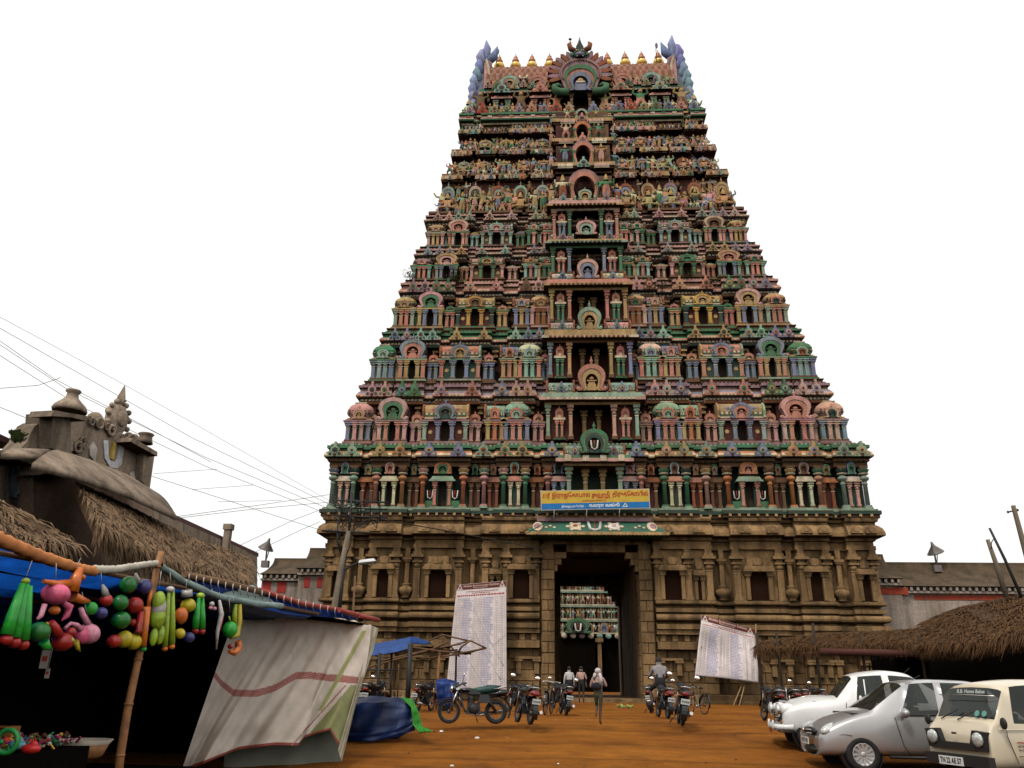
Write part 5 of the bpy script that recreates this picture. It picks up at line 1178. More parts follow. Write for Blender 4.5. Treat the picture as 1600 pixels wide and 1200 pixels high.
# ------------------------------------------------------------------ thatch
M_TH = mk_stone('thatch_base', (.10, .055, .022), (.03, .018, .008), 2)
m_straw, nt, b = new_mat('straw'); r = ramp(nt, noise(nt, 5, 4, .7), [(.3, (.045, .027, .015)), (.7, (.23, .145, .08))]); nt.links.new(r, b.inputs['Base Color']); b.inputs['Roughness'].default_value = .9; b.inputs['Specular IOR Level'].default_value = .15
m_straw2 = m_straw.copy(); m_straw2.name = 'old_straw'; _e = [q for q in m_straw2.node_tree.nodes if q.type == 'VALTORGB'][0].color_ramp.elements; _e[0].color = (.03, .014, .006, 1); _e[1].color = (.14, .07, .028, 1)
def thatch(name, label, ridge, edge, n, hang=.5, parts=None):
    """ridge, edge: matching lists of points; a real-thickness sheet covered in palm straw"""
    o = empty(name, (0, 0, 0), label=label, cat='thatch roof')
    A = [Vector(p) for p in ridge]; B = [Vector(p) for p in edge]; k = len(A); mb = MB(); dn = Vector((0, 0, -.22))
    V = A + B + [p + dn for p in A] + [p + dn for p in B]
    F = [(i, i + 1, k + i + 1, k + i) for i in range(k - 1)] + [(2 * k + i, 3 * k + i, 3 * k + i + 1, 2 * k + i + 1) for i in range(k - 1)] + [(k + i, k + i + 1, 3 * k + i + 1, 3 * k + i) for i in range(k - 1)] + [(0, k, 3 * k, 2 * k), (k - 1, 3 * k - 1, 4 * k - 1, 2 * k - 1)]
    mb.add(V, F); link('palm_mat', mb.mesh('palm_mat', [M_TH]), o)
    mb = MB(); rr = random.Random(len(name) + n)
    for q in range(n):
        t = rr.random() * (k - 1); i = min(int(t), k - 2); t -= i; s = rr.random() ** .8; edgey = rr.random() < .28
        if edgey: s = 1
        a = A[i].lerp(A[i + 1], t); b_ = B[i].lerp(B[i + 1], t); p = a.lerp(b_, s); d = (b_ - a).normalized(); e = (B[i + 1] - B[i]).normalized(); up = e.cross(d); up = up if up.z > 0 else -up
        L = rr.uniform(.25, .7) * max(1, (b_ - a).length / 3.6); dirv = (d + e * rr.uniform(-.6, .6) + up * rr.uniform(-.05, .22)).normalized()
        if edgey: dirv = (dirv + Vector((0, 0, -rr.uniform(.2, 1.6)))).normalized(); L = rr.uniform(.2, hang)
        w = rr.uniform(.008, .02) * max(1, (b_ - a).length / 6); sv = dirv.cross(Vector((rr.uniform(-1, 1), rr.uniform(-1, 1), 1))).normalized() * w
        p = p + up * .03; m = p + dirv * L * .6 + Vector((0, 0, -.02)); e2 = p + dirv * L + Vector((0, 0, -L * .25))
        mb.add([p - sv, p + sv, m + sv * .8, m - sv * .8, e2], [(0, 1, 2, 3), (3, 2, 4)])
    tag(link('straw', mb.mesh('straw', [m_straw2 if parts else m_straw]), o), kind='stuff')
    if parts: parts(o)
    return o
thatch('thatched_awning', 'ragged palm thatch awning over the toy stalls below the gatehouse', [onl(118, 752, 4.0), onl(200, 790, 4.0), onl(300, 838, 4.0), onl(395, 872, 4.2)], [onl(150, 815, 2.1), onl(215, 852, 2.1), onl(290, 882, 2.2), onl(392, 908, 2.5)], 7000, .6)
thatch('thatched_awning', 'old dark thatch slope at the far left edge above the blue tarpaulin', [onl(-60, 760, 3.2), onl(20, 790, 3.2), onl(90, 830, 3.2)], [onl(-60, 815, 2.0), onl(20, 838, 2.0), onl(105, 850, 2.0)], 1500, .5)
def hut(o):
    for u, v, Y in ((1214, 1000, -7), (1271, 985, -7), (1345, 1004, -7), (1437, 1004, -7.5), (1183, 1000, -7)):
        p = at(u, v, Y=Y); mb = MB(); mb.tube([(0, 0, .45 - p.z), (0.02, 0, -1), (0, 0, .3)], .065, 7); link('post', mb.mesh('post', [flat('dark_pole', (.035, .022, .014), .9)]), o, p)
    mb = MB(); a, b_ = at(1183, 1022, Y=-7), at(1445, 1018, Y=-7.5); mb.tube([a, b_], .07, 6); a, b_ = at(1280, 1018, Y=-7.3), at(1460, 1022, Y=-7.6); mb.tube([a, b_], .16, 6); link('beam', mb.mesh('beam', [flat('red_beam', (.07, .02, .012), .9)]), o)
thatch('thatched_shelter', 'shaggy thatched shelter roof on thin poles behind the parked cars', [at(1190, 1001, Y=-6.2), at(1290, 989, Y=-5.6), at(1380, 985, Y=-5.4), at(1450, 980, Y=-5.2), at(1480, 972, Y=-5)], [at(1180, 1012, Y=-7), at(1270, 1008, Y=-7), at(1350, 1006, Y=-7), at(1430, 1004, Y=-7.5), at(1470, 1004, Y=-8)], 5000, .75, hut)
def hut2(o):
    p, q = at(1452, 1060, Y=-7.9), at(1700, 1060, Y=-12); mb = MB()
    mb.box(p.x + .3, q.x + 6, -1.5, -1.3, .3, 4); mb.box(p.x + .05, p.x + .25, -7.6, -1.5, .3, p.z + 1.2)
    link('back_wall', mb.mesh('back_wall', [flat('black_cloth_and_shade', (.006, .005, .004), .95, spec=.0)]), o)  # near-black wall colour stands for the unlit hut interior
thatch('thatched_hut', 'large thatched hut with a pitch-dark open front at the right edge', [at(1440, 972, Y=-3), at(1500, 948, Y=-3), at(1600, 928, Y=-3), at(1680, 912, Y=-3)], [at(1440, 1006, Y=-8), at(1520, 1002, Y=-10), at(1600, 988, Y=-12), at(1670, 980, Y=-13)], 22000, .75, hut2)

# ------------------------------------------------------------------ poles and wires
M_CONC = mk_stone('concrete', (.25, .19, .13), (.09, .07, .05), 2); M_BLK = flat('black_iron', (.012, .011, .01), .6)
def pole(name, pts, r, label, mat=None, extra=None, group=None):
    o = empty(name, pts[0], label=label, cat='pole', group=group); base = Vector(pts[0]); mb = MB(); mb.tube([Vector(p) - base for p in pts], r, 8); link('shaft', mb.mesh('shaft', [mat or M_CONC]), o)
    if extra: extra(o, base)
    return o
YP = -13.0
def lampx(o, base):
    def T_(nm, pts, r, mat=M_BLK): mb = MB(); mb.tube([at(u, v, Y=YP) - base for u, v in pts], r, 7); link(nm, mb.mesh(nm, [mat]), o)
    T_('black_conduit', [(528, 975), (533, 920), (541, 850)], .09); T_('crossarm', [(503, 829), (579, 833)], .05); T_('upper_mast', [(543, 850), (547, 812), (550, 770)], .05)
    T_('lamp_arm', [(538, 892), (548, 884), (562, 878)], .035)
    for v in (782, 793, 806): T_('rail', [(525, v), (606, v + 3)], .035)
    for u in (533, 548, 563, 578, 593): T_('upright', [(u, 768), (u + 1, 815)], .03)
    mb = MB(); mb.box(-.34, .34, -.12, .12, -.06, .05, top=.8); mb.box(-.3, .3, -.1, .1, -.13, -.06, 1); link('lamp_head', mb.mesh('lamp_head', [flat('lamp_shell', (.75, .73, .7), .4), flat('lamp_under', (.05, .045, .04), .3)]), o, at(574, 876, Y=YP) - base, 0, (0, R_(-6), 0))
    rr = random.Random(2); mb = MB()
    for q in range(16):
        pts = [(rr.uniform(515, 600), rr.uniform(775, 815)) for _ in range(2)]; mid = ((pts[0][0] + pts[1][0]) / 2 + rr.uniform(-8, 8), max(pts[0][1], pts[1][1]) + rr.uniform(2, 16)); mb.tube([at(*p_, Y=YP + rr.uniform(-.4, .4)) - base for p_ in (pts[0], mid, pts[1])], .02, 4)
    for q in range(7): mb.tube([at(rr.uniform(520, 575), 812, Y=YP) - base, at(rr.uniform(525, 550), 845, Y=YP) - base, at(537 + rr.uniform(-4, 4), 870, Y=YP) - base], .02, 4)
    tag(link('cable_tangle', mb.mesh('cable_tangle', [M_BLK]), o), kind='stuff')
pole('street_lamp_pole', [at(519, 975, Y=YP) - Vector((0.3, 0, 1.8)), at(519, 975, Y=YP), at(532, 895, Y=YP), at(545, 830, Y=YP)], [.17, .16, .13, .1], 'leaning concrete pole with a street lamp and a rack of tangled wires', None, lampx)
def arm(u0, v0, u1, v1, Y):
    def f(o, base): mb = MB(); mb.tube([at(u0, v0, Y=Y) - base, at(u1, v1, Y=Y) - base], .04, 6); mb.ball(at(u0, v0, Y=Y) - base, .07, 6, 4); mb.ball(at(u1, v1, Y=Y) - base, .07, 6, 4); link('crossarm', mb.mesh('crossarm', [M_BLK]), o)
    return f
pole('utility_pole', [at(1640, 1000, Y=-3), at(1602, 860, Y=-3), at(1583, 790, Y=-3)], [.15, .14, .11], 'stout concrete utility pole with a crossarm at the right edge', None, arm(1575, 800, 1590, 797, -3), 'poles at the right')
pole('utility_pole', [at(1608, 960, Y=-5), at(1570, 874, Y=-5), at(1546, 825, Y=-5)], [.09, .07, .055], 'thin dark leaning pole with a curled bracket above the thatched hut', M_BLK, lambda o, b: link('bracket', MB().tube([at(1556, 846, Y=-5) - b, at(1552, 843, Y=-5) - b, at(1549, 848, Y=-5) - b, at(1549, 858, Y=-5) - b], .025, 5).mesh('bracket', [M_BLK]), o), 'poles at the right')
pole('utility_pole', [at(1575, 940, Y=-1), at(1556, 880, Y=-1), at(1543, 843, Y=-1)], [.14, .12, .1], 'short grey concrete pole in front of the long right-hand roof', None, None, 'poles at the right')
WL = [([(-40, 474), (120, 560), (300, 660), (545, 800)], 'upper'), ([(-40, 490), (100, 570), (300, 684), (540, 800)], 'a'), ([(-40, 512), (100, 605), (320, 714), (538, 805)], 'b'), ([(-40, 530), (120, 632), (320, 728), (535, 812)], 'c'), ([(-40, 505), (85, 592), (200, 652), (330, 722)], 'd'),
      ([(-40, 610), (60, 602), (95, 590)], 'e'), ([(-40, 620), (58, 660), (240, 745), (500, 828)], 'f'), ([(240, 740), (340, 733)], 'g'), ([(300, 765), (395, 758)], 'h'), ([(270, 808), (400, 790), (520, 772)], 'i'), ([(265, 811), (400, 795), (520, 784)], 'j'), ([(375, 852), (460, 812), (512, 792)], 'k'), ([(400, 862), (470, 828), (500, 815)], 'l'), ([(340, 784), (440, 782)], 'm'),
      ([(578, 808), (700, 830), (850, 858)], 'n'), ([(820, 835), (855, 815), (893, 798)], 'o'), ([(520, 776), (620, 790), (760, 800), (850, 810)], 'p')]
lbl = ['topmost faint overhead wire sloping down from the upper left to the lamp pole', 'second overhead wire from the top sloping down to the lamp pole', 'third overhead wire passing just over the gatehouse crest', 'fourth overhead wire passing over the gatehouse urn', 'overhead wire crossing close above the gatehouse urn cap', 'short branch wire at the left edge above the gatehouse', 'lower overhead wire passing behind the gatehouse parapet', 'short wire leaving the gatehouse parapet to the right', 'short nearly level wire in the sky right of the gatehouse', 'level pair wire, the upper one, running to the tower corner', 'level pair wire, the lower one, running to the tower corner', 'wire rising from the long house roof to the tower corner', 'wire rising past the loudspeaker to the tower corner', 'short level wire between gatehouse and lamp pole', 'black cable sagging across the stone cornice towards the gate', 'black cable crossing the green porch eave diagonally', 'thin cable running across the lowest painted storey to the banner']
for (pts, k), lb in zip(WL, lbl):
    P = [at(u, v, Y=(-1.4 if k in 'nop' else -13 - 10 * max(0, (540 - u)) / 540)) for u, v in pts]
    if k == 'p' or k == 'n': P[0] = at(*pts[0], Y=-12)
    if k == 'o': P = [at(u, v, Y=-1.75) for u, v in pts]
    Q = []
    for i in range(len(P) - 1):
        for j in range(6): Q.append(P[i].lerp(P[i + 1], j / 6))
    Q.append(P[-1]); mb = MB(); mb.tube(Q, .026 if k == 'n' else .020 if k == 'o' else .007 if k in ('upper', 'g', 'h', 'm', 'p') else .009, 4)
    tag(link('overhead_wire', mb.mesh('overhead_wire', [M_BLK if k in 'no' else flat('wire_grey', (.10, .095, .09), .7)])), lb, 'wire', 'overhead wires')
# little bushes rooted in the painted storeys
def bush(u, v, Y, r, n, label, col=M_LEAF):
    p = at(u, v, Y=Y); mb = MB(); rr = random.Random(u)
    for q in range(n):
        c = Vector((rr.gauss(0, .45), rr.gauss(0, .3), rr.gauss(.1, .4))) * r; a = Vector((rr.uniform(-1, 1), rr.uniform(-1, 1), rr.uniform(-.4, 1))).normalized() * rr.uniform(.05, .11); s = a.cross(Vector((0, 0, 1))).normalized() * .03
        mb.add([c - s, c + s, c + a], [(0, 1, 2)])
    o = empty('wild_bush', p, label=label, cat='bush', group='wild plants on the tower'); o2 = link('foliage', mb.mesh('foliage', [col]), o); o2['kind'] = 'stuff'
    mb = MB(); mb.tube([(0, .3, -r * .6), (0, 0, 0), (.05, 0, r * .4)], .03, 5); mb.tube([(0, 0, -.1), (-r * .4, 0, r * .3)], .02, 5); link('stem', mb.mesh('stem', [flat('twig', (.06, .035, .02), .9)]), o)
LF2 = flat('dry_leaf', (.085, .07, .02), .85)
bush(713, 434, 3.2, .75, 900, 'dark green bush sprouting from the fourth painted storey, upper left'); bush(640, 430, 3.2, .5, 300, 'low weed beside the corner dome of the fourth painted storey, upper left', LF2)
bush(1075, 432, 3.2, .65, 500, 'brownish creeper on the fourth painted storey right of the central bay', LF2); bush(1035, 447, 2.8, .6, 450, 'dry creeper hanging over the cornice right of the central bay', LF2); bush(1112, 440, 2.9, .5, 300, 'green weed at the right of the brownish creeper', M_LEAF)

# ------------------------------------------------------------------ lettering helper
def text_shape(s):
    cu = bpy.data.curves.new('text', 'FONT'); cu.body = s; cu.size = 1; cu.offset = .028; cu.resolution_u = 2; o = bpy.data.objects.new('text', cu); COL.objects.link(o)
    dg = bpy.context.evaluated_depsgraph_get(); dg.update(); me = bpy.data.meshes.new_from_object(o.evaluated_get(dg))
    V = [(v.co.x, v.co.y) for v in me.vertices]; F = [tuple(p.vertices) for p in me.polygons]
    bpy.data.objects.remove(o); bpy.data.curves.remove(cu); bpy.data.meshes.remove(me)
    if not V: return [(0, 0)], []
    x0, x1 = min(v[0] for v in V), max(v[0] for v in V); y0, y1 = min(v[1] for v in V), max(v[1] for v in V)
    return [((x - x0) / (x1 - x0), (y - y0) / (y1 - y0)) for x, y in V], F
class Quad:
    """flat sheet given by four corners (top-left, top-right, bottom-right, bottom-left); s to the right, t downwards"""
    def __init__(q, TL, TR, BR, BL): q.c = [Vector(p) for p in (TL, TR, BR, BL)]; q.n = (q.c[1] - q.c[0]).cross(q.c[3] - q.c[0]).normalized(); q.n = q.n if q.n.y < 0 else -q.n; q.wave = None
    def p(q, s, t, lift=0):
        a = q.c[0].lerp(q.c[1], s); b = q.c[3].lerp(q.c[2], s); r = a.lerp(b, t) + q.n * lift
        if q.wave: r = r + q.n * q.wave(s, t)
        return r
    def rect(q, mb, s0, s1, t0, t1, lift, tint, nx=1):
        for i in range(nx):
            a, b = s0 + (s1 - s0) * i / nx, s0 + (s1 - s0) * (i + 1) / nx; mb.add([q.p(a, t1, lift), q.p(b, t1, lift), q.p(b, t0, lift), q.p(a, t0, lift)], [(0, 1, 2, 3)], 0, tint)
    def text(q, mb, s, s0, s1, t0, t1, lift, tint):
        V, F = text_shape(s); mb.add([q.p(s0 + (s1 - s0) * x, t1 + (t0 - t1) * y, lift) for x, y in V], F, 0, tint)
def print_mat(name):
    m, nt, b = new_mat(name); n = nt.nodes.new('ShaderNodeAttribute'); n.attribute_name = 'tint'
    f = ramp(nt, noise(nt, 3, 4, .6), [(.3, .82), (.7, 1.06)]); nt.links.new(mixc(nt, 1.0, n.outputs['Color'], f, 'MULTIPLY'), b.inputs['Base Color']); b.inputs['Roughness'].default_value = .55; b.inputs['Specular IOR Level'].default_value = .3; return m
M_PRINT = print_mat('printed_vinyl')
def translucent(m, k):
    nt = m.node_tree; b = nt.nodes['Principled BSDF']; out = [n for n in nt.nodes if n.type == 'OUTPUT_MATERIAL'][0]
    t = nt.nodes.new('ShaderNodeBsdfTranslucent'); s_ = nt.nodes.new('ShaderNodeMixShader'); s_.inputs[0].default_value = k
    if b.inputs['Base Color'].links: nt.links.new(b.inputs['Base Color'].links[0].from_socket, t.inputs['Color'])
    else: t.inputs['Color'].default_value = b.inputs['Base Color'].default_value
    nt.links.new(b.outputs[0], s_.inputs[1]); nt.links.new(t.outputs[0], s_.inputs[2]); nt.links.new(s_.outputs[0], out.inputs['Surface']); return m
M_CLOTH = translucent(print_mat('thin_cloth'), .45)
# yellow and blue banner
YB = -1.0
Q = Quad(at(844.5, 767, Y=YB), at(1014.5, 763.5, Y=YB), at(1016, 794, Y=YB - .05), at(845.5, 797.5, Y=YB - .05))
bn = empty('temple_banner', Q.p(.5, .5), label='long yellow and blue name banner with red lettering above the gate porch', cat='banner'); loc = Q.p(.5, .5)
Q.c = [p - loc for p in Q.c]
mb = MB(); n = 12
mb.add([Q.p(0, 1), Q.p(1, 1), Q.p(1, 0), Q.p(0, 0), Q.p(0, 1, -.05), Q.p(1, 1, -.05), Q.p(1, 0, -.05), Q.p(0, 0, -.05)], [(0, 1, 2, 3), (7, 6, 5, 4), (0, 4, 5, 1), (1, 5, 6, 2), (2, 6, 7, 3), (3, 7, 4, 0)], 0, (.5, .42, .36)); link('frame', mb.mesh('frame', [M_PRINT]), bn)
mb = MB(); Q.rect(mb, .006, .994, .03, .66, .006, (.52, .33, .03)); link('yellow_field', mb.mesh('yellow_field', [M_PRINT]), bn)
mb = MB(); Q.rect(mb, .006, .994, .665, .97, .006, (.0, .13, .36)); link('blue_field', mb.mesh('blue_field', [M_PRINT]), bn)
mb = MB()
for w, a, b_ in (('ஸ்ரீ', .018, .085), ('இராஜேகாபால', .105, .455), ('சுவாமி', .47, .635), ('திருக்ேகாயில்', .66, .985)): Q.text(mb, w, a, b_, .09, .46, .014, (.36, .008, .005))
Q.text(mb, 'மன்னார்குடி', .375, .60, .50, .625, .014, (.4, .02, .015))
link('red_lettering', mb.mesh('red_lettering', [M_PRINT]), bn)
mb = MB(); Q.text(mb, 'இைறபணியில் -', .19, .41, .76, .92, .014, (.6, .6, .6)); Q.text(mb, 'கனரா வங்கி', .44, .72, .69, .93, .014, (.68, .68, .68))
mb.add([Q.p(.745, .91, .014), Q.p(.8, .91, .014), Q.p(.773, .69, .014), Q.p(.758, .86, .016), Q.p(.788, .86, .016), Q.p(.773, .76, .016)], [(0, 1, 4, 3), (1, 2, 5, 4), (2, 0, 3, 5)], 0, (.6, .6, .5)); tag(link('white_lettering', mb.mesh('white_lettering', [M_PRINT]), bn), kind='stuff')
for s in (.12, .42, .72): 
    mb = MB(); mb.tube([Q.p(s, 1.0), Q.p(s, 1.0) + Vector((-.02, .3, -.55))], .02, 5); link('tie_cord', mb.mesh('tie_cord', [flat('cord_white', (.5, .45, .4), .8)]), bn)
# large printed list boards
def list_board(label, TL, TR, BR, BL, header, rows, wave=None, creases=(), seed=1):
    Q = Quad(TL, TR, BR, BL); Q.wave = wave; loc = Q.p(.5, 1); Q.c = [p - loc for p in Q.c]
    o = empty('notice_board', loc, label=label, cat='poster', group='printed list boards leaning on the tower'); rr = random.Random(seed)
    mb = MB(); nx, ny = 24, 32
    V = [Q.p(i / nx, j / ny) for j in range(ny + 1) for i in range(nx + 1)]; W = [p - Q.n * .04 for p in V]; N = len(V); F = [(j * (nx + 1) + i, (j + 1) * (nx + 1) + i, (j + 1) * (nx + 1) + i + 1, j * (nx + 1) + i + 1) for j in range(ny) for i in range(nx)]
    edge = [i for i in range(nx + 1)] + [j * (nx + 1) + nx for j in range(1, ny + 1)] + [ny * (nx + 1) + i for i in range(nx - 1, -1, -1)] + [j * (nx + 1) for j in range(ny - 1, 0, -1)]
    F2 = [tuple(N + k for k in reversed(f)) for f in F] + [(edge[i], edge[(i + 1) % len(edge)], N + edge[(i + 1) % len(edge)], N + edge[i]) for i in range(len(edge))]
    mb.add(V + W, F + F2, 0, (.66, .56, .53), True); link('sheet', mb.mesh('sheet', [M_PRINT]), o)
    mb = MB(); Q.rect(mb, 0.002, .998, .002, header, .012, (.10, .014, .008), 12); link('header_band', mb.mesh('header_band', [M_PRINT]), o)
    mb = MB(); Q.text(mb, 'Mobile Environment Exhibits', .14, .86, .012, header * .58, .02, (.5, .32, .26)); Q.text(mb, 'Mannargudi', .34, .62, header * .66, header * .92, .02, (.45, .3, .25))
    for s in (.07, .92): 
        c = Q.p(s, header * .45, .02); 
        Q.rect(mb, s - .055, s + .055, header * .8, header * 1.0, .018, (.5, .42, .36)); mb.add([Q.p(s - .045, header * .8, .018), Q.p(s + .045, header * .8, .018), Q.p(s, -.01, .018)], [(0, 1, 2)], 0, (.5, .42, .36)); Q.rect(mb, s - .018, s + .018, header * .4, header * .8, .024, (.2, .06, .04))
    link('heading', mb.mesh('heading', [M_PRINT]), o)
    mb = MB(); t = header + .02
    def words_(s0, s1, t0, h, tint):
        s = s0
        while s < s1:
            w = rr.uniform(.02, .055); Q.rect(mb, s, min(s + w, s1), t0, t0 + h, .008, tint); s += w + .012
    words_(.2, .85, t, .008, (.28, .08, .07)); words_(.32, .68, t + .016, .008, (.28, .08, .07)); words_(.03, .97, t + .034, .013, (.38, .03, .03)); t0 = t + .065
    dt = (.975 - t0) / rows; cols = [(.04, .085, 0), (.10, .15, 0), (.17, .36, 1), (.38, .42, 0), (.44, .47, 0), (.49, .54, 0), (.56, .76, 1), (.80, .84, 0), (.88, .95, 0)]
    for r in range(rows):
        tt = t0 + r * dt
        for a, b_, nm in cols:
            if nm:
                s = a
                e = a + (b_ - a) * rr.uniform(.6, 1)
                while s < e: w = rr.uniform(.015, .05); Q.rect(mb, s, min(s + w, e), tt + dt * .2, tt + dt * .75, .008, (.33, .30, .42)); s += w + .008
            else: Q.rect(mb, a + .006, b_ - .006, tt + dt * .28, tt + dt * .62, .008, (.36, .28, .27))
    for s in (.03, .092, .16, .372, .43, .48, .55, .785, .86, .965): Q.rect(mb, s - .0018, s + .0018, t0, .98, .009, (.3, .2, .19))
    e = link('printed_rows', mb.mesh('printed_rows', [M_PRINT]), o); e['kind'] = 'stuff'
    for (a, b_, c, d) in creases:
        mb = MB(); P = [Q.p(a + (c - a) * k / 14, b_ + (d - b_) * k / 14, .0) for k in range(15)]; mb.tube(P, .022, 5, 0, (.62, .54, .5)); link('crease', mb.mesh('crease', [M_PRINT]), o)
    return o, Q
b1, q1 = list_board('tall white printed list board with diagonal folds left of the gate', at(714, 914, Y=-1.0), at(791, 907.5, Y=-1.0), at(791.5, 1080, Y=-1.5), at(697, 1077, Y=-1.5), .055, 52, None, ((.1, .18, .9, .9), (.3, .16, .95, .78), (.2, .62, .68, .98), (.98, .5, .75, .6)))
b2, q2 = list_board('smaller crumpled white printed list sheet tilted on sticks right of the gate', at(1096, 960.5, Y=-1.2), at(1179, 983, Y=-1.2), at(1185.5, 1066.5, Y=-1.7), at(1086.5, 1055, Y=-1.7), .10, 30, lambda s, t: .07 * math.sin(4 * s + 6 * t) + .05 * math.sin(11 * t - 5 * s) * (1 - s), (), 2)
for (a, b_) in (((1160, 1068), (1140, 1117)), ((1164, 1068), (1152, 1115)), ((1096, 1010), (1082, 1075)), ((1181, 975), (1180, 1066))):
    P = [at(*a, Y=-1.4) - b2.location, at(*b_, Y=-2.4 if a[1] > 1060 else -1.6) - b2.location]; mb = MB(); mb.tube(P, .035, 6); link('prop_stick', mb.mesh('prop_stick', [flat('bamboo', (.27, .16, .07), .7)]), b2)

# ------------------------------------------------------------------ the toy stall
st = empty('toy_stall', onl(245, 1190, 0), label='dark market stall with blue tarpaulin roof, rolled cloth edge and bamboo post', cat='market stall'); sl = st.location.copy()
M_BAM = flat('bamboo_brown', (.30, .13, .045), .6, var=.3); M_BLUE = translucent(flat('blue_tarp', (.006, .07, .34), .45, var=.3, scale=3), .5); M_DARKC = flat('black_cloth_and_shade', (.006, .005, .004), .95, spec=0)  # M_DARKC holds the darkness of the stall interior in its colour
def stp(name, pts, r, mat, n=8): mb = MB(); mb.tube([p - sl for p in pts], r, n); return link(name, mb.mesh(name, [mat]), st)
pp = [onl(u, v, 0) for u, v in ((252, 862), (246, 886), (232, 955), (216, 1030), (201, 1100), (188, 1180), (182, 1240))]
bp = stp('bamboo_post', pp, [.042, .044, .045, .047, .05, .052, .053], M_BAM)
for k in (1, 2, 3, 4, 5): mb = MB(); mb.tube([pp[k] - sl - Vector((0, 0, .012)), pp[k] - sl + Vector((0, 0, .012))], .058, 8); link('bamboo_knot', mb.mesh('bamboo_knot', [M_BAM]), bp)
def roll(name, px, r, col, nm, twist=5):
    P = [onl(u, v, -.03) - sl for u, v in px]; Qp = []
    for i in range(len(P) - 1):
        for j in range(10): Qp.append(P[i].lerp(P[i + 1], j / 10))
    Qp.append(P[-1]); mb = MB(); n = 12; vs = []
    rr = r if hasattr(r, '__len__') else [r, r]
    for i, p in enumerate(Qp):
        t = i / (len(Qp) - 1); R = rr[0] + (rr[-1] - rr[0]) * t; d = (Qp[min(i + 1, len(Qp) - 1)] - Qp[max(i - 1, 0)]).normalized(); u_ = d.cross(Vector((0, 0, 1))).normalized(); w = u_.cross(d)
        for k in range(n):
            a = 2 * math.pi * k / n; q = R * (1 + .11 * math.sin(3 * a + t * twist * 6.28 * len(P)) + .06 * math.sin(i * 1.7)); vs.append(p + (u_ * math.cos(a) + w * math.sin(a)) * q)
    mb.add(vs, [(i * n + k, i * n + (k + 1) % n, (i + 1) * n + (k + 1) % n, (i + 1) * n + k) for i in range(len(Qp) - 1) for k in range(n)], smooth=True)
    link(name, mb.mesh(name, [flat(nm, col, .8, var=.2)]), st)
roll('cloth_roll', [(-40, 822), (0, 843), (60, 868), (120, 888), (150, 893)], [.075, .055], (.55, .20, .06), 'cloth_orange'); roll('cloth_roll', [(145, 890), (180, 890), (215, 884), (244, 880)], [.05, .04], (.48, .42, .34), 'cloth_pale', 3)
roll('cloth_roll', [(250, 884), (285, 908), (340, 932), (400, 944), (440, 947)], [.045, .05], (.20, .26, .24), 'cloth_grey_green', 9)
stp('ridge_beam', [onl(288, 898, .1), onl(350, 910, .1), onl(412, 926, .1)], .05, flat('weathered_wood', (.16, .085, .04), .8))
M_REDB = flat('red_pole', (.30, .045, .03), .6, var=.3, scale=20)
stp('red_pole', [onl(405, 922, .1), onl(470, 943, .05), onl(530, 953, 0), onl(592, 968.5, 0)], .045, M_REDB)
for (a, b_) in (((530, 953), (558, 962)), ((560, 962), (591, 969))): stp('red_pole', [onl(*a, -.08), onl(*b_, -.08)], .05, M_REDB)
M_CORD = flat('cord_white', (.5, .45, .4), .8)
for k in range(26):
    u = 296 + k * 11.4; v = 898 + (u - 288) * .225 if u < 412 else 926 + (u - 412) * .235
    mb = MB(); mb.tube([onl(u, v - 3, -.06) - sl, onl(u - 1, v + 5, -.07) - sl, onl(u + 1, v + 12, 0) - sl], .008, 4); link('tie_cord', mb.mesh('tie_cord', [M_CORD]), st)
def stplate(name, px, offs, mat, thick=.03):
    P = [onl(u, v, o_) - sl for (u, v), o_ in zip(px, offs if hasattr(offs, '__len__') else [offs] * len(px))]; n = len(P); Qq = [p - FN * thick for p in P]; mb = MB()
    mb.add(P + Qq, [tuple(range(n)), tuple(range(2 * n - 1, n - 1, -1))] + [(i, i + n, (i + 1) % n + n, (i + 1) % n) for i in range(n)]); return link(name, mb.mesh(name, [mat]), st)
stplate('tarp_edge', [(252, 893), (300, 902), (372, 918), (372, 938), (300, 914)], .16, M_BLUE); stplate('tarp_edge', [(405, 925), (470, 944), (560, 963), (560, 968), (480, 962), (440, 955)], .14, M_BLUE)
M_GC = flat('cloth_grey_green', (.20, .26, .24), .8)
stplate('peaked_cloth', [(340, 930), (396, 914), (398, 944)], [.05, .3, 0], M_GC); stplate('peaked_cloth', [(396, 914), (425, 938), (436, 948), (398, 944.5)], [.31, .1, 0, 0], M_GC)
# blue tarpaulin roof seen from below: sagging strips between ridge battens
F0, F1 = onl(-160, 800, 0), onl(250, 884, 0)
A0 = Vector((-8.0, -36.4, 0)) - FD * 6; 
def W(a, off, z): p = A0 + FD * a - FN * off; return Vector((p.x, p.y, z)) - sl
for k in range(6):
    mb = MB(); V = []; n = 8; o0 = .1 + k * .72
    for i in range(13):
        for j in range(n + 1):
            V.append(W(2 + i * .98, o0 + .72 * j / n, 2.62 - (o0 + .72 * j / n) * .085 - .10 * math.sin(math.pi * j / n) - .03 * math.sin(i * 1.3 + k)))
    mb.add(V, [(i * (n + 1) + j, (i + 1) * (n + 1) + j, (i + 1) * (n + 1) + j + 1, i * (n + 1) + j + 1) for i in range(12) for j in range(n)], smooth=True); link('tarp_strip', mb.mesh('tarp_strip', [M_BLUE]), st)
    stp('batten', [W(2, o0, 2.60 - o0 * .085) + sl, W(13.8, o0, 2.60 - o0 * .085) + sl], .03, flat('weathered_wood', (.16, .085, .04), .8), 6)
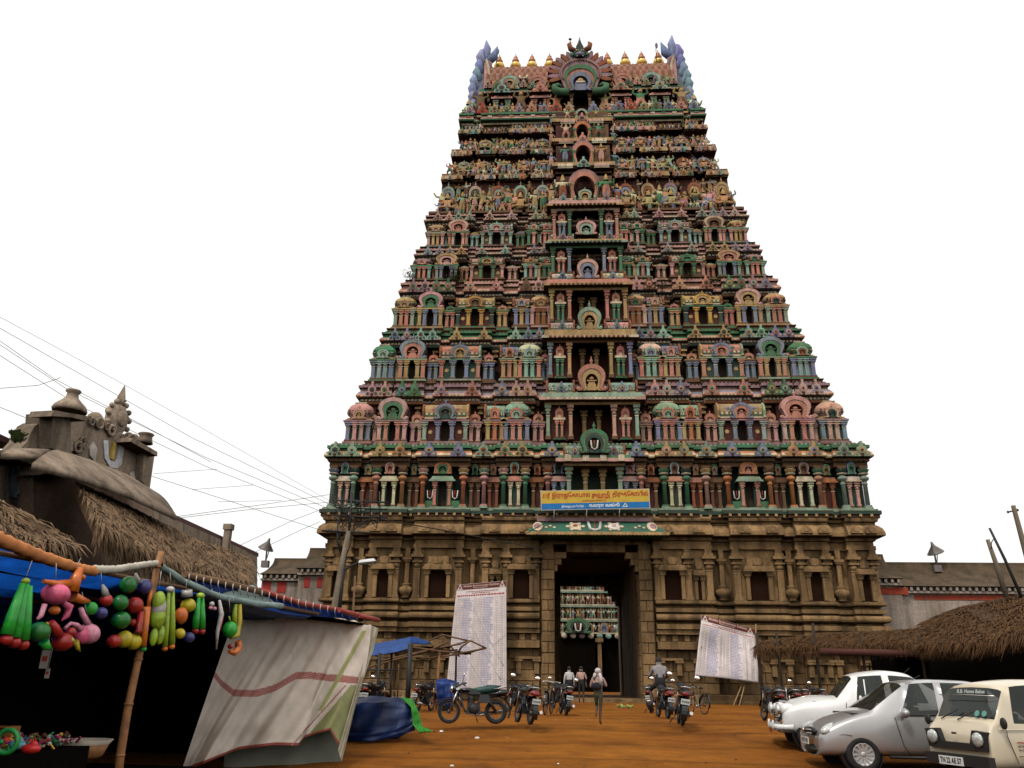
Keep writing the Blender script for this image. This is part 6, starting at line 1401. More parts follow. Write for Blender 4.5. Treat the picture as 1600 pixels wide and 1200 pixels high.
def Wbox(name, a0, a1, o0, o1, z0, z1, mat):
    mb = MB(); c = [W(a, o_, z) for z in (z0, z1) for a, o_ in ((a0, o0), (a1, o0), (a1, o1), (a0, o1))]; mb.add(c, [(0, 3, 2, 1), (4, 5, 6, 7), (0, 1, 5, 4), (1, 2, 6, 5), (2, 3, 7, 6), (3, 0, 4, 7)]); return link(name, mb.mesh(name, [mat]), st)
Wbox('dark_back', 1.8, 17.5, 4.5, 4.6, 0, 2.35, M_DARKC); Wbox('dark_side', 1.7, 1.8, 0.1, 4.6, 0, 2.6, M_DARKC); Wbox('dark_side', 14.4, 14.5, 1.6, 4.6, 0, 2.6, M_DARKC); Wbox('roof_cloth', 8, 17.4, .25, 4.6, 2.56, 2.6, M_DARKC); Wbox('floor_mat', 1.8, 11.2, .1, 4.5, -.12, .12, M_DARKC)  # dark walls added to keep the stall interior black; near side unseen
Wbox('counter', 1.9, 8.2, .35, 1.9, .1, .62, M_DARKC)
mb = MB(); rr = random.Random(9)
cl = [(.5, .04, .02), (.6, .3, .03), (.02, .25, .06), (.4, .38, .35), (.05, .06, .2), (.3, .03, .1), (.45, .4, .3), (.12, .03, .02), (.1, .12, .1)]
for q in range(1500):
    a, o_ = rr.uniform(4.2, 8.1), rr.uniform(.38, 1.85); h = rr.uniform(0, .12); p = W(a, o_, .64 + h); t = rr.choice(cl); s = rr.uniform(.012, .04)
    if rr.random() < .5: mb.ball(p, (s, s * rr.uniform(.5, 1.2), s * .8), 6, 4, 0, t)
    else: mb.cbox(p, (s * 2.4, s * .7, s * .5), 0, t, (rr.uniform(-1, 1), rr.uniform(-1, 1), rr.uniform(0, 3)))
tag(link('trinkets', mb.mesh('trinkets', [flat('x', (1, 1, 1))] and [M_PRINT]), None, sl), kind='stuff')
# rimmed basket with newspaper lining
bk = empty('paper_lined_basket', W(8.4, .6, .60) + sl, label='shallow basket lined with white paper at the right end of the toy counter', cat='basket')
mb = MB(); mb.lathe([(.2, -.1), (.28, .0), (.34, .07), (.31, .07), (.2, -.06)], 20); link('paper_lining', mb.mesh('paper_lining', [flat('newsprint', (.5, .42, .33), .85)]), bk)
mb = MB(); mb.lathe([(.2, -.14), (.24, -.12), (.3, .03), (.29, .03), (.2, -.11)], 20); link('basket', mb.mesh('basket', [M_BAM]), bk)
for k, (px, col, nm, lb) in enumerate((((8, 1172), (.02, .25, .05), 'toy_ring', 'green plastic ring toy at the left end of the counter'), ((48, 1170), (.5, .02, .015), 'toy_boat', 'red plastic toy lying on the counter beside the green ring'), ((26, 1164), (.1, .3, .32), 'toy_boat', 'pale teal plastic toy on the counter behind the green ring'), ((4, 1158), (.3, .12, .03), 'carton', 'brown carton at the left edge of the counter'))):
    p = at(px[0], px[1], Z=.7); mb = MB()
    if nm == 'toy_ring': mb.tube([(.11 * math.cos(a), 0, .11 * math.sin(a) + .08) for a in [6.28 * q / 16 for q in range(16)]], .025, 6, closed=True)
    elif nm == 'toy_boat': mb.ball((0, 0, 0), (.11, .06, .05), 10, 6); mb.ball((.02, 0, .04), (.05, .03, .04), 8, 5)
    else: mb.box(-.13, .13, -.08, .08, -.05, .16); mb.box(-.13, .13, -.2, -.08, .15, .16)
    tag(link(nm, mb.mesh(nm, [flat('toy%d' % k, col, .35, var=.1)]), None, p), lb, 'toy' if nm != 'carton' else 'carton')
# hanging toys
def tm(nm, col, rough=.34): return flat('toy_' + nm, tuple(q * .85 for q in col), rough, var=.28, scale=9, coat=.15)
TM = dict(green=tm('green', (.02, .42, .04)), lime=tm('lime', (.35, .5, .03)), dgreen=tm('dgreen', (.015, .19, .03)), pink=tm('pink', (.85, .13, .25)), lpink=tm('lpink', (.85, .32, .42)), red=tm('red', (.42, .02, .015)), orange=tm('orange', (.75, .17, .02)), yellow=tm('yellow', (.62, .48, .02)), blue=tm('blue', (.06, .06, .22)), white=tm('white', (.6, .55, .5)), film=flat('clear_film', (.42, .38, .34), .2, var=.3, scale=12))
def toy(name, u, v, label, parts, cat='toy', off=-.12, top=None, grp='toys hanging from the stall roof'):
    """parts: (part name, colour, [px balls (u,v,ru,rv)] or tube points)"""
    p0 = onl(u, v, off); o = empty(name, p0, label=label, cat=cat, group=grp); sc = (p0 - Vector((CX, CY, CZ))).dot(_fw) / FPX
    for nm, col, shp in parts:
        mb = MB()
        for s in shp:
            if s[0] == 'b':
                _, bu, bv, ru, rv = s[:5]; ang = s[5] if len(s) > 5 else 0
                ry = min(ru, rv) * sc; Mx = Matrix(((_r2.x, -_r2.y, 0), (_r2.y, _r2.x, 0), (0, 0, 1))).to_4x4() @ Matrix.Rotation(R_(ang), 4, 'Y')
                mb.ball(onl(bu, bv, off) - p0, (ru * sc, ry, rv * sc), 16, 11, M=Mx)
            else:
                pts, r = s[1], s[2]; mb.tube([onl(a, b_, off) - p0 for a, b_ in pts], [q * sc for q in r] if hasattr(r, '__len__') else r * sc, 10)
        link(nm, mb.mesh(nm, [TM[col]]), o)
    if top:
        mb = MB(); mb.tube([onl(top[0], top[1], off) - p0, onl(u, v, off) - p0 + Vector((0, 0, .03))], .005, 4); link('string', mb.mesh('string', [TM['film']]), o)
def clubs(u, v, lst, col, tipc, label, top):
    toy('inflatable_clubs', u, v, label, [('club', col, [('t', [(a, b_), ((a * .35 + c * .65), (b_ * .35 + d * .65)), (c, d)], [r * .55, r, r * 1.05])]) for a, b_, c, d, r in lst] + [('club_tip', tipc, [('b', c, d + r * .8, r * 1.05, r * .95)]) for a, b_, c, d, r in lst] + [('knot', 'white' if col != 'green' else 'lime', [('b', u, v + 3, 7, 5)])], 'toy clubs', top=top)
clubs(40, 905, [(36, 912, 10, 992, 9), (41, 912, 22, 996, 9.5), (46, 915, 36, 1000, 9)], 'green', 'red', 'bundle of three bright green toy clubs with red tips at the far left', (50, 876))
toy('inflatable_deer', 118, 892, 'orange inflatable animal with spread legs above the pink balloon', [('body', 'orange', [('t', [(126, 888), (118, 905), (112, 925)], [5, 9, 10])]), ('leg', 'orange', [('t', [(114, 932), (128, 938), (139, 940)], [8, 6, 3])]), ('leg', 'orange', [('t', [(110, 912), (88, 912), (68, 908)], [7, 5, 3])]), ('head', 'orange', [('b', 128, 902, 6, 5)])], top=(126, 872))
toy('inflatable_duck', 86, 912, 'big pink inflatable with a drooping pink tail in the left cluster', [('body', 'pink', [('b', 87, 928, 22.5, 16.5, 5)]), ('tail', 'pink', [('t', [(97, 941), (108, 948), (104, 962), (96, 970)], [4, 7, 5, 1])]), ('wing', 'lpink', [('t', [(70, 944), (64, 962), (58, 968)], [4, 4, 2])]), ('belly', 'orange', [('b', 85, 954, 9, 7)])], top=(88, 880))
toy('inflatable_ball', 60, 972, 'dark green inflatable shell with a leaf-like tail below the pink balloon', [('body', 'dgreen', [('b', 61, 987, 17, 15)]), ('tail', 'green', [('t', [(68, 1002), (72, 1010), (80, 1013)], [8, 7, 2])])])
toy('inflatable_fish', 92, 985, 'red and yellow inflatable rooster among the hanging toys', [('body', 'red', [('b', 97, 1003, 18, 14)]), ('band', 'yellow', [('b', 98, 998, 19.5, 7, 8)]), ('neck', 'red', [('t', [(80, 972), (85, 980), (90, 992)], [5, 7, 9])]), ('wing', 'red', [('b', 110, 988, 9, 8)]), ('beak', 'yellow', [('t', [(74, 974), (68, 979)], [3, .5])]), ('tail', 'yellow', [('t', [(118, 1002), (121, 1012), (125, 1018)], [5, 4, 1])])])
toy('inflatable_flamingo', 138, 975, 'pale pink inflatable flamingo with curved necks right of the rooster', [('body', 'lpink', [('b', 138, 990, 18, 15.5, 15)]), ('rim', 'pink', [('b', 130, 993, 12, 13, 15)]), ('neck', 'lpink', [('t', [(126, 950), (130, 962), (137, 975)], [3.5, 4.5, 5.5])]), ('neck', 'lpink', [('t', [(101, 982), (110, 974), (120, 977), (126, 984)], [2.5, 3, 4, 5])])], top=(128, 925))
toy('ball_bag', 158, 915, 'clear bag of three small balls, red, green and violet, beneath the rolled cloth', [('ball', 'red', [('b', 166, 938, 10, 9.5)]), ('ball', 'green', [('b', 142, 951, 10, 10)]), ('ball', 'blue', [('b', 158, 958, 10, 9)]), ('neck', 'film', [('t', [(160, 914), (163, 922), (165, 930)], [2, 5, 6])])], 'balls', top=(158, 895))
toy('ball_bag', 205, 898, 'large bag of green, red and blue balls hanging left of the bamboo post', [('ball', 'dgreen', [('b', 200, 914, 13, 13)]), ('ball', 'blue', [('b', 225, 917, 12, 12)]), ('ball', 'dgreen', [('b', 188, 942, 12, 12)]), ('ball', 'red', [('b', 210, 946, 13.5, 13)]), ('ball', 'dgreen', [('b', 189, 969, 14.5, 13)]), ('ball', 'red', [('b', 208, 973, 5.5, 6)]), ('neck', 'film', [('t', [(212, 896), (214, 904), (216, 910)], [2, 4, 5])])], 'balls', off=-.02, top=(214, 886))
toy('ball_bag', 198, 985, 'pair of yellow balls at the bottom of the hanging cluster left of the post', [('ball', 'yellow', [('b', 194, 999, 13, 13)]), ('ball', 'yellow', [('b', 208, 1003, 13, 12.5)]), ('ball', 'red', [('b', 178, 1002, 11, 10)])], 'balls', off=-.02)
toy('toy_bat', 228, 940, 'red and orange plastic bat leaning along the bamboo post', [('handle', 'orange', [('t', [(236, 922), (231, 948)], 3)]), ('blade', 'orange', [('t', [(230, 948), (226, 985), (223, 1010)], 5.5)]), ('blade', 'red', [('t', [(220, 955), (217, 985), (214, 990)], 5)]), ('tip', 'green', [('b', 224, 1014, 5, 4)])], off=-.08)
toy('net_bag', 248, 922, 'tall green net bag of plastic pieces just right of the bamboo post', [('filling', 'lime', [('b', 248, 940, 10, 16), ('b', 246, 965, 12, 18), ('b', 240, 995, 6, 14), ('b', 250, 992, 7, 15)]), ('net', 'film', [('b', 248, 950, 11, 20)])], top=(252, 892))
clubs(266, 918, [(264, 926, 257, 1010, 4.5), (270, 922, 268, 1006, 5)], 'lime', 'orange', 'pair of thin yellow-green clubs beside the green net bag', (266, 895))
toy('ball_bag', 290, 925, 'orange balls with small yellow and violet balls below, in a clear bag', [('ball', 'orange', [('b', 283, 962, 10, 13)]), ('ball', 'yellow', [('b', 294, 946, 11.5, 11)]), ('ball', 'yellow', [('b', 281, 990, 8, 8)]), ('ball', 'blue', [('b', 295, 996, 9, 8)]), ('bag', 'film', [('t', [(292, 922), (292, 932)], [8, 9])])], 'balls', top=(292, 905))
clubs(313, 928, [(311, 934, 305, 982, 5), (316, 934, 315, 982, 5.5)], 'green', 'red', 'pair of short green clubs left of the striped curtain', (313, 915))
toy('toy_rattle', 331, 938, 'small white and pink rattle hanging from a string', [('rattle', 'lpink', [('b', 329, 950, 3.5, 3), ('b', 335, 951, 3.5, 3)]), ('cap', 'white', [('b', 331, 944, 4, 4)])], top=(331, 920))
toy('toy_string', 343, 940, 'white and red twisted strip hanging before the dark stall', [('strip', 'white', [('t', [(343, 938), (346, 960), (340, 985), (338, 1015)], [2, 4, 3, 1])]), ('strip', 'red', [('t', [(345, 966), (342, 985)], [4, 3])])], top=(343, 925))
toy('balloon', 359, 960, 'round bright green balloon at the edge of the striped curtain', [('balloon', 'green', [('b', 359, 984, 11.5, 12.5)]), ('knot', 'lime', [('t', [(359, 970), (358, 963)], [2, 1])])], 'balloon', top=(358, 935))
toy('banana_balloons', 373, 942, 'yellow-green banana shaped balloons next to the green balloon', [('banana', 'lime', [('t', [(368, 944), (366, 962), (367, 985)], [3, 4, 4])]), ('banana', 'yellow', [('t', [(374, 944), (374, 970), (370, 992), (360, 996)], [3.5, 4.5, 5, 3])])], 'balloons', off=-.03)
toy('toy_ring', 366, 1000, 'red and orange coiled toy below the banana balloons', [('ring', 'orange', [('t', [(372, 1002), (373, 1012), (366, 1020), (358, 1018)], [5, 6, 5, 3])]), ('ring', 'red', [('b', 360, 1010, 4, 4)])], off=-.03)
for u, v, lb in ((70, 1030, 'small white card with a red print hanging in the dark of the stall'), (74, 1052, 'tiny pale tag hanging lowest in the dark of the stall')):
    Pq = onl(u, v, .3); s = .055 if v < 1040 else .03; mb = MB(); mb.box(-s * .8, s * .8, -.004, .004, -s * 1.8, s * 1.8, 0, (.4, .33, .28)); mb.box(-s * .5, s * .5, -.008, .0, -s * .4, s * .6, 0, (.4, .03, .02)); mb.tube([(0, 0, s * 1.8), (0, 0, s * 1.8 + .3)], .003, 4)
    tag(link('price_card', mb.mesh('price_card', [M_PRINT]), None, Pq, R_(10)), lb, 'card')

# striped curtain closing the end of the stall
def lerp_list(L, s):
    for i in range(len(L) - 1):
        if s <= L[i + 1][0]:
            t = (s - L[i][0]) / (L[i + 1][0] - L[i][0]); return [a + (b_ - a) * t for a, b_ in zip(L[i][1:], L[i + 1][1:])]
    return list(L[-1][1:])
Tp = [(0, 372, 941, -29.7), (.2, 408, 957, -28.9), (.36, 440, 954, -28.2), (.5, 478, 947, -27.6), (.6, 497, 953, -27.1), (.68, 515, 950, -26.8), (.85, 543, 966, -26.2), (1, 580, 975, -25.7)]
Bt = [(0, 283, 1206, -31.0), (.2, 320, 1192, -30.7), (.4, 372, 1171, -30.3), (.6, 428, 1164, -30.0), (.7, 466, 1165, -29.8), (.76, 476, 1152, -29.7), (.9, 515, 1140, -29.4), (1, 531, 1168, -29.2)]
cw_, cb_ = (.88, .74, .62), (.36, .055, .05)
red_c = [(0, 320), (1030, 0)]
def red_v(u): return float(np.interp(u, [325, 345, 365, 400, 430, 450, 462, 480, 520, 560], [1040, 1066, 1082, 1083, 1074, 1062, 1055, 1054, 1059, 1062]))
mb = MB(); nx, ny = 230, 150; V = []; PX = []
for j in range(ny + 1):
    t = j / ny
    for i in range(nx + 1):
        s = i / nx; a, b_ = lerp_list(Tp, s), lerp_list(Bt, s); bow = 18 * math.sin(math.pi * t) * (s - .35)
        u = a[0] + (b_[0] - a[0]) * t ** (1.15) + bow * .6; v = a[1] + (b_[1] - a[1]) * t + 3.5 * abs(math.sin(s * 28)) * (1 - t) ** 6; Y = a[2] + (b_[2] + .5 - a[2]) * t
        Y += (.13 * math.sin(s * 17 + t * 7 + math.sin(t * 3)) + .07 * math.sin(s * 37 + t * 12 + 1.5 * math.sin(t * 4)) * (.3 + s) + .03 * math.sin(s * 83 + t * 21) * (1.2 - t) + .02 * math.sin(s * 9 - t * 30) * t) * (.25 + t) * .9 - .12 * math.sin(math.pi * t)
        V.append(at(u, v, Y=Y)); PX.append((u, v))
cl_ = V[(nx + 1) * ny // 2].copy(); cur = empty('striped_curtain', cl_, label='white cloth curtain with a wavy red stripe and green hem closing the stall end', cat='curtain')
F = []; T_ = []
for j in range(ny):
    for i in range(nx):
        u, v = PX[j * (nx + 1) + i]; rv = red_v(u); c = cw_
        if 325 < u and abs(v - rv) < 5.5: c = (.44, .13, .11) if int((v - rv + 20) * .8) % 2 else (.60, .28, .23)
        line = 566 - (v - 990) * .55
        if v > 985 and abs(u - line) < 3.5 and v < 1110: c = (.50, .50, .18)
        if v > rv + 8 and u > 556 - (v - 1060) * .85: c = (.37, .37, .16)
        if j >= ny - 3: c = (.36, .08, .05)
        if abs(u - (549 - (v - 1060) * .9)) < 1.3 and v > 1070: c = (.5, .22, .2)
        F.append((j * (nx + 1) + i, (j + 1) * (nx + 1) + i, (j + 1) * (nx + 1) + i + 1, j * (nx + 1) + i + 1)); T_.append(c)
mb.add([p - cl_ for p in V], F, 0, None, True); mb.t = T_; link('cloth', mb.mesh('cloth', [M_CLOTH]), cur)
def strip(name, L, R, YL, YR, col, o, lc, n=30):
    mb = MB(); V = []
    for j in range(n + 1):
        t = j / n; a = lerp_list(L, t); b_ = lerp_list(R, t)
        for k in range(9): s = k / 8; V.append(at(a[0] + (b_[0] - a[0]) * s, a[1] + (b_[1] - a[1]) * s, Y=(YL[0] + (YL[1] - YL[0]) * t) * (1 - s) + (YR[0] + (YR[1] - YR[0]) * t) * s + .05 * math.sin(s * 14 + t * 3)) - lc)
    mb.add(V, [(j * 9 + k, (j + 1) * 9 + k, (j + 1) * 9 + k + 1, j * 9 + k + 1) for j in range(n) for k in range(8)], 0, col, True); link(name, mb.mesh(name, [M_PRINT]), o)
strip('side_flap', [(0, 576, 975), (.5, 560, 1060), (1, 528, 1172)], [(0, 592, 982), (.3, 582, 1020), (.6, 560, 1085), (1, 534, 1190)], (-25.6, -29.1), (-25.0, -29.2), (.30, .25, .17), cur, cl_)
strip('grey_hem_cloth', [(0, 352, 1165), (1, 348, 1212)], [(0, 533, 1132), (1, 532, 1196)], (-29.2, -29.4), (-28.1, -28.2), (.16, .16, .12), cur, cl_)

# ------------------------------------------------------------------ blue covers, frames and shelter in the middle distance
def sheet(name, rows, mat, parent, base, amp=.05, tint=None):
    """rows of points, resampled into a slightly rumpled sheet with thickness"""
    n = 18; mb = MB(); V = []
    for j in range(n + 1):
        t = j / n * (len(rows) - 1); a = min(int(t), len(rows) - 2); t -= a
        for i in range(n + 1):
            s = i / n * (len(rows[0]) - 1); b_ = min(int(s), len(rows[0]) - 2); s -= b_
            p = rows[a][b_].lerp(rows[a][b_ + 1], s).lerp(rows[a + 1][b_].lerp(rows[a + 1][b_ + 1], s), t)
            p = p + Vector((0, -1, .3)) * amp * (math.sin(i * 1.1 + j * .5) * .5 + math.sin(i * .4 + j * 1.7) * .4); V.append(p - base)
    N = len(V); V += [p + Vector((0, .03, -.02)) for p in V]; F = [(j * (n + 1) + i, (j + 1) * (n + 1) + i, (j + 1) * (n + 1) + i + 1, j * (n + 1) + i + 1) for j in range(n) for i in range(n)]
    mb.add(V, F + [tuple(N + k for k in reversed(f)) for f in F], 0, tint, True); return link(name, mb.mesh(name, [mat]), parent)
g = lambda u, v, Y: at(u, v, Y=Y)
YC = -25.6
cs = empty('covered_cart', at(600, 1150, Y=YC), label='low cart under a dark blue tarpaulin beside the striped curtain', cat='covered cart'); cb = cs.location.copy(); M_BLU2 = flat('dark_blue_cover', (.003, .018, .085), .5, var=.5, scale=2)
mb = MB(); mb.box(-1.0, .25, .45, 1.2, -.4, .5, top=.9); link('cart_body', mb.mesh('cart_body', [M_DARKC]), cs)
sheet('tarpaulin', [[g(538, 1092, YC + .9), g(580, 1088, YC + .8), g(620, 1089, YC + .8), g(642, 1094, YC + .9)], [g(536, 1100, YC), g(575, 1098, YC - .1), g(618, 1098, YC - .1), g(645, 1102, YC)], [g(534, 1140, YC - .1), g(575, 1143, YC - .25), g(620, 1138, YC - .2), g(648, 1128, YC)], [g(530, 1156, YC - .1), g(575, 1158, YC - .3), g(615, 1152, YC - .2), g(648, 1140, YC)]], M_BLU2, cs, cb, .07)
sheet('green_cloth', [[g(626, 1089, YC - .05), g(645, 1092, YC + .1)], [g(642, 1105, YC - .15), g(655, 1115, YC)], [g(645, 1132, YC - .15), g(660, 1135, YC)], [g(655, 1144, YC - .25), g(676, 1142, YC - .25)]], flat('green_cloth', (.02, .20, .01), .6), cs, cb, .03)
bs = empty('blue_canopy', at(610, 1090, Y=-17), label='small blue tarpaulin canopy on black posts between the curtain and the list board', cat='canopy'); bb = bs.location.copy(); YS = -17
sheet('canopy_cloth', [[g(584, 1006, YS + 1.2), g(612, 1001, YS + 1.2), g(641, 995, YS + 1.2)], [g(578, 1015, YS + .3), g(610, 1011, YS + .3), g(642, 1006, YS + .3)], [g(570, 1026, YS), g(606, 1021, YS), g(641, 1013, YS)]], flat('canopy_blue', (.004, .045, .19), .5, var=.3), bs, bb, .02)
sheet('canopy_cloth', [[g(641, 994.5, YS + 1.2), g(658, 998, YS + 1.4), g(674, 1004, YS + 1.6)], [g(642, 1004, YS + .5), g(655, 1006, YS + 1), g(670, 1006, YS + 1.5)]], flat('canopy_blue', (.004, .045, .19), .5), bs, bb, .02)
for a, b_, Y, r in (((593, 1020), (591, 1090), YS, .055), ((612, 1018), (611, 1090), YS + .4, .04), ((641, 1006), (637, 1092), YS, .085), ((560, 1046), (622, 1047), YS, .03)): mb = MB(); mb.tube([g(*a, Y) - bb, g(*b_, Y) - bb - (Vector((0, 0, .6)) if a[0] != 560 else Vector())], r, 7); link('post' if a[0] != 560 else 'rail', mb.mesh('post', [M_BLK]), bs)
sf = empty('stick_canopy_frame', at(700, 1118, Y=-13.5), label='bare canopy frame of crooked sticks in front of the tall list board', cat='frame'); fb = sf.location.copy(); M_STK = flat('stick', (.13, .065, .028), .85, var=.3)
for P in ([(558, 1048), (620, 1030), (700, 1010), (735, 1001), (760, 1013)], [(590, 1034), (650, 1020), (712, 1016)], [(660, 1005), (692, 992), (735, 1002)], [(648, 1032), (700, 1024), (760, 1013)], [(636, 1010), (690, 1018), (730, 1022)], [(655, 1018), (720, 1006)], [(690, 1026), (736, 1019), (757, 1012)], [(668, 1000), (680, 1012), (712, 1017), (736, 1022)], [(692, 992), (706, 1012), (718, 1026)], [(735, 1001), (722, 1010), (712, 1024)], [(672, 1016), (700, 1002)], [(640, 1024), (700, 1008)]):
    mb = MB(); mb.tube([g(u, v, -13.8 + .5 * math.sin(u)) - fb for u, v in P], .035, 6); link('stick', mb.mesh('stick', [M_STK]), sf)
for a, b_, r, m in (((687, 1010), (681, 1120), .05, M_BAM), ((713, 1014), (711, 1105), .04, M_BLK), ((623, 1038), (621, 1090), .025, M_STK)): mb = MB(); mb.tube([g(*a, -13.6) - fb, g(*b_, -13.6) - fb], r, 7); link('post', mb.mesh('post', [m]), sf)
sk = empty('thin_pole', at(553, 975, Y=-15), label='thin bare wooden stick standing behind the red pole near the lamp pole', cat='stick'); mb = MB(); mb.tube([(0, 0, -2.5), g(555, 900, -15) - sk.location], .04, 6); link('shaft', mb.mesh('shaft', [M_STK]), sk); mb = MB(); mb.tube([(-.05, 0, -.4), (.1, 0, -.38)], .03, 6); link('peg', mb.mesh('peg', [M_STK]), sk)
bv = empty('covered_bike', at(697, 1100, Y=-15.5), label='bright blue cover draped over a parked bike left of the moped', cat='covered bike'); vb = bv.location.copy()
sheet('cover', [[g(682, 1062, -15), g(697, 1060, -15), g(713, 1064, -15)], [g(681, 1066, -15.6), g(697, 1066, -15.7), g(712, 1068, -15.6)], [g(683, 1088, -15.6), g(697, 1090, -15.8), g(708, 1090, -15.6)], [g(685, 1104, -15.6), g(697, 1102, -15.7), g(705, 1103, -15.6)]], flat('cover_blue', (.003, .03, .17), .5, var=.4, scale=3), bv, vb, .05)
mb = MB(); mb.box(-.28, .2, .15, .45, -.5, .75); link('bike_body', mb.mesh('bike_body', [M_BLK]), bv)

# ------------------------------------------------------------------ two-wheelers
M_TYRE = flat('tyre', (.012, .011, .011), .8, var=.1); M_CHR = flat('chrome', (.55, .53, .5), .22, 1, var=0); M_RIM = flat('rim_steel', (.10, .095, .09), .4, .6, var=.1); M_PLATE = flat('number_plate', (.62, .60, .56), .5, var=0); M_GLOSSB = flat('gloss_black', (.008, .008, .009), .25, var=0, spec=.5)
M_RED = flat('bike_red', (.16, .008, .006), .3, var=.05, coat=.5); M_REDL = flat('tail_lens', (.16, .008, .006), .25, var=0); M_MIRR = flat('mirror_glass', (.9, .9, .9), .08, 1, var=0); M_GRN = flat('seat_green', (.01, .05, .04), .5); M_ENG = flat('engine_grey', (.02, .018, .017), .5, .3)
def copy_tree(o, parent=None):
    c = o.copy(); COL.objects.link(c); c.parent = parent
    for ch in list(o.children): copy_tree(ch, c)
    return c
def wheel(name, o, x, r, w, par=True, hub=True):
    mb = MB(); M = Matrix.Translation((x, 0, r)) @ Matrix.Rotation(R_(90), 4, 'X'); N = 28
    mb.tube([(x + (r - w / 2) * math.cos(6.283 * k / N), 0, r + (r - w / 2) * math.sin(6.283 * k / N)) for k in range(N)], w / 2, 8, closed=True); t = link(name, mb.mesh(name, [M_TYRE]), o)
    mb = MB(); mb.tube([(x + (r - w * 1.15) * math.cos(6.283 * k / N), 0, r + (r - w * 1.15) * math.sin(6.283 * k / N)) for k in range(N)], w * .22, 6, closed=True); mb.lathe([(.02, -.05), (.05, -.04), (.05, .04), (.02, .05)], 10, M=M)
    for k in range(14):
        a = 6.283 * k / 14; mb.tube([(x + .03 * math.cos(a + .3), .02 * (-1) ** k, r + .03 * math.sin(a + .3)), (x + (r - w * 1.2) * math.cos(a), 0, r + (r - w * 1.2) * math.sin(a))], .004, 3)
    link('rim', mb.mesh('rim', [M_RIM]), t)
def motorcycle(name, label, loc, rz, tank=M_GLOSSB, seat=M_GLOSSB, tail=M_GLOSSB, lean=R_(5), mirrors=(1, 1), moped=False, group='motorcycles parked at the gate', cat='motorcycle', plate_txt=None, sc=1.0):
    """bike along +x (front at +x), wheels on the ground"""
    o = empty(name, loc, label=label, cat=cat, group=group, rot=(lean, 0, rz)); o.scale = (sc * .9,) * 3; r = .30
    wheel('front_wheel', o, .63, r, .075); wheel('rear_wheel', o, -.62, r, .095)
    def part(nm, f, mat): mb = MB(); f(mb); return link(nm, mb.mesh(nm, [mat]), o)
    part('front_fender', lambda m: m.ring([(.63 + .36 * math.cos(R_(a)), .3 + .36 * math.sin(R_(a))) for a in range(20, 170, 12)], [(.63 + .325 * math.cos(R_(a)), .3 + .325 * math.sin(R_(a))) for a in range(20, 170, 12)], -.06, .06), tank)
    part('rear_fender', lambda m: m.ring([(-.62 + .40 * math.cos(R_(a)), .32 + .38 * math.sin(R_(a))) for a in range(40, 215, 12)], [(-.62 + .355 * math.cos(R_(a)), .32 + .335 * math.sin(R_(a))) for a in range(40, 215, 12)], -.07, .07), M_GLOSSB)
    part('fork', lambda m: (m.tube([(.63, .09, .3), (.40, .09, .88)], .02, 6), m.tube([(.63, -.09, .3), (.40, -.09, .88)], .02, 6), m.cbox((.42, 0, .86), (.08, .26, .05))), M_CHR)
    part('frame', lambda m: (m.tube([(.42, 0, .8), (.0, 0, .72), (-.45, 0, .68), (-.8, 0, .72)], .03, 6), m.tube([(.42, 0, .75), (.2, 0, .3), (-.25, 0, .28), (-.62, 0, .3)], .03, 6), m.tube([(-.35, .1, .68), (-.62, .1, .3)], .035, 6), m.tube([(-.35, -.1, .68), (-.62, -.1, .3)], .035, 6)), M_GLOSSB)
    part('engine', lambda m: (m.cbox((-.02, 0, .38), (.38, .26, .26), top=.85), m.lathe([(.10, 0), (.11, .05), (.09, .07), (.11, .1), (.09, .12), (.11, .15), (.08, .24)], 10, (.05, 0, .46)), m.ball((-.02, .15, .36), (.13, .04, .12), 10, 6), m.ball((-.02, -.15, .36), (.13, .04, .12), 10, 6)), M_ENG)
    part('exhaust', lambda m: m.tube([(.1, -.12, .45), (.2, -.13, .25), (-.2, -.15, .22), (-.5, -.16, .27), (-.95, -.17, .34)], [.02, .022, .03, .045, .045], 8), M_CHR)
    part('fuel_tank', lambda m: (m.ball((.16, 0, .84), (.3, .14, .12) if not moped else (.2, .08, .06), 14, 8), m.cbox((-.05, 0, .78), (.3, .16, .1))), tank)
    part('seat', lambda m: m.tube([(.02, 0, .82), (-.2, 0, .83), (-.45, 0, .87), (-.72, 0, .90)], [.06, .10, .11, .07], 10), seat)
    for s in (-1, 1): part('side_panel', lambda m, s=s: m.cbox((-.3, s * .13, .62), (.34, .03, .2), top=.7), tank)
    part('tail_cowl', lambda m: (m.ball((-.78, 0, .78), (.2, .13, .09), 12, 7), m.tube([(-.4, .11, .72), (-.8, .1, .78), (-.92, .05, .8)], .035, 6), m.tube([(-.4, -.11, .72), (-.8, -.1, .78), (-.92, -.05, .8)], .035, 6)), tail)
    part('tail_light', lambda m: m.ball((-.96, 0, .76), (.04, .10, .055), 10, 6), M_REDL)
    part('grab_rail', lambda m: m.tube([(-.55, .13, .86), (-.85, .13, .92), (-.95, 0, .93), (-.85, -.13, .92), (-.55, -.13, .86)], .013, 6), M_CHR)
    for s in (-1, 1): part('indicator', lambda m, s=s: (m.ball((-.92, s * .17, .72), (.022, .03, .022), 8, 5), m.tube([(-.9, 0, .72), (-.92, s * .17, .72)], .008, 5)), flat('amber', (.35, .12, .03), .3, var=0))
    pl = part('plate', lambda m: m.cbox((-1.01, 0, .58), (.012, .22, .13), rot=(0, R_(-12), 0)), M_PLATE)
    def pt(m):
        V, F = text_shape(plate_txt or 'TN 50 8126'); m.add([(-1.021 - (y - .5) * .012, .095 - x * .19, .555 + y * .05) for x, y in V], F)
    part('plate_lettering', pt, M_GLOSSB)
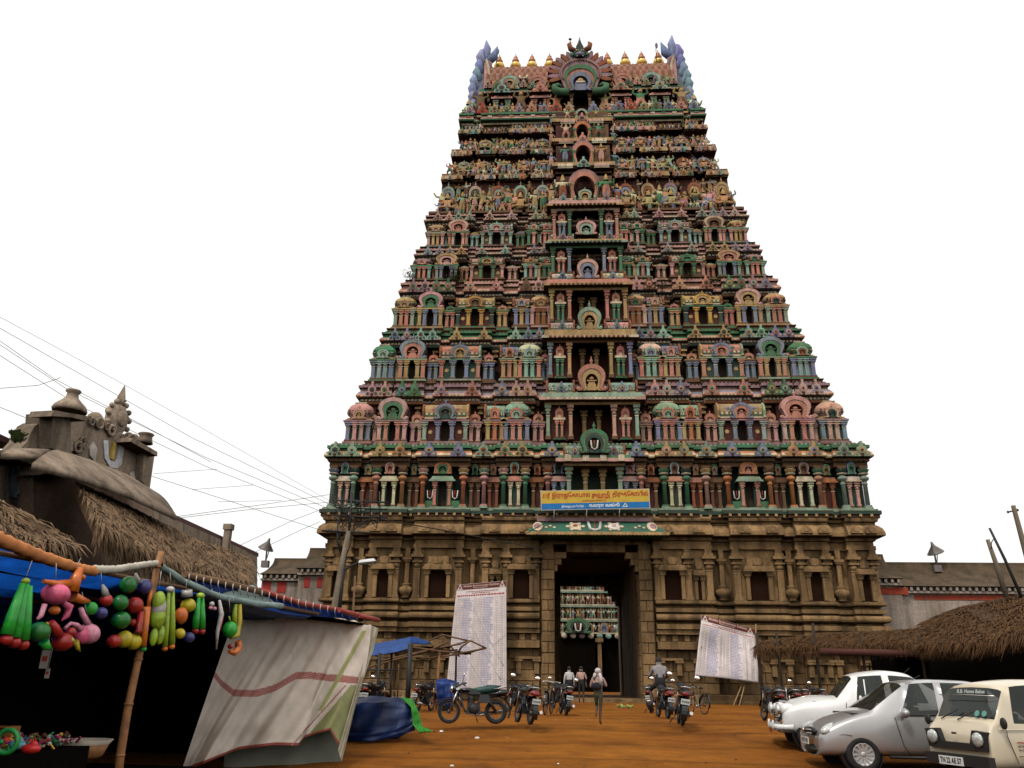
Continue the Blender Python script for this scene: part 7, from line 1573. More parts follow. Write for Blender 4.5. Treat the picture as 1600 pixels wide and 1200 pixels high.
    part('handlebar', lambda m: (m.tube([(.22, .36, .99), (.30, .26, 1.0), (.38, .1, .95), (.40, 0, .93), (.38, -.1, .95), (.30, -.26, 1.0), (.22, -.36, .99)], .014, 6), m.tube([(.20, .38, .985), (.27, .28, 1.0)], .02, 7), m.tube([(.20, -.38, .985), (.27, -.28, 1.0)], .02, 7)), M_GLOSSB)
    part('headlamp', lambda m: (m.ball((.50, 0, .86), (.10, .12, .11), 12, 8), m.cbox((.42, 0, .98), (.1, .2, .1), top=.7)), tank)
    part('headlamp_glass', lambda m: m.ball((.57, 0, .86), (.045, .095, .09), 10, 6), M_MIRR)
    for s, on in zip((-1, 1), mirrors):
        if on: part('mirror', lambda m, s=s: (m.ball((.27, s * .36, 1.2), (.02, .075, .055), 12, 7),), M_MIRR); part('mirror_stalk', lambda m, s=s: m.tube([(.3, s * .24, 1.0), (.27, s * .34, 1.17)], .008, 5), M_GLOSSB)
    part('side_stand', lambda m: m.tube([(-.05, .1, .3), (-.12, .28, .03)], .015, 5), M_GLOSSB)
    if moped: part('leg_shield', lambda m: (m.cbox((.30, 0, .55), (.04, .3, .4), rot=(0, R_(18), 0)), m.cbox((-.55, 0, .95), (.4, .12, .02))), tank)
    return o
def bicycle(name, label, loc, rz, lean=R_(6), sc=1.0):
    o = empty(name, loc, label=label, cat='bicycle', group='bicycles parked at the gate', rot=(lean, 0, rz)); o.scale = (sc,) * 3
    wheel('front_wheel', o, .55, .34, .035); wheel('rear_wheel', o, -.5, .34, .035)
    def part(nm, f, mat): mb = MB(); f(mb); return link(nm, mb.mesh(nm, [mat]), o)
    part('frame', lambda m: (m.tube([(-.5, 0, .34), (-.05, 0, .3), (.38, 0, .75), (-.15, 0, .8), (-.05, 0, .3)], .016, 6), m.tube([(-.5, 0, .34), (-.15, 0, .8)], .012, 6), m.tube([(.55, 0, .34), (.36, 0, .9)], .014, 6)), M_GLOSSB)
    part('saddle', lambda m: (m.ball((-.19, 0, .93), (.14, .08, .04), 10, 6), m.tube([(-.15, 0, .78), (-.18, 0, .92)], .013, 5)), M_GLOSSB)
    part('handlebar', lambda m: m.tube([(.2, .28, .95), (.33, .2, .98), (.36, 0, .96), (.33, -.2, .98), (.2, -.28, .95)], .013, 6), M_CHR)
    part('mudguard', lambda m: (m.ring([(-.5 + .38 * math.cos(R_(a)), .34 + .38 * math.sin(R_(a))) for a in range(0, 200, 14)], [(-.5 + .365 * math.cos(R_(a)), .34 + .365 * math.sin(R_(a))) for a in range(0, 200, 14)], -.03, .03), m.ring([(.55 + .38 * math.cos(R_(a)), .34 + .38 * math.sin(R_(a))) for a in range(10, 170, 14)], [(.55 + .365 * math.cos(R_(a)), .34 + .365 * math.sin(R_(a))) for a in range(10, 170, 14)], -.03, .03)), M_GLOSSB)
    part('carrier', lambda m: (m.cbox((-.55, 0, .76), (.36, .14, .015)), m.tube([(-.6, .06, .75), (-.5, .05, .34)], .007, 4), m.tube([(-.6, -.06, .75), (-.5, -.05, .34)], .007, 4)), M_GLOSSB)
    part('crank', lambda m: (m.lathe([(.09, -.01), (.09, .01)], 14, M=Matrix.Translation((-.05, .05, .3)) @ Matrix.Rotation(R_(90), 4, 'X')), m.tube([(-.05, .08, .3), (.08, .09, .22)], .01, 5), m.cbox((.08, .13, .22), (.09, .08, .02))), M_CHR)
    return o
def gp_(u, v): 
    z = .45
    p = at(u, v, Z=z); 
    for _ in range(4): z = gz(p.y); p = at(u, v, Z=z)
    return Vector((p.x, p.y, z))
N_ = R_(90)
motorcycle('moped', 'black moped with a green seat standing side-on before the list board', gp_(738, 1131), R_(188), M_GLOSSB, M_GRN, M_GLOSSB, R_(4), (0, 1), True, cat='moped', plate_txt='TN 50')
motorcycle('motorcycle', 'motorcycle with a round red tail and white plate between the list board and gate', gp_(818, 1131), R_(108), M_GLOSSB, M_GLOSSB, M_RED, R_(6), (1, 1), plate_txt='TN 50 6142')
motorcycle('motorcycle', 'dark motorcycle half hidden behind the red-tailed one left of the gate', gp_(806, 1112), R_(120), M_GLOSSB, M_GLOSSB, M_GLOSSB, R_(5), (0, 0))
motorcycle('motorcycle', 'dark motorcycle with a tilted white plate beside the left gate pier', gp_(880, 1117), R_(98), M_GLOSSB, M_GLOSSB, M_GLOSSB, R_(8), (1, 0))
motorcycle('motorcycle', 'second dark motorcycle standing deeper beside the left gate pier', gp_(872, 1108), R_(110), M_GLOSSB, M_GLOSSB, M_GLOSSB, R_(5), (0, 1))
bicycle('bicycle', 'black bicycle with a chrome handlebar facing the gate left of the dark motorcycle', gp_(856, 1117), R_(80), R_(5))
motorcycle('motorcycle', 'motorcycle with a bright red tail and white plate, under the seated man', gp_(1036, 1122), R_(97), M_GLOSSB, M_GLOSSB, M_RED, R_(5), (1, 1), plate_txt='TN 50 5527')
motorcycle('motorcycle', 'big black motorcycle with thick rear tyre right of the seated man', gp_(1063, 1133), R_(86), M_GLOSSB, M_GLOSSB, M_GLOSSB, R_(8), (1, 1), sc=1.08)
bicycle('bicycle', 'black bicycle leaning right of the gate near the propped list sheet', gp_(1090, 1116), R_(110), R_(6), .9)
motorcycle('motorcycle', 'dark scooter at the left side of the seated man beside the right gate pier', gp_(1019, 1114), R_(80), M_GLOSSB, M_GLOSSB, M_GLOSSB, R_(-5), (1, 0))
for u, v, a, lb in ((1205, 1128, 95, 'dark motorcycle parked just left of the white saloon car'), (1228, 1122, 100, 'dark motorcycle behind the bonnet of the white saloon car'), (1252, 1118, 84, 'dark motorcycle behind the windscreen of the white saloon car'), (1276, 1116, 92, 'furthest right dark motorcycle in the row behind the white saloon car'),
                    (662, 1112, 75, 'dark motorcycle standing left of the blue covered bike'), (560, 1112, 110, 'motorcycle with a bright mirror behind the covered cart'), (582, 1112, 70, 'black motorcycle under the small blue canopy')):
    motorcycle('motorcycle', lb, gp_(u, v), R_(a), M_GLOSSB, M_GLOSSB, M_GLOSSB, R_(5), (1, 1) if u in (560, 1252) else (0, 0), group='dark motorcycles parked along the tower base')

# ------------------------------------------------------------------ people
SKIN = flat('skin', (.075, .032, .016), .55, var=.1); HAIR = flat('hair', (.006, .005, .004), .6, var=.1)
def person(label, loc, rz, pose, shirt, trousers, scale=1.0, long_sleeve=False, extra=None, thick=1.0, hair_cap=True, skirt=False):
    P, E_ = human_pts(pose, skirt, 0, thick)
    if long_sleeve: E_ = [(a, b_, 0 if (a, b_) in (('lel', 'lwr'), ('rel', 'rwr')) else m) for a, b_, m in E_]
    me = skin_body('body', P, E_, [shirt, trousers, SKIN, HAIR if hair_cap else shirt], 2)
    o = tag(link('person', me, None, loc, rz, None, scale), label, 'person')
    # face, ears, hair and hands belong to the body mesh: added as short rooted shapes
    mb = MB(); h = Vector(P['head'][0]); 
    mb.ball(h + Vector((0, -.092, -.015)), (.014, .022, .022), 8, 5, 0)
    for s in (-1, 1): mb.ball(h + Vector((s * .082, 0, -.01)), (.014, .022, .032), 8, 5, 0); mb.ball(h + Vector((s * .033, -.082, .02)), (.016, .01, .009), 8, 5, 1); mb.ball(h + Vector((s * .033, -.09, .02)), (.007, .005, .008), 6, 4, 2)
    mb.ball(h + Vector((0, -.083, -.058)), (.026, .01, .007), 8, 5, 3)
    for k, sh in (('l', -1), ('r', 1)):
        w, e = Vector(P[k + 'wr'][0]), Vector(P[k + 'ha'][0]); d = (e - w).normalized(); side = d.cross(Vector((0, 0, 1))); side = side.normalized() if side.length > .1 else Vector((0, 1, 0))
        for q in range(4):
            b0 = e + side * (q - 1.5) * .018; L = (.062, .074, .070, .055)[q]; mb.tube([b0 - d * .02, b0 + d * L * .5, b0 + d * L * .85 + Vector((0, -.012, -.01))], [.010, .009, .007], 6, 0)
        mb.tube([w + d * .03, w + d * .05 - side * .035, w + d * .085 - side * .042], [.012, .011, .008], 6, 0)
    mb.build('face_and_fingers', [SKIN, flat('eye_white', (.5, .48, .45), .4, var=0), HAIR, flat('lips', (.12, .03, .025), .5, var=0)], o)
    if hair_cap: mb = MB(); mb.ball(h + Vector((0, .018, .03)), (.093, .098, .092), 12, 8, 0); mb.build('hair', [HAIR], o)
    if extra: extra(o, P)
    return o
C_W = flat('shirt_white', (.50, .45, .42), .8, var=.2); C_G = flat('shirt_grey', (.24, .21, .21), .8, var=.2); C_DK = flat('trousers_dark', (.02, .018, .022), .8); C_CH = flat('shorts_check', (.07, .065, .035), .8, var=.9, scale=28); C_PK = flat('shirt_pale', (.42, .25, .20), .8, var=.2)
def bag(o, P):
    mb = MB(); mb.ball((.02, .12, 1.16), (.17, .07, .12), 10, 7, 0); mb.build('dark_shawl', [flat('shawl', (.012, .01, .016), .9)], o)
    mb = MB(); mb.ball((.0, -.02, 1.62), (.105, .115, .10), 12, 8, 0); mb.tube([(-.07, .06, 1.55), (-.12, .10, 1.40), (-.10, .12, 1.2)], [.05, .06, .04], 8); mb.tube([(.07, .06, 1.55), (.12, .09, 1.4)], [.05, .05], 8); mb.build('head_cloth', [C_W], o)
person('thin child in checked shorts with a pale cloth on the head, crossing the earth', gp_(936, 1133), R_(165), dict(lkn=(-.05, -.04, .49), lan=(-.04, .02, .09), lto=(-.05, -.12, .03), rkn=(.09, -.16, .54), ran=(.06, .12, .36), rto=(.06, .13, .25), lel=(-.25, -.08, 1.16), lwr=(-.10, -.22, 1.22), lha=(-.03, -.24, 1.26), rel=(.26, -.04, 1.14), rwr=(.14, -.2, 1.08), rha=(.07, -.24, 1.08)), C_PK, C_CH, .76, extra=bag, thick=.92, hair_cap=False)
person('man in a white shirt walking into the gate passage, left of the two', Vector((-1.62, -3.0, .45)), R_(190), dict(lkn=(-.1, -.14, .5), lan=(-.1, -.08, .08), lto=(-.1, -.22, .03), rkn=(.1, .0, .5), ran=(.1, .2, .12), rto=(.1, .1, .03)), C_W, C_DK, .98, long_sleeve=True)
person('man in a pale shirt standing at the gate passage, right of the two', Vector((-1.0, -1.8, .45)), R_(170), dict(lel=(-.26, -.02, 1.12), lwr=(-.18, -.2, 1.1)), C_PK, C_DK, 1.0)
person('man in a light grey shirt seen from behind, sitting on the red-tailed motorcycle', gp_(1036, 1119) + Vector((0, .35, .12)), R_(183), dict(pelvis=(0, 0, .86), waist=(0, .01, 1.0), chest=(0, -.03, 1.2), neck=(0, -.06, 1.37), chin=(0, -.09, 1.45), head=(0, -.10, 1.54), top=(0, -.08, 1.63), lsh=(-.19, -.03, 1.31), lel=(-.30, -.16, 1.08), lwr=(-.27, -.42, 1.02), lha=(-.26, -.5, 1.0), rsh=(.19, -.03, 1.31), rel=(.30, -.16, 1.08), rwr=(.27, -.42, 1.02), rha=(.26, -.5, 1.0),
       lhip=(-.1, -.02, .82), lkn=(-.25, -.42, .66), lan=(-.24, -.28, .22), lto=(-.25, -.42, .17), rhip=(.1, -.02, .82), rkn=(.25, -.42, .66), ran=(.24, -.28, .22), rto=(.25, -.42, .17)), C_G, C_DK, 1.0, thick=1.12)
# a rag of offerings on the threshold
mb = MB(); 
for q in range(14): mb.ball((random.uniform(-.3, .3), random.uniform(-.1, .1), random.uniform(.02, .1)), random.uniform(.03, .08), 6, 4)
tag(link('flower_heap', mb.mesh('flower_heap', [flat('marigold', (.35, .38, .10), .8, var=.5, scale=20)]), None, at(977, 1106, Z=.47)), 'small pale green heap on the ground at the right end of the threshold', 'heap')

# ------------------------------------------------------------------ cars
def glassmat():
    m, nt, b = new_mat('window_glass'); b.inputs['Alpha'].default_value = .62; b.inputs['Base Color'].default_value = (.012, .018, .013, 1); b.inputs['Roughness'].default_value = .06; b.inputs['Specular IOR Level'].default_value = .55; return m
M_GL = glassmat(); M_TRIM = flat('black_trim', (.012, .012, .012), .5, var=0); M_LENS = flat('lamp_lens', (.55, .55, .52), .12, .3, var=.3, scale=25, spec=.6)
def paintm(n, c, r=.28, met=0): return flat(n, c, r, met, var=.06, scale=1.5, coat=.6)
def carbody(o, st, paint, W, glass_side, glass_ws, rear_ws=None, sub=2):
    """st: stations nose to tail: (x_low, x_up, half width, z sill, z belt, y_up, z_up, z_centre); along -x = front"""
    V = []; nr = 8
    for (xl, xu, hw, zs, zb, yu, zu, zc) in st:
        V += [(xl, hw * .55, zs), (xl, hw * .95, zs + .02), (xl, hw, zs + (zb - zs) * .35), (xl, hw * 1.0, zs + (zb - zs) * .75), (xl, hw * .965, zb), (xu, yu, zu), (xu, yu * .55, zc - .01), (xu, 0.0, zc)]
    n = len(st); nv = len(V); full = V + [(x, -y, z) for x, y, z in V]
    F = []; mi = []
    for i in range(n - 1):
        for j in range(nr - 1):
            mat = 0
            if j == 4 and i in glass_side: mat = 1
            if j in (5, 6) and i in glass_ws: mat = 1
            for s in (0, 1):
                a, b_, c, d = i * nr + j, (i + 1) * nr + j, (i + 1) * nr + j + 1, i * nr + j + 1
                if s: 
                    m_ = lambda q: q if q % nr == nr - 1 else q + nv
                    F.append((m_(a), m_(b_), m_(c), m_(d)))
                else: F.append((a, d, c, b_))
                mi.append(mat)
    for i, rev in ((0, 0), (n - 1, 1)):
        r1 = [i * nr + j for j in range(nr)]; r2 = [i * nr + j + nv for j in range(nr - 1)]
        for j in range(nr - 1):
            p, q = r1[j], r1[j + 1]; pp_, qq = (r2[j], r2[j + 1] if j + 1 < nr - 1 else None)
            f = (p, q, qq, pp_) if qq is not None else (p, q, pp_)
            F.append(f if not rev else tuple(reversed(f))); mi.append(0)
    for i in range(n - 1): F.append((i * nr, (i + 1) * nr, (i + 1) * nr + nv, i * nr + nv)); mi.append(2)
    me = bpy.data.meshes.new('body'); me.from_pydata(full, [], F); me.polygons.foreach_set('material_index', mi)
    bm = bmesh.new(); bm.from_mesh(me); loose = [v for v in bm.verts if not v.link_faces]; bmesh.ops.delete(bm, geom=loose, context='VERTS'); bmesh.ops.recalc_face_normals(bm, faces=bm.faces)
    cl = bm.edges.layers.float.new('crease_edge')
    for e in bm.edges:
        ms = {f.material_index for f in e.link_faces}
        if len(ms) > 1: e[cl] = .9
    vl = bm.verts.layers.float.new('crease_vert')
    for v in bm.verts:
        if len({f.material_index for f in v.link_faces}) > 1: v[vl] = .72
    bm.to_mesh(me); bm.free()
    tmp = bpy.data.objects.new('tmp', me); COL.objects.link(tmp); sb = tmp.modifiers.new('s', 'SUBSURF'); sb.levels = sub; sb.render_levels = sub
    dg = bpy.context.evaluated_depsgraph_get(); dg.update(); out = bpy.data.meshes.new_from_object(tmp.evaluated_get(dg)); bpy.data.objects.remove(tmp)
    for k, nm, mats in ((0, 'body', [paint]), (1, 'glass', [M_GL]), (2, 'underside', [M_TRIM])):
        bm = bmesh.new(); bm.from_mesh(out); bmesh.ops.delete(bm, geom=[f for f in bm.faces if f.material_index != k], context='FACES')
        for f in bm.faces: f.material_index = 0; f.smooth = True
        if k == 1:
            # every pane is a part of its own
            seen = set(); islands = []
            for f in bm.faces:
                if f in seen: continue
                stack = [f]; isl = []; seen.add(f)
                while stack:
                    g_ = stack.pop(); isl.append(g_)
                    for e in g_.edges:
                        for h in e.link_faces:
                            if h not in seen: seen.add(h); stack.append(h)
                islands.append(isl)
            for isl in islands:
                vs = {v: i for i, v in enumerate({v for f in isl for v in f.verts})}
                m2 = bpy.data.meshes.new('window'); m2.from_pydata([tuple(v.co) for v in vs], [], [tuple(vs[v] for v in f.verts) for f in isl]); m2.materials.append(M_GL)
                for p in m2.polygons: p.use_smooth = True
                link('window', m2, o)
            bm.free(); continue
        m2 = bpy.data.meshes.new(nm); bm.to_mesh(m2); bm.free(); m2.materials.append(mats[0]); link(nm, m2, o)
    return out
def car_wheel(o, x, y, r, w, cap_mat, kind):
    s = 1 if y > 0 else -1
    mb = MB(); M = Matrix.Translation((x, y, r)) @ Matrix.Rotation(R_(-90 * s), 4, 'X')
    mb.lathe([(r * .62, -w * .5), (r * .93, -w * .5), (r, -w * .38), (r, w * .38), (r * .93, w * .5), (r * .64, w * .5), (r * .62, w * .3)], 32, M=M); t = link('wheel', mb.mesh('wheel', [M_TYRE]), o)
    mb = MB()
    if kind == 'cover':
        mb.lathe([(r * .64, w * .36), (r * .66, w * .5), (r * .60, w * .50), (r * .56, w * .40), (r * .2, w * .42), (r * .15, w * .50), (.001, w * .52)], 28, M=M)
        for k in range(12):
            a = 6.283 * k / 12; mb.add([M @ Vector((rr_ * math.cos(a + da), rr_ * math.sin(a + da), zz)) for rr_, da, zz in ((r * .16, -.25, w * .48), (r * .16, .25, w * .48), (r * .60, .12, w * .53), (r * .60, -.12, w * .53), (r * .16, -.25, w * .40), (r * .16, .25, w * .40), (r * .60, .12, w * .42), (r * .60, -.12, w * .42))], [(0, 1, 2, 3), (1, 5, 6, 2), (3, 2, 6, 7), (0, 3, 7, 4)])
    else: mb.lathe([(r * .64, w * .36), (r * .66, w * .48), (r * .58, w * .44), (r * .5, w * .34), (r * .3, w * .36), (r * .26, w * .5), (.001, w * .56)], 24, M=M)
    link('hubcap', mb.mesh('hubcap', [cap_mat]), t)
    mb = MB(); mb.lathe([(r * 1.22, -w * .5 - .10), (r * 1.22, w * .1), (r * 1.17, w * .1), (r * 1.17, -w * .5 - .12)], 32, M=M); mb.lathe([(r * 1.2, -.02), (.01, -.02)], 28, M=M); link('wheel_arch', mb.mesh('wheel_arch', [M_TRIM]), o)
def line(o, pts, r=.005, nm='panel_gap', mat=None, n=5): mb = MB(); mb.tube(pts, r, n); link(nm, mb.mesh(nm, [mat or M_TRIM]), o)
def place(o, u, v, z, rz): p = at(u, v, Z=z); o.location = (p.x, p.y, z); o.rotation_euler = (0, 0, rz)
def text_on(o, s, org, ex, ey, mat, nm='plate_lettering'):
    V, F = text_shape(s); mb = MB(); org, ex, ey = Vector(org), Vector(ex), Vector(ey); mb.add([org + ex * x + ey * y for x, y in V], F); link(nm, mb.mesh(nm, [mat]), o)

# silver hatchback (front towards -x; origin under the front axle centre)
ec = empty('hatchback_car', (0, 0, 0), label='silver hatchback parked between the white saloon and the cream van', cat='car', group='cars parked at the right')
M_SIL = paintm('silver_paint', (.40, .385, .38), .3, .55)
x0 = -.78
ST_E = [(x0 + .10, x0 + .16, .58, .26, .56, .50, .68, .70), (x0 + .02, x0 + .22, .72, .24, .58, .56, .74, .77), (x0 + .16, x0 + .38, .82, .24, .70, .66, .85, .885), (x0 + .50, x0 + .68, .85, .24, .84, .72, .93, .965), (x0 + .85, x0 + .90, .855, .25, .93, .76, .99, 1.025),
        (x0 + 1.15, x0 + 1.02, .855, .25, .955, .76, 1.02, 1.05), (x0 + 1.45, x0 + 1.70, .85, .25, .945, .62, 1.48, 1.53), (x0 + 1.52, x0 + 1.82, .85, .25, .95, .62, 1.51, 1.56), (x0 + 2.22, x0 + 2.26, .85, .25, .97, .62, 1.54, 1.59), (x0 + 2.32, x0 + 2.36, .85, .25, .975, .62, 1.54, 1.59), (x0 + 3.0, x0 + 2.98, .85, .25, 1.0, .61, 1.52, 1.575), (x0 + 3.12, x0 + 3.08, .845, .25, 1.01, .60, 1.51, 1.565),
        (x0 + 3.45, x0 + 3.35, .82, .27, 1.03, .54, 1.36, 1.42), (x0 + 3.72, x0 + 3.60, .76, .30, 1.0, .48, 1.10, 1.14), (x0 + 3.76, x0 + 3.70, .66, .34, .92, .42, .95, .97)]
carbody(ec, ST_E, M_SIL, 1.7, (7, 9, 10), (5,))
for x in (0, 2.46):
    for y in (-.76, .76): car_wheel(ec, x, y, .295, .19, M_CHR if False else flat('wheel_cover', (.45, .43, .42), .35, .5, var=0), 'cover')
for s in (-1, 1):
    mb = MB(); mb.ball((x0 + .31, s * .66, .70), (.25, .115, .105), 14, 9, M=Matrix.Rotation(R_(-28 * s), 4, 'Z') @ Matrix.Rotation(R_(-14), 4, 'Y')); link('headlight', mb.mesh('headlight', [M_LENS]), ec)
    mb = MB(); mb.ball((x0 + .33, s * .70, .705), (.10, .09, .075), 10, 7, M=Matrix.Rotation(R_(-28 * s), 4, 'Z')); link('headlight_bulb', mb.mesh('headlight_bulb', [M_MIRR]), ec)
    mb = MB(); mb.ball((x0 + .17, s * .66, .36), (.05, .09, .075), 10, 6, M=Matrix.Rotation(R_(-30 * s), 4, 'Z')); link('fog_lamp', mb.mesh('fog_lamp', [M_TRIM]), ec)
    mb = MB(); mb.ball((x0 + .14, s * .665, .36), (.045, .05, .05), 10, 6); link('fog_glass', mb.mesh('fog_glass', [M_LENS]), ec)
    mb = MB(); mb.ball((x0 + 1.55, s * .98, 1.0), (.08, .13, .085), 12, 8); link('mirror', mb.mesh('mirror', [M_SIL]), ec); line(ec, [(x0 + 1.56, s * .80, .955), (x0 + 1.56, s * .92, .965)], .035, 'mirror_foot')
    line(ec, [(x0 + 1.42, s * .838, .92), (x0 + 1.44, s * .862, .75), (x0 + 1.50, s * .862, .45), (x0 + 1.60, s * .845, .29)], .006); line(ec, [(x0 + 2.36, s * .838, .95), (x0 + 2.34, s * .862, .7), (x0 + 2.34, s * .845, .29)], .006)
    line(ec, [(x0 + .25, s * .80, .60), (x0 + .5, s * .853, .62), (x0 + .62, s * .858, .60)], .005); line(ec, [(x0 + 1.62, s * .832, .955), (x0 + 2.4, s * .832, .985), (x0 + 3.1, s * .828, 1.02)], .014, 'window_strip')
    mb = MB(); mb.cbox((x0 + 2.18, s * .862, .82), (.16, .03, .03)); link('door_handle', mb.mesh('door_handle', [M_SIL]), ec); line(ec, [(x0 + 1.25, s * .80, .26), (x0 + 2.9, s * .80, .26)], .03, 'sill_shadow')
    line(ec, [(x0 + .72, s * .60, .955), (x0 + 1.15, s * .68, 1.02)], .006)
mb = MB(); mb.ball((x0 + .10, 0, .64), (.09, .42, .07), 14, 8); link('grille', mb.mesh('grille', [M_TRIM]), ec)
for z in (.61, .67): line(ec, [(x0 + .02, -.36, z), (x0 - .01, 0, z - .01), (x0 + .02, .36, z)], .012, 'grille_bar', M_CHR)
mb = MB(); mb.lathe([(.055, 0), (.055, .02)], 16, M=Matrix.Translation((x0 - .03, 0, .645)) @ Matrix.Rotation(R_(-90), 4, 'Y')); link('badge', mb.mesh('badge', [M_CHR]), ec)
mb = MB(); mb.ball((x0 + .10, 0, .33), (.1, .46, .075), 14, 7); link('air_intake', mb.mesh('air_intake', [M_TRIM]), ec)
mb = MB(); mb.cbox((x0 - .015, 0, .475), (.015, .5, .12)); pl = link('number_plate', mb.mesh('number_plate', [M_PLATE]), ec); text_on(ec, 'TN 50 C 7318', (x0 - .026, .22, .44), (0, -.44, 0), (0, 0, .075), M_GLOSSB)
line(ec, [(x0 + 1.95, .2, 1.47), (x0 + 2.35, .2, 1.66)], .006, 'aerial'); line(ec, [(x0 + 1.15, .5, 1.06), (x0 + 1.45, -.0, 1.22)], .01, 'wiper')
def seats(o, x, w, z0, z1, n=2):
    for k in range(n):
        for s in (-1, 1):
            mb = MB(); mb.cbox((x + k * .95 + .12, s * w, (z0 + z1) / 2), (.14, .42, z1 - z0), rot=(0, R_(12), 0), top=.8); mb.cbox((x + k * .95 - .12, s * w, z0 + .05), (.45, .44, .14)); mb.cbox((x + k * .95 + .2, s * w, z1 + .1), (.09, .22, .16)); link('seat', mb.mesh('seat', [flat('seat_cloth', (.03, .028, .026), .9)]), o)
    mb = MB(); mb.cbox((x + .6, 0, z0 - .08), (2.2, 1.4, .04)); link('cabin_floor', mb.mesh('cabin_floor', [M_TRIM]), o); mb = MB(); mb.tube([(x - .55 + .06 * math.cos(a), w + .18 * math.cos(a), z1 - .12 + .16 * math.sin(a)) for a in [6.283 * q / 14 for q in range(14)]], .014, 5, closed=True); link('steering_wheel', mb.mesh('steering_wheel', [M_TRIM]), o)
    mb = MB(); mb.cbox((x - .85, 0, z1 - .22), (.3, 1.3, .2)); link('dashboard', mb.mesh('dashboard', [M_TRIM]), o)
seats(ec, .95, .38, .55, 1.1)
ec.location = (3.2, -27.65, -.03); ec.rotation_euler = (0, 0, R_(-2.7))
# white saloon of a rounded old style
ac = empty('saloon_car', (0, 0, 0), label='rounded white old-fashioned saloon, the left car of the parked row', cat='car', group='cars parked at the right'); M_WH = paintm('white_paint', (.70, .68, .65), .3)
x0 = -.72
ST_A = [(x0 + .14, x0 + .30, .56, .34, .66, .24, .90, .93), (x0 + .10, x0 + .36, .70, .32, .74, .36, .96, .995), (x0 + .20, x0 + .55, .80, .32, .86, .42, 1.01, 1.06), (x0 + .55, x0 + .85, .83, .30, .94, .48, 1.04, 1.10), (x0 + 1.05, x0 + 1.15, .83, .30, .96, .58, 1.05, 1.12),
        (x0 + 1.35, x0 + 1.34, .83, .30, .97, .64, 1.06, 1.12), (x0 + 1.62, x0 + 1.72, .83, .30, .98, .57, 1.50, 1.56), (x0 + 1.70, x0 + 1.84, .83, .30, .98, .57, 1.54, 1.62), (x0 + 2.36, x0 + 2.36, .83, .30, .98, .57, 1.58, 1.68), (x0 + 2.48, x0 + 2.48, .83, .30, .98, .57, 1.58, 1.68), (x0 + 3.05, x0 + 2.98, .83, .32, .99, .56, 1.54, 1.64), (x0 + 3.2, x0 + 3.1, .82, .34, .99, .53, 1.43, 1.52),
        (x0 + 3.6, x0 + 3.50, .80, .36, .98, .46, 1.22, 1.27), (x0 + 4.0, x0 + 3.85, .76, .36, .92, .44, .99, 1.02), (x0 + 4.25, x0 + 4.15, .66, .40, .82, .38, .84, .86)]
carbody(ac, ST_A, M_WH, 1.66, (7, 9, 10), (5, 12))
for x in (0, 2.46):
    for y in (-.72, .72): car_wheel(ac, x, y, .33, .16, M_CHR, 'hub')
for s in (-1, 1):
    mb = MB(); mb.ball((x0 + .26, s * .60, .80), (.20, .14, .15), 14, 9); link('lamp_pod', mb.mesh('lamp_pod', [M_WH]), ac)
    mb = MB(); mb.lathe([(.13, 0), (.135, .03), (.12, .05), (.05, .075), (.001, .08)], 20, M=Matrix.Translation((x0 + .07, s * .60, .80)) @ Matrix.Rotation(R_(-90), 4, 'Y')); link('headlight', mb.mesh('headlight', [M_LENS]), ac)
    mb = MB(); mb.ring([(.155 * math.cos(k * .3), .155 * math.sin(k * .3)) for k in range(22)], [(.125 * math.cos(k * .3), .125 * math.sin(k * .3)) for k in range(22)], -.02, .03, M=Matrix.Translation((x0 + .05, s * .60, .80)) @ Matrix.Rotation(R_(-90), 4, 'Z')); link('headlight_ring', mb.mesh('headlight_ring', [M_CHR]), ac)
    mb = MB(); mb.ball((x0 + .14, s * .60, .565), (.06, .07, .06), 10, 6); link('side_lamp', mb.mesh('side_lamp', [flat('amber', (.6, .3, .1), .3)]), ac)
    line(ac, [(x0 + 1.50, s * .81, .99), (x0 + 1.46, s * .838, .8), (x0 + 1.48, s * .838, .45), (x0 + 1.5, s * .82, .34)], .006); line(ac, [(x0 + 2.42, s * .81, .99), (x0 + 2.42, s * .84, .7), (x0 + 2.42, s * .82, .34)], .006)
    line(ac, [(x0 + 1.92, s * .815, .99), (x0 + 1.96, s * .63, 1.47)], .016, 'quarter_bar', M_WH); mb = MB(); mb.cbox((x0 + 2.25, s * .85, .86), (.16, .03, .025)); link('door_handle', mb.mesh('door_handle', [M_CHR]), ac)
    mb = MB(); mb.ball((x0 + 1.78, s * .93, 1.04), (.035, .085, .10), 10, 7); link('mirror', mb.mesh('mirror', [M_WH]), ac)
mb = MB(); mb.ball((x0 + .14, 0, .70), (.09, .44, .17), 16, 9); link('grille', mb.mesh('grille', [M_TRIM]), ac)
for k in range(5): z = .60 + k * .05; hw = .40 * math.sqrt(max(.2, 1 - ((z - .70) / .19) ** 2)); line(ac, [(x0 + .07, -hw, z), (x0 + .035, 0, z + .01), (x0 + .07, hw, z)], .011, 'grille_bar', M_CHR)
line(ac, [(x0 + .10, -.44, .70), (x0 + .14, -.3, .86), (x0 + .16, 0, .92), (x0 + .14, .3, .86), (x0 + .10, .44, .70)], .018, 'grille_surround', M_CHR)
line(ac, [(x0 + .35, -.80, .46), (x0 + .05, -.66, .45), (x0 - .03, 0, .45), (x0 + .05, .66, .45), (x0 + .35, .80, .46)], .065, 'bumper', M_WH, 10)
for s in (-.35, .35): mb = MB(); mb.ball((x0 - .04, s, .48), (.04, .04, .11), 8, 6); link('overrider', mb.mesh('overrider', [M_WH]), ac)
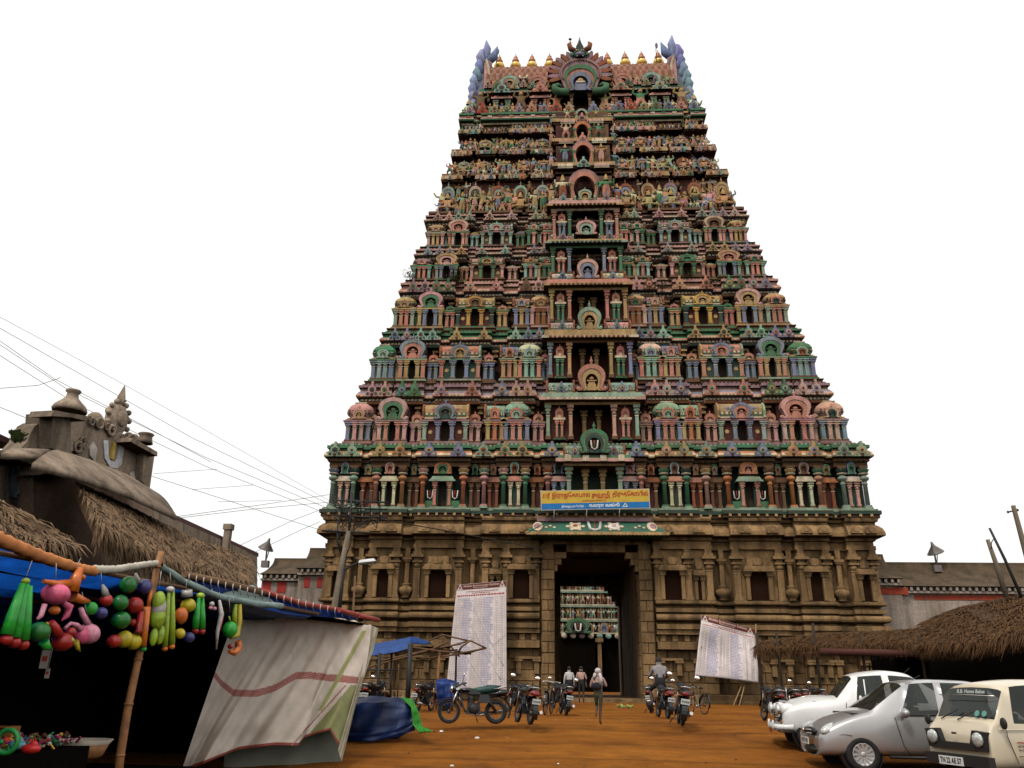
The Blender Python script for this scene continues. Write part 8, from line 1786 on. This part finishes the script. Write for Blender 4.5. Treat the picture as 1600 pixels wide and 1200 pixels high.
mb = MB(); mb.cbox((x0 - .06, .0, .36), (.015, .46, .12)); link('number_plate', mb.mesh('number_plate', [flat('plate_orange', (.45, .09, .02), .5, var=0)]), ac); text_on(ac, 'TN 50 2164', (x0 - .07, .2, .33), (0, -.4, 0), (0, 0, .07), M_GLOSSB)
line(ac, [(x0 + .38, 0, 1.0), (x0 + .8, 0, 1.10), (x0 + 1.3, 0, 1.125)], .012, 'bonnet_strip', M_CHR); line(ac, [(x0 + .42, 0, 1.0), (x0 + .42, 0, 1.10)], .014, 'mascot', M_CHR); line(ac, [(x0 + .45, .62, 1.0), (x0 + .45, .62, 1.28)], .008, 'marker_rod', M_CHR)
line(ac, [(x0 + 1.36, .35, 1.13), (x0 + 1.55, .05, 1.30)], .009, 'wiper'); line(ac, [(x0 + 1.36, -.1, 1.13), (x0 + 1.55, -.4, 1.28)], .009, 'wiper'); line(ac, [(x0 + 2.9, .60, 1.42), (x0 + 3.3, .60, 1.75)], .006, 'aerial')
text_on(ac, 'Sri Murugan', (x0 + 1.61, .30, 1.385), (0, -.55, 0), (.035, 0, .055), flat('sticker_gold', (.5, .36, .05), .5, var=0), 'windscreen_lettering')
seats(ac, 1.1, .36, .6, 1.12)
ac.location = (3.14, -25.2, .14); ac.rotation_euler = (0, 0, R_(-7)); ac.scale = (.96, .96, .96)
# cream van
vc = empty('minivan', (0, 0, 0), label='boxy cream minivan with a black headlamp panel, nearest car at the right edge', cat='van', group='cars parked at the right'); M_CR = paintm('cream_paint', (.58, .49, .35), .35)
x0 = -.62
ST_V = [(x0 + .06, x0 + .14, .60, .32, .80, .56, .98, 1.0), (x0 + .0, x0 + .16, .68, .30, .82, .60, 1.02, 1.04), (x0 + .08, x0 + .24, .695, .30, .92, .62, 1.04, 1.06), (x0 + .42, x0 + .50, .70, .30, .98, .60, 1.50, 1.54), (x0 + .52, x0 + .64, .70, .30, .98, .60, 1.56, 1.62),
        (x0 + 1.25, x0 + 1.25, .70, .30, .98, .60, 1.60, 1.67), (x0 + 1.36, x0 + 1.36, .70, .30, .98, .60, 1.60, 1.67), (x0 + 2.2, x0 + 2.2, .70, .30, .98, .60, 1.60, 1.67), (x0 + 2.3, x0 + 2.3, .70, .30, .98, .60, 1.60, 1.67), (x0 + 3.0, x0 + 3.0, .70, .30, .98, .60, 1.58, 1.65), (x0 + 3.2, x0 + 3.12, .69, .30, .98, .58, 1.54, 1.6), (x0 + 3.34, x0 + 3.28, .62, .36, .9, .52, 1.1, 1.15)]
carbody(vc, ST_V, M_CR, 1.4, (4, 6, 8), (2,))
for x in (0.25, 2.1):
    for y in (-.62, .62): car_wheel(vc, x, y, .27, .15, M_CHR, 'hub')
mb = MB(); mb.plate([(-.62, .58), (.62, .58), (.66, .86), (.38, .88), (.30, .68), (-.30, .68), (-.38, .88), (-.66, .86)], x0 - .028, x0 + .06, M=Matrix(((0, 1, 0, 0), (1, 0, 0, 0), (0, 0, 1, 0), (0, 0, 0, 1)))); link('lamp_panel', mb.mesh('lamp_panel', [M_TRIM]), vc)
for s in (-1, 1):
    mb = MB(); mb.lathe([(.105, 0), (.11, .02), (.10, .04), (.04, .055), (.001, .06)], 22, M=Matrix.Translation((x0 - .02, s * .49, .745)) @ Matrix.Rotation(R_(-90), 4, 'Y')); link('headlight', mb.mesh('headlight', [M_LENS]), vc)
    line(vc, [(x0 + .36, s * .69, 1.0), (x0 + .34, s * .712, .8), (x0 + .46, s * .712, .42)], .006); line(vc, [(x0 + .2, s * .705, .90), (x0 + 1.3, s * .712, .90), (x0 + 3.1, s * .705, .90)], .008, 'side_crease', M_CR); line(vc, [(x0 + .5, s * .712, .52), (x0 + 3.1, s * .712, .52)], .005); line(vc, [(x0 + 1.3, s * .695, 1.0), (x0 + 1.3, s * .712, .7), (x0 + 1.3, s * .70, .34)], .006)
    mb = MB(); mb.ball((x0 + .2, s * .82, 1.0), (.03, .07, .09), 10, 7); link('mirror', mb.mesh('mirror', [M_TRIM]), vc); line(vc, [(x0 + .3, s * .66, .99), (x0 + .2, s * .80, .95)], .015, 'mirror_arm')
mb = MB(); mb.cbox((x0 - .01, 0, .42), (.12, 1.36, .16)); link('bumper', mb.mesh('bumper', [M_TRIM]), vc)
mb = MB(); mb.cbox((x0 - .085, .1, .40), (.015, .52, .13)); link('number_plate', mb.mesh('number_plate', [M_PLATE]), vc); text_on(vc, 'TN 22 AE 57', (x0 - .096, .33, .36), (0, -.46, 0), (0, 0, .085), M_GLOSSB)
line(vc, [(x0 + .13, .05, 1.02), (x0 + .23, -.28, 1.18)], .01, 'wiper'); line(vc, [(x0 + .13, .42, 1.02), (x0 + .24, .12, 1.18)], .01, 'wiper')
mb = MB(); mb.cbox((x0 - .03, 0, .82), (.03, .08, .03)); link('nose_vent', mb.mesh('nose_vent', [M_TRIM]), vc)
text_on(vc, 'R.B. Home Bakes', (x0 + .40, .26, 1.435), (0, -.6, 0), (.02, 0, .06), flat('sticker_pale', (.4, .42, .40), .5, var=0), 'windscreen_lettering')
line(vc, [(x0 + .335, -.60, 1.40), (x0 + .315, 0, 1.41), (x0 + .335, .60, 1.40)], .008, 'sunstrip_edge', M_CHR)
for y in (-.32, -.47):
    mb = MB(); mb.lathe([(.05, 0), (.05, .006)], 14, M=Matrix.Translation((x0 + .20, y, 1.13)) @ Matrix.Rotation(R_(-68), 4, 'Y')); link('round_sticker', mb.mesh('round_sticker', [flat('sticker_teal', (.10, .28, .22), .5, var=0)]), vc)
for k, (s, m_) in enumerate((('PERMIT', flat('print_red', (.3, .03, .02), .5, var=0)), ('PETROL', M_GLOSSB), ('TN STATE', M_GLOSSB))):
    text_on(vc, s, (x0 + .50, .716 if False else -.716, .70 - k * .055), (.2, 0, 0), (0, 0, .03), m_, 'door_lettering')
seats(vc, .65, .34, .6, 1.12)
vc.location = (4.6, -30.1, -.06); vc.rotation_euler = (0, 0, R_(17.4)); vc.scale = (.97, .97, .97)

# ---- parts past 300 of one name on the tower are joined
from collections import defaultdict
def gather(root, limit=300):
    grp = defaultdict(list)
    def walk(o):
        for c in o.children:
            if c.type == 'MESH': grp[c.name.split('.')[0]].append(c)
            walk(c)
    bpy.context.view_layer.update()
    kids = defaultdict(list)
    for o in scene.objects:
        if o.parent is not None: kids[o.parent].append(o)
    def walk2(o):
        for c in kids[o]:
            if c.type == 'MESH': grp[c.name.split('.')[0]].append(c)
            walk2(c)
    walk2(root)
    ri = root.matrix_world.inverted()
    cands = ['green', 'orange', 'cream', 'slate', 'pink', 'gold', 'teal', 'ochre', 'blue', 'salmon']
    for name, lst in grp.items():
        if len(lst) <= limit: continue
        c0 = Vector((CX, CY, CZ))
        lst.sort(key=lambda o: max(o.matrix_world.to_scale()) / (o.matrix_world.translation - c0).length if name != 'statue' else max(o.matrix_world.to_scale()), reverse=True)
        extra = [o for o in lst[limit:] if not kids[o]]
        V, F, Tn = [], [], []
        for o in extra:
            M = ri @ o.matrix_world; me = o.data; b = len(V)
            V += [tuple(M @ v.co) for v in me.vertices]
            ca = me.color_attributes.get('tint'); rcol = PAL[random.choice(cands)]
            mt = [m.name.split('.')[0] for m in me.materials]
            for p in me.polygons:
                F.append(tuple(i + b for i in p.vertices)); mn = mt[p.material_index]
                t = tuple(o.color[:3]) if mn == 'weathered_paint' else rcol if mn == 'weathered_paint_mixed' else tuple(ca.data[p.loop_start].color[:3])
                Tn.append((t, p.loop_total))
        me = bpy.data.meshes.new(name + '_rows'); me.from_pydata(V, [], F); me.materials.append(M_ATTR)
        ca = me.color_attributes.new('tint', 'FLOAT_COLOR', 'CORNER'); buf = []
        for t, n in Tn: buf += [*t, 1.0] * n
        ca.data.foreach_set('color', buf)
        o = link(name + '_rows', me, root); o['kind'] = 'stuff'
        for e in extra: bpy.data.objects.remove(e)
        print('joined', name, len(lst), len(extra), len(F))
gather(tower)
